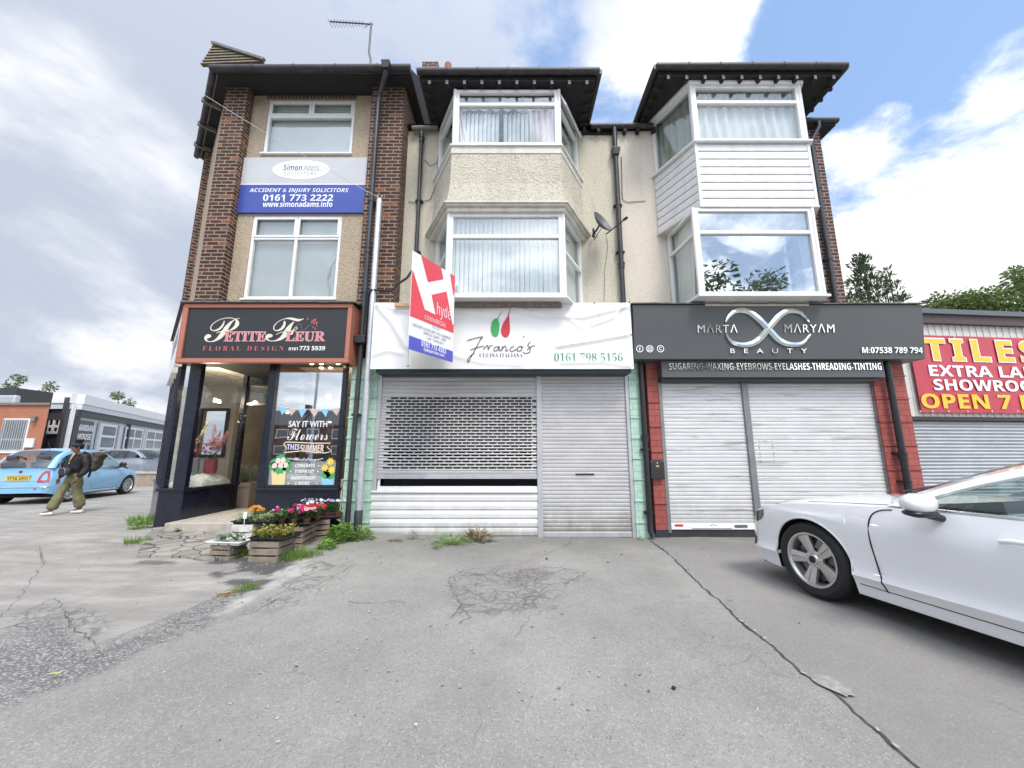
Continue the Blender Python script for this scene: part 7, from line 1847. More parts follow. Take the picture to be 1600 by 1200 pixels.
mb = MB(); a = cf['across'](2.45, -.02); b = cf['across'](2.38, -.62); mb.tube([a + V((0, -.03, .01)), b + V((0, -.03, .01))], .014, 6); mb.ball(a + V((0, -.035, -.01)), .03, 8, 6); mb.build('rear_wiper', M_trimblk, cf['t'], local=True)
mb = MB(); a = cf['across'](1.95, 0); mb.tube([a, a + V((0, -.10, .20))], .008, 6); mb.build('aerial', M_trimblk, cf['t'], local=True)
seam(cf, [rp(x, .60 + .0*x, .001) for x in np.linspace(-.70, .70, 20)])
# ---- grey estate car behind it
M_gpaint = paint('grey_car_paint', (.20, .225, .265))
SV = dict(A6); SV.update(W=.92, paint=M_gpaint, spokes='multi', wheel=.345, glassm=M_cargl2,
    rail=([.60, .95, 1.3, 1.7, 2.2, 2.8, 3.2, 3.6, 3.85], [.80, .745, .69, .63, .60, .60, .61, .66, .72], [.99, 1.20, 1.36, 1.48, 1.54, 1.52, 1.46, 1.25, 1.05]), header=1.6, rearhead=3.1,
    belt=[(.6, .98), (2.0, 1.0), (3.0, 1.05), (3.85, 1.08)], windows=[(.80, 1.85), (1.98, 2.85), (2.95, 3.45)], pillars=[1.915, 2.9],
    shoulder=[(-.90, .70), (-.80, .78), (-.6, .86), (-.3, .92), (0, .95), (.5, .97), (.9, .98), (2.0, 1.0), (3.0, 1.03), (3.6, 1.05), (4.02, .98)],
    top=[(-.90, .72), (-.82, .82), (-.6, .92), (-.3, .99), (0, 1.03), (.5, 1.06), (.75, 1.05), (.85, .98), (3.0, 1.0), (3.4, 1.06), (4.02, 1.0)])
cs_ = car('parked_car', 'dark grey estate car parked side on beyond the blue hatchback', (-23.5, 21.6, 0), R(90), SV)
for sg in (-1, 1):
    mirror(cs_, sg, 1.0, 1.03, M_chrome); sp_ = lambda s, z, o=.001: cs_['sidep'](sg, s, z, o)
    for s in (.66, 1.92, 2.9): seam(cs_, [sp_(s, z) for z in (.95, .75, .5, .3)])
# ================================================================== the person walking
M_skin = mat('brown_skin', (.19, .092, .06), .5, 20, .12)
M_hair = mat('black_hair', (.010, .009, .009), .8, 60, .5, bump=.8, bs=150)
M_jacket = mat('black_padded_jacket', (.009, .008, .010), .6, 25, .4, bump=.5, bs=30)
M_trou = mat('olive_trousers', (.155, .150, .075), .8, 14, .25, bump=.4, bs=20)
M_shoe = mat('white_trainers', (.68, .66, .64), .5, 20, .1)
M_top = mat('tan_top', (.42, .27, .17), .8)
M_camo = mat('dark_camouflage', (.060, .050, .038), .75, 16, .9)
def skin(J, E, sub=2, root=None):
    names = list(J); idx = {n: i for i, n in enumerate(names)}
    me = bpy.data.meshes.new('tmp'); me.from_pydata([J[n][0] for n in names], [(idx[a], idx[b]) for a, b in E], [])
    o = bpy.data.objects.new('tmp', me); COL.objects.link(o)
    md = o.modifiers.new('s', 'SKIN'); md.use_smooth_shade = True; md.branch_smoothing = .4
    sv = me.skin_vertices[0].data
    for n in names:
        r = J[n][1]; sv[idx[n]].radius = r if isinstance(r, tuple) else (r, r); sv[idx[n]].use_root = (n == (root or names[0]))
    if sub: ss_ = o.modifiers.new('u', 'SUBSURF'); ss_.levels = sub; ss_.render_levels = sub
    bpy.context.view_layer.update(); dg = bpy.context.evaluated_depsgraph_get()
    m2 = bpy.data.meshes.new_from_object(o.evaluated_get(dg))
    mb = MB(); mb.add([tuple(v.co) for v in m2.vertices], [tuple(p.vertices) for p in m2.polygons])
    bpy.data.objects.remove(o); bpy.data.meshes.remove(me); bpy.data.meshes.remove(m2)
    return mb
def person():
    pz = 0.0
    t = thing('person', 'woman walking in black jacket, olive wide trousers, dark headband and white trainers', 'person', (-10.13, 9.05, pz))
    f = V((-.18, -.984, 0)); l = V((.984, -.18, 0))          # facing, and her left
    hip = V((.08, 0, .86)); ch = V((.12, 0, 1.17)); nk = V((.10, -.02, 1.345)); hd = V((.075, -.05, 1.475))
    def P(b, a=0, c=0, z=0): return b + f*a + l*c + UP*z
    shL, shR = P(ch, 0, .165, .11), P(ch, 0, -.165, .11)
    elL, elR = P(shL, -.02, .10, -.27), P(shR, .02, -.10, -.26)
    wrL, wrR = P(elL, .12, -.05, -.21), P(elR, .06, -.07, -.22)
    hL, hR = P(hip, 0, .09, -.05), P(hip, 0, -.09, -.05)
    knR, knL = V((-.03, -.12, .47)), V((.20, .02, .46)); anR, anL = V((-.05, -.22, .095)), V((.26, .10, .12))
    toR, toL = anR + V((-.15, -.05, -.06)), anL + V((-.14, -.04, -.085))
    J = {'hip': (hip, (.13, .10)), 'waist': (P(hip, 0, 0, .14), (.125, .09)), 'chest': (ch, (.15, .10)), 'collar': (P(ch, 0, 0, .12), (.10, .07)), 'neck': (nk, .05),
         'jaw': (P(hd, .03, 0, -.055), (.058, .062)), 'head': (hd, (.078, .088)), 'crown': (P(hd, -.012, 0, .075), (.066, .072)),
         'hL': (hL, .085), 'hR': (hR, .085), 'kL': (knL, .06), 'kR': (knR, .06), 'aL': (anL, .04), 'aR': (anR, .04), 'tL': (toL, .035), 'tR': (toR, .035),
         'sL': (shL, .055), 'sR': (shR, .055), 'eL': (elL, .042), 'eR': (elR, .042), 'wL': (wrL, .027), 'wR': (wrR, .027)}
    E = [('hip', 'waist'), ('waist', 'chest'), ('chest', 'collar'), ('collar', 'neck'), ('neck', 'jaw'), ('jaw', 'head'), ('head', 'crown'), ('hip', 'hL'), ('hip', 'hR'), ('hL', 'kL'), ('hR', 'kR'), ('kL', 'aL'), ('kR', 'aR'), ('aL', 'tL'), ('aR', 'tR'),
         ('collar', 'sL'), ('collar', 'sR'), ('sL', 'eL'), ('sR', 'eR'), ('eL', 'wL'), ('eR', 'wR')]
    for sd, w, el in (('L', wrL, elL), ('R', wrR, elR)):
        d = (w - el).normalized(); d = (d + V((0, 0, -.9))).normalized(); s_ = f if True else l; out = (l if sd == 'L' else -l)
        pm = w + d * .055; J['p' + sd] = (pm, (.034, .020)); E.append(('w' + sd, 'p' + sd))
        for k, (o_, ln) in enumerate(((.028, .062), (.010, .072), (-.008, .068), (-.026, .052))):
            b = pm + s_ * o_ + d * .022; m_ = b + d * ln * .55 + out * -.010; e = b + d * ln - out * .030
            for nm, q, r in (('f%d' % k, b, .0095), ('g%d' % k, m_, .0085), ('h%d' % k, e, .007)): J[nm + sd] = (q, r)
            E += [('p' + sd, 'f%d%s' % (k, sd)), ('f%d%s' % (k, sd), 'g%d%s' % (k, sd)), ('g%d%s' % (k, sd), 'h%d%s' % (k, sd))]
        tb = w + d * .022 + s_ * .030; te = tb + d * .045 + s_ * .016 - out * .012; J['t0' + sd] = (tb, .0105); J['t1' + sd] = (te, .008); E += [('w' + sd, 't0' + sd), ('t0' + sd, 't1' + sd)]
    mb = skin(J, E, 2, 'hip')
    hf = (f + V((-.22, .05, -.12))).normalized(); hl = hf.cross(UP).normalized() * -1
    mb.ball(hd + hf*.088 - UP*.012, .016, 8, 6, (1, 1, 1.5))
    for s in (-1, 1): mb.ball(hd + hf*.070 + hl*(s*.032) + UP*.012, .012, 8, 6); mb.ball(hd - hf*.005 + hl*(s*.082) - UP*.01, .022, 8, 6, (.5, 1, 1.4))
    mb.ball(hd + hf*.078 - UP*.060, .020, 10, 6, (1.1, 1.1, .5))
    mb.v = [tuple(V(p) + t.location) for p in mb.v]; mb.build('body', M_skin, t, smooth=180)
    def put(mb, name, m, **k):
        mb.v = [tuple(V(p) + t.location) for p in mb.v]; return mb.build(name, m, t, **k)
    # hair bun and headband
    mb = MB(); mb.ball(hd + UP*.035 - hf*.018, .096, 18, 12, (1, 1, .92), .12)
    for i in range(46):
        a = rg.uniform(0, 6.28); e = rg.uniform(.2, 1); p = hd + UP*.125 - hf*.02 + V((math.cos(a)*.062*e, math.sin(a)*.062*e, rg.uniform(-.02, .05))); mb.ball(p, rg.uniform(.022, .036), 6, 5, jit=.4)
    mb.v = [p for p in mb.v]; put(mb, 'hair', M_hair, smooth=180)
    mb = MB(); mb.lathe([(.088, -.012), (.100, .0), (.101, .022), (.090, .04)], 24, Matrix.Translation(hd + UP*.045 - hf*.004) @ Matrix.Rotation(R(-8), 4, 'X')); put(mb, 'headband', col_mat('charcoal_headband', (.03, .03, .032), .8), smooth=180)
    # jacket: torso and two sleeves in one open garment
    J = {'w': (P(hip, 0, 0, .03), (.185, .15)), 'b': (P(hip, 0, 0, .16), (.20, .165)), 'c': (ch, (.205, .155)), 'k': (P(ch, -.02, 0, .13), (.14, .11)), 'n': (P(nk, -.02, 0, -.02), .085),
         'sL': (P(shL, 0, .02), .088), 'sR': (P(shR, 0, -.02), .088), 'eL': (elL, .080), 'eR': (elR, .080), 'fL': (elL.lerp(wrL, .6), .070), 'fR': (elR.lerp(wrR, .6), .068), 'wL': (wrL, .045), 'wR': (wrR, .045)}
    mb = skin(J, [('w', 'b'), ('b', 'c'), ('c', 'k'), ('k', 'n'), ('k', 'sL'), ('k', 'sR'), ('sL', 'eL'), ('sR', 'eR'), ('eL', 'fL'), ('eR', 'fR'), ('fL', 'wL'), ('fR', 'wR')], 2, 'w')
    mb.v = [tuple(V(p) + V((mnoise.noise(V(p)*9), mnoise.noise(V(p)*9 + V((5, 0, 0))), mnoise.noise(V(p)*11)))*.016) for p in mb.v]
    put(mb, 'jacket', M_jacket, smooth=180)
    mb = MB(); c = ch + f*.150 + UP*.085; mb.prism([c + l*.04 + UP*.10 - f*.055, c - l*.05 + UP*.10 - f*.055, c - l*.01 - UP*.10 + f*.016], f*.012); put(mb, 'top', M_top)
    mb = MB(); c = ch + f*.165 - UP*.04; mb.ball(c, .010, 8, 6); put(mb, 'pendant', M_letter)
    # trousers
    J = {'w': (P(hip, 0, 0, .06), (.150, .115)), 'h': (P(hip, 0, 0, -.05), (.16, .13)), 'hL': (P(hL, 0, .01, -.06), .102), 'hR': (P(hR, 0, -.01, -.06), .102), 'kL': (knL, .088), 'kR': (knR, .088), 'cL': (knL.lerp(anL, .6), .098), 'cR': (knR.lerp(anR, .6), .098), 'aL': (anL + UP*.0, .115), 'aR': (anR + UP*.0, .110)}
    mb = skin(J, [('w', 'h'), ('h', 'hL'), ('h', 'hR'), ('hL', 'kL'), ('hR', 'kR'), ('kL', 'cL'), ('kR', 'cR'), ('cL', 'aL'), ('cR', 'aR')], 2, 'w')
    mb.v = [tuple(V((p[0], p[1], max(.045, p[2]))) + V((mnoise.noise(V(p)*8), mnoise.noise(V(p)*8 + V((5, 0, 0))), 0))*.024) for p in mb.v]
    put(mb, 'trousers', M_trou, smooth=180)
    for an, to in ((anL, toL), (anR, toR)):
        d = (to - an); d.z = 0; d.normalize(); J = {'h': (V((an.x, an.y, .048)) - d*.06, (.042, .045)), 'm': (V((an.x, an.y, .045)) + d*.06, (.045, .042)), 't': (V((an.x, an.y, .035)) + d*.17, (.042, .032))}
        mb = skin(J, [('h', 'm'), ('m', 't')], 2, 'm'); mb.v = [(p[0], p[1], max(.002, p[2])) for p in mb.v]; put(mb, 'shoe', M_shoe, smooth=180)
    # backpack and waist bag are carried things of their own
    b = thing('backpack', 'bulky dark camouflage backpack worn by the walking woman', 'backpack', tuple(t.location + ch - f*.25))
    def box_soft(c, ax, ay, az, hx, hy, hz, jit=.02):
        mb = MB()
        for (sx, sy, sz) in (): pass
        n = 10
        def fn(u, v):
            ph = math.pi * v; th = 2*math.pi*u; x = math.sin(ph)*math.cos(th); y = math.sin(ph)*math.sin(th); z = math.cos(ph)
            k = (abs(x)**4 + abs(y)**4 + abs(z)**4) ** -.25; p = c + ax*(x*k*hx) + ay*(y*k*hy) + az*(z*k*hz); return p + V((mnoise.noise(p*8), mnoise.noise(p*8 + UP*3), mnoise.noise(p*7)))*jit
        mb.grid(fn, 24, 14); return mb
    side_ = (l * .75 - f * .65).normalized(); up2 = (UP * .95 + side_ * .28).normalized(); a2 = up2.cross(f).normalized()
    c = t.location + ch + l*.25 - f*.16 - UP*.03
    mb = box_soft(c, f, a2, up2, .10, .11, .19, .03); mb.build('bag_body', M_camo, b, smooth=180)
    mb = box_soft(c + up2*.18 + a2*.0, f, a2, up2, .095, .12, .05, .03); mb.build('bag_flap', M_camo, b, smooth=180)
    mb = MB(); q = t.location + shL; mb.tube([q + f*.11 + UP*.02 - l*.04, q + UP*.10 - l*.05, q - f*.12 + UP*.02 - l*.03], .022, 8); mb.build('shoulder_strap', M_black, b, smooth=180)
    mb = MB(); mb.tube([c - up2*.18, c - up2*.30 + V((.01, 0, -.05))], .02, 6); mb.build('loose_strap', col_mat('navy_strap', (.02, .022, .06), .8), b)
    wbag = thing('waist_bag', 'black zipped waist bag across the front of the walking woman', 'bag', tuple(t.location + hip + f*.2))
    mb = box_soft(t.location + hip + f*.20 + UP*.09 + l*.04, l, f, UP, .15, .06, .085, .012); mb.build('bag_body', M_black, wbag, smooth=180)
    mb = MB(); c2 = t.location + hip + f*.262 + UP*.10 + l*.04; mb.tube(spline([c2 + l*.02 + UP*.07, c2 + l*.09 + UP*.03, c2 + l*.10 - UP*.04]), .005, 5); mb.build('zip', M_steel, wbag)
person()
# ================================================================== crates, trays and plants by the step
def gp_(px, py):
    p = gr(px, py, .09)
    for _ in range(4): p = gr(px, py, gz(p.x, p.y))
    return p
def wood(name, c, **k): return mat(name, c, .85, 9, .3, bump=.5, bs=30, streak=.45, scol=(.10, .085, .07), **k)
M_cr1 = wood('taupe_crate_wood', (.235, .195, .15)); M_cr2 = wood('weathered_brown_crate_wood', (.27, .205, .16)); M_cr3 = wood('whitewashed_crate_wood', (.66, .65, .62))
def crate(label, a, b, depth, h, m, rows=3, group='slatted wooden crates outside the florist'):
    """front bottom edge from a to b on the ground, box going back by depth"""
    a = V(a); b = V(b); r = (b - a); r.z = 0; w = r.length; r.normalize(); bk = V((-r.y, r.x, 0)); z0 = min(a.z, b.z) - .01
    t = thing('crate', label, 'crate', (a.x, a.y, z0), math.atan2(r.y, r.x), group)
    g = .014; hh = (h - g*(rows - 1)) / rows; rj = random.Random(int(w*1e4))
    def panel(nm, fn):
        mb = MB()
        for i in range(rows):
            z = i * (hh + g); fn(mb, z + rj.uniform(0, .004), z + hh - rj.uniform(0, .004))
        return mb
    p = panel('f', lambda mb, z0_, z1_: mb.box(0, w, -.006, .006, z0_, z1_)); p.build('front_panel', m, t, local=True, bevel=.002)
    p = panel('b', lambda mb, z0_, z1_: mb.box(0, w, depth - .006, depth + .006, z0_, z1_)); p.build('back_panel', m, t, local=True)
    for x in (0, w): p = panel('s', lambda mb, z0_, z1_: mb.box(x - .006 if x else .0, x + .006 if not x else w, .0065, depth - .0065, z0_, z1_)); p.build('side_panel', m, t, local=True, bevel=.002)
    for x in (.022, w - .022):
        for y in (.022, depth - .022): mb = MB(); mb.box(x - .015, x + .015, y - .0145, y + .0145, 0, h - .004); mb.build('corner_post', m, t, local=True)
    mb = MB(); mb.box(.01, w - .01, .01, depth - .01, .012, .024); mb.build('base_board', m, t, local=True)
    return t, a, r, bk, w, z0 + h
def tray(label, o, r, bk, w, d, z, m, cells=(4, 2), group='plant trays on the crates', rise=.045):
    t = thing('plant_tray', label, 'plant tray', tuple(V((o.x, o.y, z))), math.atan2(r.y, r.x), group)
    mb = MB(); th = .008
    for x0, x1, y0, y1 in ((0, w, 0, .02), (0, w, d - .02, d), (0, .02, .02, d - .02), (w - .02, w, .02, d - .02)): mb.box(x0, x1, y0, y1, rise - .012, rise)
    mb.build('rim', m, t, local=True, bevel=.003)
    mb = MB(); nx, ny = cells
    for i in range(nx):
        for j in range(ny):
            x0 = .02 + (w - .04) * i/nx; x1 = .02 + (w - .04) * (i+1)/nx; y0 = .02 + (d - .04) * j/ny; y1 = .02 + (d - .04) * (j+1)/ny; e = .012
            top = [(x0, y0, rise - .006), (x1, y0, rise - .006), (x1, y1, rise - .006), (x0, y1, rise - .006)]; bt = [(x0 + e, y0 + e, .002), (x1 - e, y0 + e, .002), (x1 - e, y1 - e, .002), (x0 + e, y1 - e, .002)]
            mb.add(top + bt, [(4, 5, 6, 7), (0, 1, 5, 4), (1, 2, 6, 5), (2, 3, 7, 6), (3, 0, 4, 7)])
    mb.build('cell', m, t, local=True)
    return t
M_traybk = mat('black_tray_plastic', (.014, .014, .016), .45); M_traywh = mat('white_tray_plastic', (.74, .74, .73), .45)
M_soil = mat('compost', (.035, .022, .015), .95, 40, .4); M_potbr = mat('brown_plastic_pot', (.14, .045, .03), .6)
LF = dict(green=leafmat('mid_green_leaf', (.045, .12, .022), (.09, .20, .04)), dark=leafmat('dark_green_leaf', (.02, .055, .018), (.045, .10, .03)), lime=leafmat('lime_leaf', (.25, .29, .05), (.38, .36, .10)),
          grey=leafmat('grey_green_leaf', (.20, .27, .20), (.36, .42, .34)), varieg=leafmat('variegated_leaf', (.14, .26, .06), (.46, .50, .30), ns=60), weed=leafmat('weed_leaf', (.15, .28, .05), (.27, .42, .09)),
          dry=leafmat('dry_weed', (.24, .19, .09), (.36, .30, .16)), grass=leafmat('grass_blade', (.12, .23, .04), (.22, .36, .08)), rust=leafmat('rusty_leaf', (.30, .17, .05), (.42, .36, .10)))
def petal(name, c): return leafmat(name, [x * .85 for x in c], c, .5, .3)
PT = dict(orange=petal('orange_petal', (.72, .30, .03)), magenta=petal('magenta_petal', (.62, .02, .17)), red=petal('red_petal', (.66, .02, .03)), pink=petal('pink_petal', (.78, .36, .45)), white=petal('white_petal', (.80, .78, .80)), lilac=petal('lilac_petal', (.45, .33, .55)))
def flower(mb, c, r, n, rj, petals=5):
    n = V(n).normalized(); a = n.orthogonal().normalized(); b = n.cross(a)
    for k in range(petals):
        t = 2*math.pi*k/petals + rj.uniform(-.2, .2); d = a*math.cos(t) + b*math.sin(t); s = n.cross(d); c_ = V(c)
        mb.add([c_, c_ + d*r*.6 + s*r*.45 + n*r*.1, c_ + d*r + n*r*.18, c_ + d*r*.6 - s*r*.45 + n*r*.1], [(0, 1, 2, 3)])
def plant(label, c, rad, h, leaf, cat='plant', nl=70, ll=.05, lw=.028, pot=None, flowers=(), nf=0, fr=.025, seed=0, group=None, name='potted_plant', spread=.9, droop=.25, soil=True):
    t = thing(name, label, cat, tuple(c), 0, group); rj = random.Random(seed); c = V(c)
    if pot:
        mb = MB(); mb.lathe([(0, 0), (.034, 0), (.048, .07), (.052, .07), (.052, .085), (.046, .085), (.044, .07), (0, .068)], 14, Matrix.Translation(c)); mb.build('pot', pot, t, smooth=40); base = c + UP * .07
    else: base = c
    mb = MB(); st = MB()
    for i in range(nl):
        a = rj.uniform(0, 6.283); e = math.sqrt(rj.random()); zz = rj.random() ** .8
        p = base + V((math.cos(a)*rad*e*(.45 + .55*zz), math.sin(a)*rad*e*(.45 + .55*zz), h * zz * (1 - .35*e*e)))
        d = V((math.cos(a) * spread, math.sin(a) * spread, rj.uniform(-droop, .8))); mb.leaf(p, d, UP, ll * rj.uniform(.6, 1.3), lw * rj.uniform(.7, 1.2))
        if i % 4 == 0: st.tube([base + V((rj.uniform(-.01, .01), rj.uniform(-.01, .01), -.01)), base.lerp(p, .5) + UP*.01, p], .0022, 4)
    mb.build('foliage', LF[leaf], t); st.build('stem', LF['green'], t)
    k = 0
    for col, n in flowers:
        mb = MB()
        for i in range(n):
            a = rj.uniform(0, 6.283); e = math.sqrt(rj.random()) * .95; p = base + V((math.cos(a)*rad*e, math.sin(a)*rad*e, h * (1.02 - .3*e*e) + rj.uniform(-.02, .03)))
            flower(mb, p, fr * rj.uniform(.75, 1.2), (math.cos(a)*.5 + rj.uniform(-.2, .2), math.sin(a)*.5 - .45, .8), rj)
        mb.build('blossom', PT[col], t)
    return t
M_label = mat('white_plant_label', (.78, .78, .78), .5)
def plabel(base, h, sc=1.0):
    b = V(base); mb = MB(); mb.box(b.x - .004, b.x + .004, b.y - .001, b.y + .001, b.z, b.z + h); mb.box(b.x - .022*sc, b.x + .022*sc, b.y - .0015, b.y + .0015, b.z + h*.5, b.z + h*1.05)
    o = mb.build('plant_label', M_label); return o
# front crate
t, a, r, bk, w, zt = crate('taupe slatted crate nearest the kerb under a black tray of lime plants', gp_(387.6, 877), gp_(433, 879), .33, .255, M_cr1)
o = a - r*.03 - bk*.03; tray('black plastic tray of lime plants on the front taupe crate', o, r, bk, w + .12, .40, zt, M_traybk, (4, 3))
for i in range(4):
    for j in range(2):
        c = o + r*(.07 + i*.105) + bk*(.09 + j*.17); plant('small lime and rust foliage plant in the black tray on the front crate', (c.x, c.y, zt + .03), .075, .12, 'lime' if (i + j) % 3 else 'rust', nl=75, ll=.045, lw=.030, seed=10 + i*3 + j, group='lime plants in the front tray')
# small crate
t, a, r, bk, w, zt = crate('smallest taupe crate at the left end under a white tray', gp_(326.5, 873.5), gp_(357.5, 875.5), .27, .185, M_cr1)
o = a - r*.05 - bk*.04; tray('white plastic tray with succulents on the small crate', o, r, bk, w + .20, .34, zt, M_traywh, (3, 2))
c = o + r*.13 + bk*.13; plant('pale grey green succulent in the white tray', (c.x, c.y, zt + .03), .085, .09, 'grey', nl=90, ll=.05, lw=.03, seed=31)
c = o + r*.30 + bk*.15; plant('bright green bedding plant in the white tray', (c.x, c.y, zt + .03), .085, .12, 'green', nl=90, ll=.045, lw=.022, seed=32)
c = o + r*.41 + bk*.12; plant('small dark trailing plant at the end of the white tray', (c.x, c.y, zt + .03), .05, .06, 'dark', nl=40, ll=.03, lw=.02, seed=33)
# white crate
wa_ = gp_(358, 857); wb2 = gp_(391, 858)
t, a, r, bk, w, zt = crate('whitewashed crate against the step behind the small taupe crate', wa_, wb2, .40, .33, M_cr3)
o = a - r*.02 - bk*.02; tray('black tray with orange flowers on the white crate', o, r, bk, .62, .40, zt, M_traybk, (5, 3))
c = o + r*.16 + bk*.28; plant('orange flowering plant in the tray on the white crate', (c.x, c.y, zt + .02), .10, .17, 'varieg', nl=80, ll=.05, flowers=(('orange', 34),), fr=.024, seed=41)
for k, (x, y) in enumerate(((.08, .12), (.22, .12), (.36, .12), (.50, .14), (.36, .28), (.5, .28))):
    c = o + r*x + bk*y; plant('variegated green and cream plant in the tray on the white crate', (c.x, c.y, zt + .02), .08, .10, 'varieg', nl=85, ll=.05, lw=.026, seed=42 + k, group='variegated plants on the white crate')
l_ = plabel((o + r*.20 - bk*.0 + UP*(zt - o.z + .0)), .16, 1.1); tag(l_, 'white plant label hanging at the front of the white crate', 'plant label', 'white plant labels in the trays')
# brown crate with busy lizzies
t, a, r, bk, w, zt = crate('weathered brown crate under the tray of red and pink flowers', gp_(441, 857), gp_(471, 857), .46, .30, M_cr2, 4)
o = a - r*.14 - bk*.04; tray('black tray of red and magenta busy lizzies on the brown crate', o, r, bk, .50, .52, zt, M_traybk, (4, 4))
for k, (x, y, col, lab) in enumerate(((.07, .10, 'magenta', 'magenta busy lizzie with one low bloom in a brown pot'), (.20, .30, 'magenta', 'deep pink busy lizzie at the back of the busy lizzie tray'), (.33, .28, 'red', 'scarlet busy lizzie at the back of the busy lizzie tray'), (.40, .12, 'pink', 'pale pink busy lizzie at the front right of the busy lizzie tray'), (.24, .10, 'magenta', 'small magenta busy lizzie between the low bloom and scarlet ones'), (.45, .36, 'red', 'scarlet busy lizzie at the right back corner of the tray'))):
    c = o + r*x + bk*y; plant(lab, (c.x, c.y, zt + .01), .11, .16, 'dark', nl=70, ll=.07, lw=.03, pot=M_potbr, flowers=((col, 9 if k else 5),), fr=.032, seed=60 + k)
# rear crate
t, a, r, bk, w, zt = crate('brown crate furthest back beside the weeds and the mint green bricks', gp_(478, 845), gp_(513, 843), .40, .30, M_cr2, 4)
o = a - r*.14 - bk*.02; tray('black tray of white flowers on the rearmost crate', o, r, bk, .62, .44, zt, M_traybk, (5, 3))
for k, (x, y, col, lab) in enumerate(((.10, .14, 'white', 'white flowering plant at the left of the rear tray'), (.26, .20, 'white', 'white trailing lobelia beside a white label in the rear tray'), (.40, .16, 'lilac', 'lilac flowering plant in the rear tray'), (.54, .16, 'white', 'white daisy like plant at the right of the rear tray'), (.14, .34, 'lilac', 'leafy lilac plant at the back left of the rear tray'))):
    c = o + r*x + bk*y; plant(lab, (c.x, c.y, zt + .01), .11, .20, 'green', nl=95, ll=.05, lw=.018, pot=M_potbr, flowers=((col, 12),), fr=.024, seed=80 + k)
for x, y, lab in ((.0, .10, 'white plant label at the left end of the rear tray'), (.30, .22, 'white plant label standing among the white flowers')):
    b_ = o + r*x + bk*y; tag(plabel((b_.x, b_.y, zt + .06), .17, 1.3), lab, 'plant label', 'white plant labels in the trays')
t, a, r, bk, w, zt = crate('low weathered crate half hidden behind the white crate', gp_(398, 847), gp_(440, 848), .36, .27, M_cr2, 3)
o = a; tray('black tray of leafy green plants behind the orange flowers', o, r, bk, .46, .36, zt, M_traybk, (4, 3))
for k, (x, y) in enumerate(((.08, .10), (.22, .12), (.36, .10), (.14, .26), (.30, .26))):
    c = o + r*x + bk*y; plant('leafy green bedding plant in the tray behind the orange flowers', (c.x, c.y, zt + .02), .10, .17, 'green', nl=90, ll=.055, lw=.02, flowers=(('white', 4),) if k % 2 else (), fr=.02, seed=100 + k, group='green bedding plants in the middle tray')
# ------------------------------------------------------------------ weeds
def weed(label, px, py, rad, h, leaf='weed', n=120, ll=.06, lw=.03, seed=0, style='bush', name='weed', flat=1.0):
    c = gp_(px, py); t = thing(name, label, 'weed', tuple(c), 0, 'weeds along the shop fronts'); rj = random.Random(seed); mb = MB(); st = MB()
    for i in range(n):
        a = rj.uniform(0, 6.283); e = math.sqrt(rj.random())
        if style == 'grass':
            p = c + V((math.cos(a)*rad*e, math.sin(a)*rad*e*flat, 0)); d = V((math.cos(a)*.35*rj.uniform(.3, 1.5), math.sin(a)*.35*rj.uniform(.3, 1.5), 1)); L = h * rj.uniform(.5, 1.15)
            s = d.cross(V((rj.uniform(-1, 1), rj.uniform(-1, 1), .1))).normalized() * lw * .5; m_ = p + d.normalized()*L*.6; e_ = p + d.normalized()*L + V((d.x, d.y, -.2))*L*.35
            mb.add([p - s, p + s, m_ + s*.7, m_ - s*.7, e_], [(0, 1, 2, 3), (3, 2, 4)])
        elif style == 'rosette':
            d = V((math.cos(a), math.sin(a), rj.uniform(.15, .9))); mb.leaf(c + V((0, 0, .01)), d, UP, rad * rj.uniform(.6, 1.1), lw)
        else:
            zz = rj.random(); p = c + V((math.cos(a)*rad*e*(1 - .4*zz), math.sin(a)*rad*e*(1 - .4*zz)*flat, h*zz*(1 - .5*e*e))); mb.leaf(p, V((math.cos(a), math.sin(a), rj.uniform(-.2, .9))), UP, ll*rj.uniform(.6, 1.3), lw*rj.uniform(.7, 1.3))
            if i % 5 == 0: st.tube([c + V((rj.uniform(-.3, .3)*rad, rj.uniform(-.3, .3)*rad*flat, 0)), p], .0025, 4)
    mb.build('leaves', LF[leaf], t)
    if st.v: st.build('stem', LF[leaf], t)
    return t
weed('tall leafy weed clump at the foot of the galvanised pole', 532, 846, .23, .28, n=360, ll=.07, lw=.045, seed=1)
weed('leafy weed clump right of the galvanised pole base', 566, 843, .18, .22, n=240, ll=.055, lw=.035, seed=2)
weed('low weed patch between the rear crate and the pole weeds', 510, 857, .16, .12, n=160, ll=.05, lw=.03, seed=3)
weed('grass tuft beside the front taupe crate', 459, 872, .15, .15, 'grass', 230, lw=.008, seed=4, style='grass')
weed('grass tuft between the small and front crates', 383, 868, .09, .12, 'grass', 90, lw=.008, seed=5, style='grass')
weed('grass strip tuft along the forecourt edge past the crates', 483, 868, .16, .09, 'grass', 170, lw=.008, seed=6, style='grass')
weed('sparse grass tuft on the broken forecourt edge', 384, 921, .12, .07, 'grass', 100, lw=.007, seed=7, style='grass')
weed('small yellowing tuft lower on the broken forecourt edge', 356, 930, .08, .05, 'dry', 60, lw=.007, seed=8, style='grass')
weed('long grass clump at the outer corner of the navy shopfront', 226, 818, .22, .20, 'grass', 260, lw=.009, seed=9, style='grass')
weed('leafy weed in the grass by the navy shopfront corner', 221, 826, .16, .16, n=120, ll=.06, lw=.03, seed=10)
weed('grass along the left edge of the crazy paving', 213, 848, .14, .10, 'grass', 130, lw=.008, seed=11, style='grass')
weed('dandelion rosette at the navy stall riser', 285, 831, .20, .1, n=24, lw=.06, seed=12, style='rosette')
weed('dandelion rosette in front of the door step', 333, 830, .17, .1, n=22, lw=.05, seed=13, style='rosette')
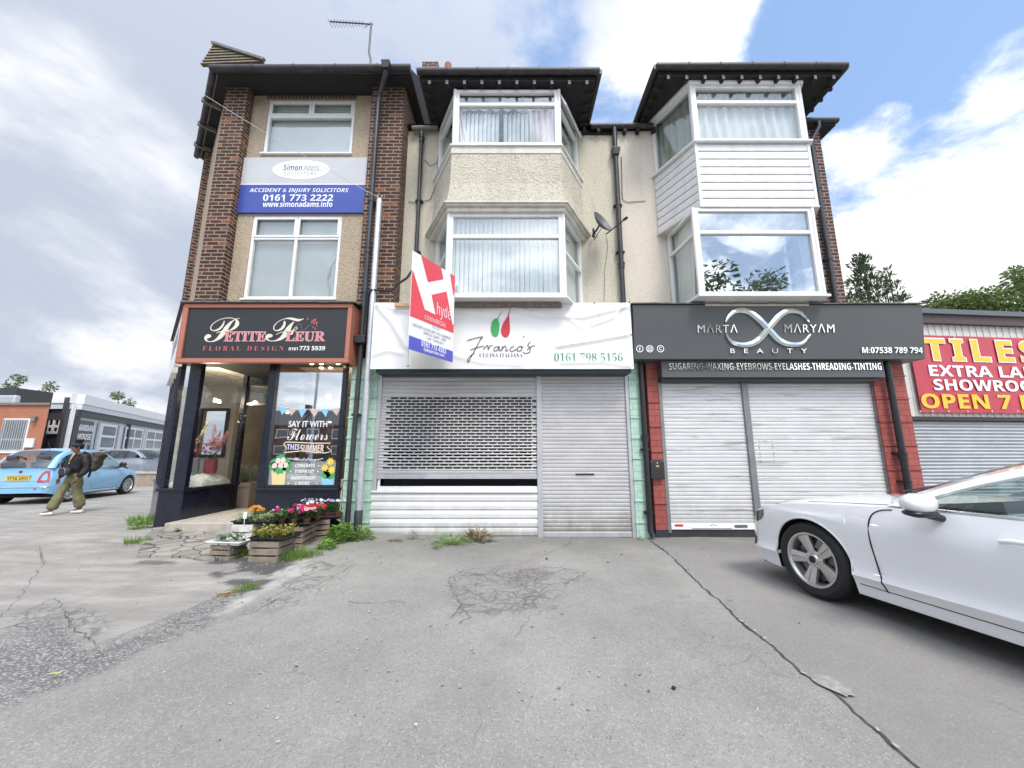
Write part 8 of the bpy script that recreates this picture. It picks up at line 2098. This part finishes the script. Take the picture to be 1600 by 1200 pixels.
weed('tiny weed growing on the navy stall riser edge', 309, 811, .06, .1, n=10, lw=.03, seed=14, style='rosette')
weed('trailing weed with yellowed stems below the white panel', 705, 850, .34, .16, 'weed', 220, ll=.06, lw=.018, seed=15, flat=.5)
weed('dried brown weed leaves heaped against the white panel', 745, 845, .26, .17, 'dry', 170, ll=.11, lw=.035, seed=16, flat=.5)
weed('little dry weed standing against the white panel', 645, 843, .07, .16, 'dry', 40, ll=.05, lw=.015, seed=17, flat=.6)
weed('low mossy weed at the left end of the white panel', 617, 846, .14, .05, 'dry', 80, ll=.03, lw=.02, seed=18, flat=.6)
weed('green sprout on the tarmac below the trailing weed', 683, 856, .10, .06, 'weed', 50, ll=.04, lw=.018, seed=19)
weed('small weed at the black plinth by the white car', 1183, 838, .09, .1, n=26, lw=.045, seed=20, style='rosette')
weed('tiny weed at the foot of the middle green pilaster', 1000, 843, .05, .05, n=30, ll=.03, lw=.02, seed=21)
# loose stones and scraps on the tarmac
mb = MB(); rj = random.Random(11); M_litter = mat('small_stones', (.30, .28, .25), .9, 60, .9)
for i in range(380):
    px = rj.uniform(120, 1250); py = 842 + 320 * rj.random() ** 2.0
    if rj.random() < .4: px = rj.gauss(430, 60) if rj.random() < .5 else rj.uniform(590, 980); py = 845 + abs(rj.gauss(0, 14)) + (max(0, 520 - px)) * .22
    c = gp_(px, py); s = rj.uniform(.004, .011); mb.ball(c + UP*s*.6, s, 5, 4, (1.2, 1, .7), .6)
tag(mb.build('stones', M_litter), 'small loose stones scattered over the tarmac', 'loose stones', kind='stuff')
def scrap(label, px, py, s, m, rot=0., asp=.4):
    c = gp_(px, py) + UP*.012; d = V((math.cos(rot), math.sin(rot), 0)); e = V((-d.y, d.x, 0)); mb = MB()
    mb.prism([c - d*s - e*s*asp*.6, c + d*s*.2 - e*s*asp, c + d*s + UP*.012, c + d*s*.1 + e*s*asp, c - d*s*.8 + e*s*asp*.5], (0, 0, .003)); tag(mb.build('dead_leaf', m), label, 'dead leaf', 'fallen leaves on the tarmac')
M_dl = mat('tan_dead_leaf', (.50, .33, .18), .8); M_dl2 = mat('yellow_leaf', (.50, .45, .14), .8); M_stone = mat('dark_pebble', (.02, .02, .02), .8)
scrap('tan leaf on the broken forecourt edge', 353, 928, .05, M_dl, .3); scrap('yellow leaf lying by the pole weeds', 574, 842, .16, M_dl2, .4, .25); scrap('orange leaf right of the pole weeds', 585, 842, .07, M_dl, .9); scrap('pale twig scrap on the gravelly patch', 88, 1055, .045, M_dl2, .2, .2)
scrap('straw scrap left of the middle forecourt', 580, 864, .03, M_dl, .9, .2); scrap('tan leaf under the white panel weeds', 660, 842, .05, M_dl, .2)
for px, py, lab in ((854, 874, 'dark pebble on tarmac below the door shutter, nearer the weeds'), (950, 880, 'dark pebble on tarmac below the right end of the door shutter'), (1053, 1077, 'dark pebble in the foreground tarmac'), (971, 868, 'dark pebble close to the door shutter base')):
    c = gp_(px, py); mb = MB(); mb.ball(c + UP*.008, .012, 7, 5, (1.2, 1, .7), .5); tag(mb.build('pebble', M_stone, smooth=180), lab, 'pebble', 'dark pebbles on the tarmac')
# ------------------------------------------------------------------ things in the florist's shop
def vase(label, x, y, z, r, h, m, n=18): 
    t = thing('vase', label, 'vase', (x, y, z)); mb = MB(); mb.lathe([(0, 0), (r*.85, 0), (r, h*.3), (r*.92, h*.8), (r*.97, h), (r*.88, h), (r*.83, h*.8), (0, h*.75)], n, Matrix.Translation((x, y, z))); mb.build('vase_body', m, t, smooth=50); return t
M_vr = mat('rose_vase', (.38, .07, .09), .4); M_vgl = mat('grey_glass_vase', (.30, .30, .36), .1, 4, .1); M_pamp = leafmat('pampas_plume', (.62, .50, .32), (.75, .64, .45)); M_pampp = leafmat('pink_plume', (.60, .26, .27), (.72, .42, .42)); M_dried = leafmat('dusty_pink_flowers', (.45, .14, .20), (.60, .28, .32))
zd = ZRS + .26
M_cloth = mat('white_cloth', (.72, .74, .72), .9, 4, .08)
def cloth(label, x0, x1, y0, y1, z0, z1, seed):
    mb = MB()
    mb.grid(lambda u, v: V((x0 + (x1-x0)*u, y0 + (y1-y0)*v, z0 + (z1-z0)*(min(1, math.sin(math.pi*min(max(u,.0),1))**.3 * math.sin(math.pi*min(max(v,0),1))**.3)) * (.85 + .25*mnoise.noise(V((u*5, v*5, seed)))) + .03*mnoise.noise(V((u*13, v*11, seed))))), 40, 30)
    o = mb.build('display_cloth', M_cloth, smooth=180); return tag(o, label, 'cloth')
cloth('crumpled white cloth under the pink vases in the entrance window', -6.12, -5.52, 7.0, 7.78, ZRS + .02, zd, 1.5)
cloth('bunched white fabric along the bottom of the lettered window', wx0 + .02, wx1 - .02, YP + .16, YP + .55, ZRS + .02, ZRS + .30, 4.5)
vz = zd - .02
vase('rose red vase nearest the door in the entrance window', -5.72, 7.45, vz, .11, .26, M_vr); vase('rose red vase behind in the entrance window', -6.05, 7.30, vz, .09, .24, M_vr); vase('grey glass vase between the rose vases', -5.88, 7.30, vz, .055, .30, M_vgl)
def plume(label, x, y, z, n, m, h, lean, name='dried_plumes', dens=60, seed=0):
    t = thing(name, label, 'dried flowers', (x, y, z)); rj = random.Random(seed); mb = MB(); st = MB()
    for k in range(n):
        d = V((lean[0] + rj.uniform(-.35, .35), lean[1] + rj.uniform(-.35, .35), 1)).normalized(); L = h * rj.uniform(.7, 1.1); st.tube([V((x, y, z)), V((x, y, z)) + d*L*.6], .003, 4)
        for i in range(dens):
            f = .4 + .6 * i / dens; p = V((x, y, z)) + d*L*f + V((rj.gauss(0, .025), rj.gauss(0, .025), 0)) * (1.2 - f) * 1.6; mb.leaf(p, d + V((rj.uniform(-.6, .6), rj.uniform(-.6, .6), -.1)), UP, .07, .018)
    mb.build('plume', m, t); st.build('stem', M_pamp, t)
plume('cream pampas plumes in the entrance window', -6.02, 7.30, vz + .22, 6, M_pamp, .75, (-.25, 0), seed=3); plume('pink feathery plumes rising right of the pampas', -5.70, 7.46, vz + .24, 4, M_pampp, .75, (.18, .15), seed=4)
def bunch(label, x, y, z, r, n, m, seed, name='flower_bunch', h=.2):
    t = thing(name, label, 'flowers', (x, y, z)); rj = random.Random(seed); mb = MB(); st = MB()
    for i in range(n):
        d = V((rj.gauss(0, 1), rj.gauss(0, 1), rj.gauss(.3, .8))).normalized(); p = V((x, y, z + h)) + d*r*rj.uniform(.5, 1); flower(mb, p, .035, d, rj)
        if i % 4 == 0: st.tube([V((x, y, z)), p], .003, 4)
    mb.build('blossom', m, t); st.build('stem', LF['dark'], t)
bunch('dusty pink hydrangea heads over the rose vase', -6.05, 7.28, vz + .18, .17, 90, M_dried, 5); bunch('dried pink blossom spray over the front rose vase', -5.72, 7.45, vz + .20, .20, 50, M_dried, 6, h=.28)
pb_ = V((-4.95, 8.35, zfl))
bxp = thing('planter_box', 'pale panelled wooden planter box inside the florist doorway', 'planter', (-5.66, 8.35, zfl)); M_tan = mat('tan_painted_wood', (.36, .29, .22), .6, 6, .12)
mb = MB(); mb.box(-5.91, -5.38, 8.15, 8.6, zfl, zfl + .48); mb.build('box_body', M_tan, bxp, bevel=.01); mb = MB()
for x0, x1, z0, z1 in ((-5.91, -5.38, .40, .48), (-5.91, -5.38, 0, .08), (-5.91, -5.83, .08, .40), (-5.46, -5.38, .08, .40)): mb.box(x0, x1, 8.13, 8.149, zfl + z0, zfl + z1)
mb.build('panel_moulding', M_tan, bxp, bevel=.004)
plant('grey green bushy plant in the doorway planter box', (-5.66, 8.36, zfl + .46), .27, .42, 'grey', nl=420, ll=.07, lw=.022, seed=120, name='bushy_plant')
shf = thing('shelf_unit', 'dark shelving at the back of the florist shop', 'shelves', (-7.0, 11.0, zfl)); M_dkw = mat('dark_wood', (.05, .035, .028), .6, 6, .2)
mb = MB()
for z in (.0, .55, 1.1, 1.6): mb.box(-6.88, -5.0, 10.9, 11.3, zfl + z, zfl + z + .04)
for x in (-6.88, -5.9, -5.04): mb.box(x, x + .04, 10.91, 11.3, zfl, zfl + 1.9)
mb.build('shelf', M_dkw, shf)
rj = random.Random(9)
for k in range(9):
    x = -6.75 + .2 * k; z = zfl + (.59 if k % 2 else 1.14); bunch('wrapped flower bouquet on the dark shop shelves', x, 11.0, z, .10, 26, (M_dried, PT['white'], M_pamp, PT['red'])[k % 4], 200 + k, 'bouquet', .16)
for o_ in list(bpy.data.objects):
    if o_.name.startswith('bouquet'): o_['group'] = 'bouquets on the shop shelves'
# ================================================================== trees and far buildings
M_bark = mat('grey_brown_bark', (.10, .08, .06), .9, 10, .3, bump=.6, bs=25)
TL_ = dict(oak=leafmat('oak_leaf', (.085, .13, .035), (.20, .255, .085), ns=1.1), con=leafmat('conifer_spray', (.035, .062, .03), (.095, .13, .06), ns=1.3), pale=leafmat('pale_leaf', (.13, .17, .09), (.24, .27, .15), ns=1.2), lime=leafmat('lime_tree_leaf', (.12, .2, .03), (.2, .3, .06), ns=1.2))
def tree(label, x, y, h, crown, trunk_h, leaf, n, ls, seed, group=None, name='broadleaf_tree', clumps=26, z0=0.0, shape='round', low=0.0):
    t = thing(name, label, 'tree', (x, y, z0), 0, group); rj = random.Random(seed); base = V((x, y, z0)); tr = MB()
    top = base + V((rj.uniform(-.3, .3), 0, trunk_h)); tr.tube([base, base.lerp(top, .5) + V((rj.uniform(-.1, .1), 0, 0)), top], [h*.028, h*.022, h*.016], 9)
    mb = MB(); cz = trunk_h + (h - trunk_h) * .5; rz_ = (h - trunk_h) * .55
    cl_ = []
    for k in range(clumps):
        if shape == 'cone':
            f = (k + .5) / clumps; z = trunk_h + (h - trunk_h) * f; rr = crown * (1 - f) ** .8; a = k * 2.4 + rj.uniform(-.4, .4); c = base + V((math.cos(a)*rr*rj.uniform(.3, .95), math.sin(a)*rr*rj.uniform(.3, .95), z)); s = max(.3, crown * .42 * (1 - f*.75)) * rj.uniform(.7, 1.1)
        else:
            d = V((rj.gauss(0, 1), rj.gauss(0, 1), rj.gauss(0, .9))).normalized() * rj.uniform(.45, 1) ; c = base + V((d.x*crown, d.y*crown, cz + d.z*rz_ + low)); s = crown * rj.uniform(.20, .38)
        cl_.append((c, s))
        if k % 2 == 0: tr.tube([top - UP*(rj.random()*trunk_h*.3 if shape != 'cone' else 0), top.lerp(c, .5) + UP*.2, c], [h*.008, h*.005, h*.002], 5)
    tot = sum(s*s for c, s in cl_)
    for c, s in cl_:
        m_ = int(n * s*s / tot)
        for i in range(m_):
            d = V((rj.gauss(0, 1), rj.gauss(0, 1), rj.gauss(0, 1))).normalized() * s * rj.random() ** .45; d.z *= .75; p = c + d
            if shape == 'cone': dd = V((d.x, d.y, rj.uniform(-.1, .9)*s)) + V((0, 0, .1))
            else: dd = d + V((rj.uniform(-1, 1), rj.uniform(-1, 1), rj.uniform(-1.1, .5))) * s
            mb.leaf(p, dd, V((rj.uniform(-1, 1), rj.uniform(-1, 1), 1)), ls * rj.uniform(.6, 1.4), ls * rj.uniform(.4, .75) * (.55 if shape == 'cone' else 1))
    mb.build('crown', TL_[leaf], t); tr.build('trunk', M_bark, t, smooth=60)
    return t
q = at(1352, 440, 24); tree('dark conifer rising above the salon sign', q.x - .1, 24, q.z + 1.8, 3.4, 2.0, 'con', 15000, .30, 5, name='conifer_tree', clumps=46, shape='cone')
q = at(1385, 440, 25); tree('smaller dark conifer at the right shoulder of the tall one', q.x + .1, 25, q.z + .9, 2.7, 2.0, 'con', 6500, .30, 9, name='conifer_tree', clumps=36, shape='cone')
q = at(1322, 463, 20); tree('bright lime green shrubby tree just past the brick pier', q.x + .3, 20, q.z + .3, 1.2, 2.5, 'lime', 1800, .22, 6, clumps=12)
q = at(1530, 450, 27); tree('wide oak tree behind the showroom roof', q.x, 27, q.z + 1.0, 3.6, 4.0, 'oak', 12000, .30, 7, 'broadleaf trees behind the showroom', clumps=40)
q = at(1590, 440, 29); tree('taller oak tree at the right edge behind the showroom', q.x + 1.2, 29, q.z + 1.6, 3.4, 4.0, 'oak', 9000, .32, 8, 'broadleaf trees behind the showroom', clumps=34)
q = at(1455, 472, 30); tree('small pale tree at the left end of the showroom roof', q.x, 30, q.z + .2, 1.2, 5, 'pale', 1400, .25, 12, 'broadleaf trees behind the showroom', clumps=12)
q = at(45, 607, 48); tree('pale round tree behind the orange brick building', q.x, 48, q.z + 1.3, 2.6, 3.0, 'pale', 2600, .38, 10, 'trees beyond the grey offices', clumps=22)
q = at(190, 626, 56); tree('thin pale tree peeping over the grey office roof', q.x, 56, q.z + .9, 2.2, 4.0, 'pale', 1100, .36, 11, 'trees beyond the grey offices', clumps=14)
# orange brick building
ob = thing('brick_building', 'low orange brick building with a barred white window', 'building', (-25, 20, 0))
q0 = at(78, 633, 20); zt = q0.z; bx1 = q0.x
mb = MB(); mb.plan([(-40, 20), (bx1, 20), (bx1 - 4.9, 23.6), (-40, 23.6)], 0, zt); mb.build('wall', M_orange_brick, ob)
mb = MB(); mb.plan([(-40, 19.9), (bx1 + .1, 19.9), (bx1 - 4.8, 23.6), (-40, 23.6)], zt, zt + .12); mb.build('coping', M_board, ob)
wz0 = at(20, 705, 20).z; wz1 = at(20, 654, 20).z; wxa = at(2, 680, 20).x; wxb = at(43, 680, 20).x
w_ = window(ob, V((wxa, 19.96, wz0)), RX, UP, wxb - wxa, wz1 - wz0, hbars=(.35,), fw=.09, glassm=M_glass_dk)
mb = MB()
for i in range(11): x = wxa + .08 + (wxb - wxa - .16) * i / 10; mb.box(x - .02, x + .02, 19.90, 19.93, wz0 + .05, wz1 - .05)
mb.build('window_bar', M_steel, w_); mb = MB(); mb.box(wxa, wxb, 20 - .05, 20 - .01, wz0 - .1, wz0 - .002); mb.build('sill', M_upvc, w_)
mb = MB(); mb.box(wxa, wxb, 19.985, 19.99, wz0, wz1); mb.build('room_wall', M_room, w_)
mb = MB(); mb.box(at(45, 660, 19.9).x, at(58, 660, 19.9).x, 19.9, 19.98, at(50, 699, 19.9).z, at(50, 685, 19.9).z); mb.build('notice_plate', M_white, ob)
mb = MB(); c = at(52, 657, 19.85); mb.ball(c, .09, 8, 6); mb.box(c.x - .2, c.x + .05, 19.85, 20, c.z + .1, c.z + .22); mb.build('security_light', M_board, ob)
rv = thing('roof_cowl', 'grey metal extract cowl on the flat brick roof', 'roof vent', (-28.5, 20.8, zt)); x0 = at(0, 610, 20.8).x - 1
mb = MB(); mb.box(x0, at(26, 610, 20.8).x, 20.8, 22.5, zt + .1, at(10, 606, 20.8).z); mb.build('housing', M_pipe, rv); mb = MB(); mb.box(x0, at(24, 620, 20.5).x, 20.5, 20.79, zt + .1, at(10, 617, 20.5).z); mb.build('duct', M_steel, rv, bevel=.1)
# grey offices
go = thing('office_building', 'single storey grey office with dark fins, white windows and a pale fascia', 'office', (-27.4, 24, 0))
C0 = V((-27.4, 24, 0)); dR = V((-.46, .888, 0)).normalized(); nR = V((.888, .46, 0)).normalized(); dL = V((-1, .02, 0)).normalized(); nL = V((-.02, -1, 0))
# the visible long front runs away behind the shop, the short one faces us
ZR = at(122, 616, 24).z; ZF_ = at(122, 632, 24).z; ZD = at(122, 640, 24).z
M_pale_cl = mat('pale_office_cladding', (.62, .64, .66), .5, 4, .05); M_dkgrey = mat('dark_office_grey', (.055, .06, .068), .5, 4, .1)
def gq(mb, d, n, a, b, z0, z1, t0, t1):
    p = C0 + d*a; q = C0 + d*b; mb.plan([(p.x + n.x*t1, p.y + n.y*t1), (q.x + n.x*t1, q.y + n.y*t1), (q.x + n.x*t0, q.y + n.y*t0), (p.x + n.x*t0, p.y + n.y*t0)], z0, z1)
LR, LL = 24.0, 12.0
mb = MB(); gq(mb, dR, nR, 0, LR, 0, ZF_, -.4, -.1); mb.build('wall', M_pale_cl, go); mb = MB(); gq(mb, dL, nL, .01, LL, 0, ZF_, -.4, -.1); mb.build('wall', M_dkgrey, go)
mb = MB(); gq(mb, dR, nR, 0, LR, ZF_ - .30, ZR - .62, -.5, .28); gq(mb, dL, nL, 0, LL, ZF_ - .30, ZR - .62, -.5, .28); mb.build('lower_fascia', M_pale_cl, go)
mb = MB(); gq(mb, dR, nR, 0, LR, ZR - .60, ZR, -.5, .34); gq(mb, dL, nL, 0, LL, ZR - .60, ZR, -.5, .34); mb.build('upper_fascia', M_white, go)
mb = MB(); p = C0 + dR*LR; q = C0 + dL*LL; mb.prism([V((C0.x, C0.y, ZR - .1)), V((p.x, p.y, ZR - .1)), V((p.x - 12, p.y, ZR - .1)), V((q.x, q.y, ZR - .1))], (0, 0, .05)); mb.build('roof', M_dkgrey, go)
mb = MB(); gq(mb, dR, nR, 0, LR, ZF_ - .72, ZF_ - .31, -.09, .12); gq(mb, dL, nL, 0, LL, ZF_ - .9, ZF_ - .31, -.09, .12); mb.build('dark_band', M_dkgrey, go)
def upx(px):                                         # distance along the long front seen at this pixel column
    u = (px - 800) / FPX / .992; return (u * C0.y - C0.x) / (dR.x - u * dR.y)
def lpx(px):
    u = (px - 800) / FPX / .992; return (u * C0.y - C0.x) / (dL.x - u * dL.y)
for px in (124, 207): a = upx(px); mb = MB(); gq(mb, dR, nR, a, a + .25, 0, ZR - .25, .0, .13); mb.build('fin', M_dkgrey, go)
for px in (82, 116): a = lpx(px); mb = MB(); gq(mb, dL, nL, a - .13, a + .13, 0, ZR - .25, .0, .42); mb.build('fin', M_dkgrey, go)
mb = MB(); gq(mb, dL, nL, -.05, .2, 0, ZF_, .0, .2); mb.build('corner_pier', M_white, go)
def owin(d, n, a, b, z0, z1, vb, hb):
    p = C0 + d*max(a, b) + n*.06; r = -d
    if r.cross(UP).dot(n) < 0: p = C0 + d*min(a, b) + n*.06; r = d
    w2_ = window(go, V((p.x, p.y, z0)), r, UP, abs(b - a), z1 - z0, hbars=hb, vbars=vb, top_vbars=vb, fw=.16, name='window', glassm=M_glass_dk)
    return w2_
zw0, zw1 = .65, ZF_ - .95
for a, b, vb in ((166, 190, ()), (204, 231, (.5,)), (237, 262, (.5,))):
    wn = owin(dR, nR, upx(a), upx(b), zw0, zw1, vb, (.36, .68)); 
    mb = MB(); gq(mb, dR, nR, upx(a) - .0, upx(a) - .5, 0, zw1 + .1, -.05, .05) if False else None
for px in (162, 194, 233): a = upx(px); mb = MB(); gq(mb, dR, nR, a, a + .35, 0, ZF_ - .91, -.05, .06); mb.build('white_pier', M_pale_cl, go)
owin(dL, nL, lpx(82), lpx(104), at(90, 678, 24).z, at(90, 652, 24).z, (.5,), (.45,))
# entrance with the name over it
a0, a1 = upx(126), upx(155)
mb = MB(); gq(mb, dR, nR, a0, a1, ZF_ - 2.3, ZF_ - .91, -.06, -.02); mb.build('name_panel', col_mat('dark_green_grey', (.02, .035, .035), .3), go)
mb = MB(); gq(mb, dR, nR, a0, a1, 0, ZF_ - 2.31, -.06, -.04); mb.build('glass_door', mat('door_glass', (.08, .10, .085), .15, 2, .5), go)
mb = MB()
for k in range(3): a = a0 + (a1 - a0) * k / 2; gq(mb, dR, nR, a - .08, a + .08, 0, ZF_ - 2.31, -.035, .0)
gq(mb, dR, nR, a0, a1, ZF_ - 2.5, ZF_ - 2.31, -.035, .0); mb.build('door_frame', mat('grey_door_frame', (.25, .27, .27), .5), go)
mb = MB()
for k in (.42, .58): p = C0 + dR*(a0 + (a1-a0)*k) + nR*.1; mb.tube([V((p.x, p.y, .7)), V((p.x, p.y, 2.0))], .05, 8)
mb.build('door_handle', M_steel, go)
mid = C0 + dR*((a0 + a1)/2 + .1) + nR*.0; rdir = dR if dR.cross(UP).dot(nR) > 0 else -dR
mb = MB(); text(mb, 'MARDAV', mid + UP*(ZF_ - 1.38), rdir, UP, (a1 - a0)*.86, .40, style='sansbold', th=.03); text(mb, 'HOUSE', mid + UP*(ZF_ - 1.95), rdir, UP, (a1 - a0)*.72, .40, style='sansbold', th=.03); mb.build('name_lettering', M_letter, go)
# low brick kerb pier by the estate car
bpz = gr(225, 760, 0); kp_ = thing('brick_pier', 'short pale brick pier beside the navy shopfront corner', 'brick pier', tuple(bpz))
mb = MB(); mb.box(bpz.x - .9, bpz.x + .5, bpz.y, bpz.y + .5, 0, .5); mb.build('pier_body', brick('buff_brick', (.42, .30, .24), (.36, .25, .2), (.5, .46, .4)), kp_); mb = MB(); mb.box(bpz.x - .95, bpz.x + .55, bpz.y - .04, bpz.y + .54, .501, .56); mb.build('coping', M_step, kp_)
# ------------------------------------------------------------------ across the road, behind the viewpoint: what the windows reflect
for k, (x, y, h, c) in enumerate(((-5.5, -15, 11.5, 3.2), (1.0, -17, 13.5, 3.4), (7.5, -17, 13.2, 3.4), (14.5, -15, 15.5, 4.2), (20.5, -17, 15, 4.0))):
    tree(('slender', 'rounded', 'tall', 'broad', 'far')[k] + ' street tree across the road, number of trunks one', x, y, h, c, h*.35, 'oak', 3200, .40, 300 + k, 'street trees across the road', clumps=26)
for i, o_ in enumerate([o for o in bpy.data.objects if o.get('group') == 'street trees across the road']):
    o_['label'] = ('slender street tree across the road near the lamp post', 'rounded street tree across the road facing the middle shop', 'tall street tree across the road facing the salon', 'broadest street tree across the road', 'street tree across the road nearest the showroom')[i]
lp = thing('street_lamp', 'tall grey street lamp across the road', 'street lamp', (-11, -8, 0))
mb = MB(); mb.lathe([(.11, 0), (.11, 1.2), (.075, 1.25), (.05, 12.3)], 12, Matrix.Translation((-11, -8, 0))); mb.build('lamp_post', M_steel, lp, smooth=40)
mb = MB(); mb.tube([(-11, -8, 12.2), (-10.6, -7.7, 12.6), (-9.9, -7.3, 12.7)], .04, 8); mb.box(-10.2, -9.4, -7.5, -7.1, 12.62, 12.78); mb.build('lamp_head', M_steel, lp)
M_redbr = brick('red_house_brick', (.20, .075, .05), (.16, .06, .045), (.3, .27, .23)); M_hslate = mat('house_slate', (.07, .072, .08), .7, 5, .2)
for k in range(4):
    x = -52 + k*9.0; hs = thing('terraced_house', ('end', 'second', 'third', 'fourth')[k] + ' red brick terraced house across the road', 'house', (x + 4.3, -49, 0))
    mb = MB(); mb.box(x, x + 8.6, -56, -49, 0, 5.6); mb.build('wall', M_redbr, hs)
    mb = MB(); mb.prism([V((x - .001, -48.6, 5.6)), V((x - .001, -52.5, 8.4)), V((x - .001, -56.3, 5.6))], (8.6, 0, 0)); rf_ = mb.build('roof', M_hslate, hs); mb = MB(); mb.box(x + 7.6, x + 8.4, -53, -52, 7.6, 9.4); mb.build('chimney', M_redbr, rf_)
    for wx, wz in ((1, 1), (5, 1), (1, 3.5), (5, 3.5)):
        mb = MB(); mb.box(x + wx, x + wx + 2, -48.98, -48.9, wz, wz + 1.5); wn = mb.build('window', M_white, hs); mb = MB(); mb.box(x + wx + .15, x + wx + 1.85, -48.895, -48.88, wz + .15, wz + 1.35); mb.build('pane', M_room, wn)
    mb = MB(); mb.box(x + 3.5, x + 4.4, -48.98, -48.92, 0, 2.1); mb.build('door', M_dkgrey, hs)

def split_islands(names):                             # pieces that do not touch become parts of their own
    for o in [o for o in bpy.data.objects if o.type == 'MESH' and o.parent and o.name.split('.')[0] in names]:
        me = o.data; n = len(me.vertices); p = list(range(n))
        def find(i):
            while p[i] != i: p[i] = p[p[i]]; i = p[i]
            return i
        for e in me.edges: p[find(e.vertices[0])] = find(e.vertices[1])
        isl = {}
        for f in me.polygons: isl.setdefault(find(f.vertices[0]), []).append(f)
        if len(isl) < 2 or len(isl) > 24: continue
        co = [tuple(v.co) for v in me.vertices]; base = o.name.split('.')[0]
        groups = list(isl.values()); mats = list(me.materials)
        for k, fs in enumerate(groups):
            ids = sorted({i for f in fs for i in f.vertices}); mp = {v: i for i, v in enumerate(ids)}
            m2 = bpy.data.meshes.new(base); m2.from_pydata([co[i] for i in ids], [], [[mp[i] for i in f.vertices] for f in fs])
            for mm in mats: m2.materials.append(mm)
            m2.polygons.foreach_set('material_index', [f.material_index for f in fs]); m2.polygons.foreach_set('use_smooth', [f.use_smooth for f in fs]); m2.update()
            if k == 0: first = m2
            else: c = o.copy(); c.data = m2; COL.objects.link(c)
        o.data = first
split_islands({'stall_riser', 'window_sill', 'shopfront_post', 'corner_post', 'corner_trim', 'rafter_end', 'gutter_bracket', 'fin', 'dark_band', 'display_platform', 'sign_frame', 'clip', 'eyelet', 'red_flag', 'blue_flag', 'pink_flag', 'painted_daisies', 'lock_hole', 'wiper', 'arch_lip', 'rear_window_frame', 'door_handle', 'opening_light', 'shop_wall', 'shelf', 'white_pier', 'tape_mark', 'wall_plate', 'plinth', 'clip', 'chimney', 'wire_hook', 'window_bar', 'panel_moulding', 'round_icon', 'underbody', 'wheel_well'})
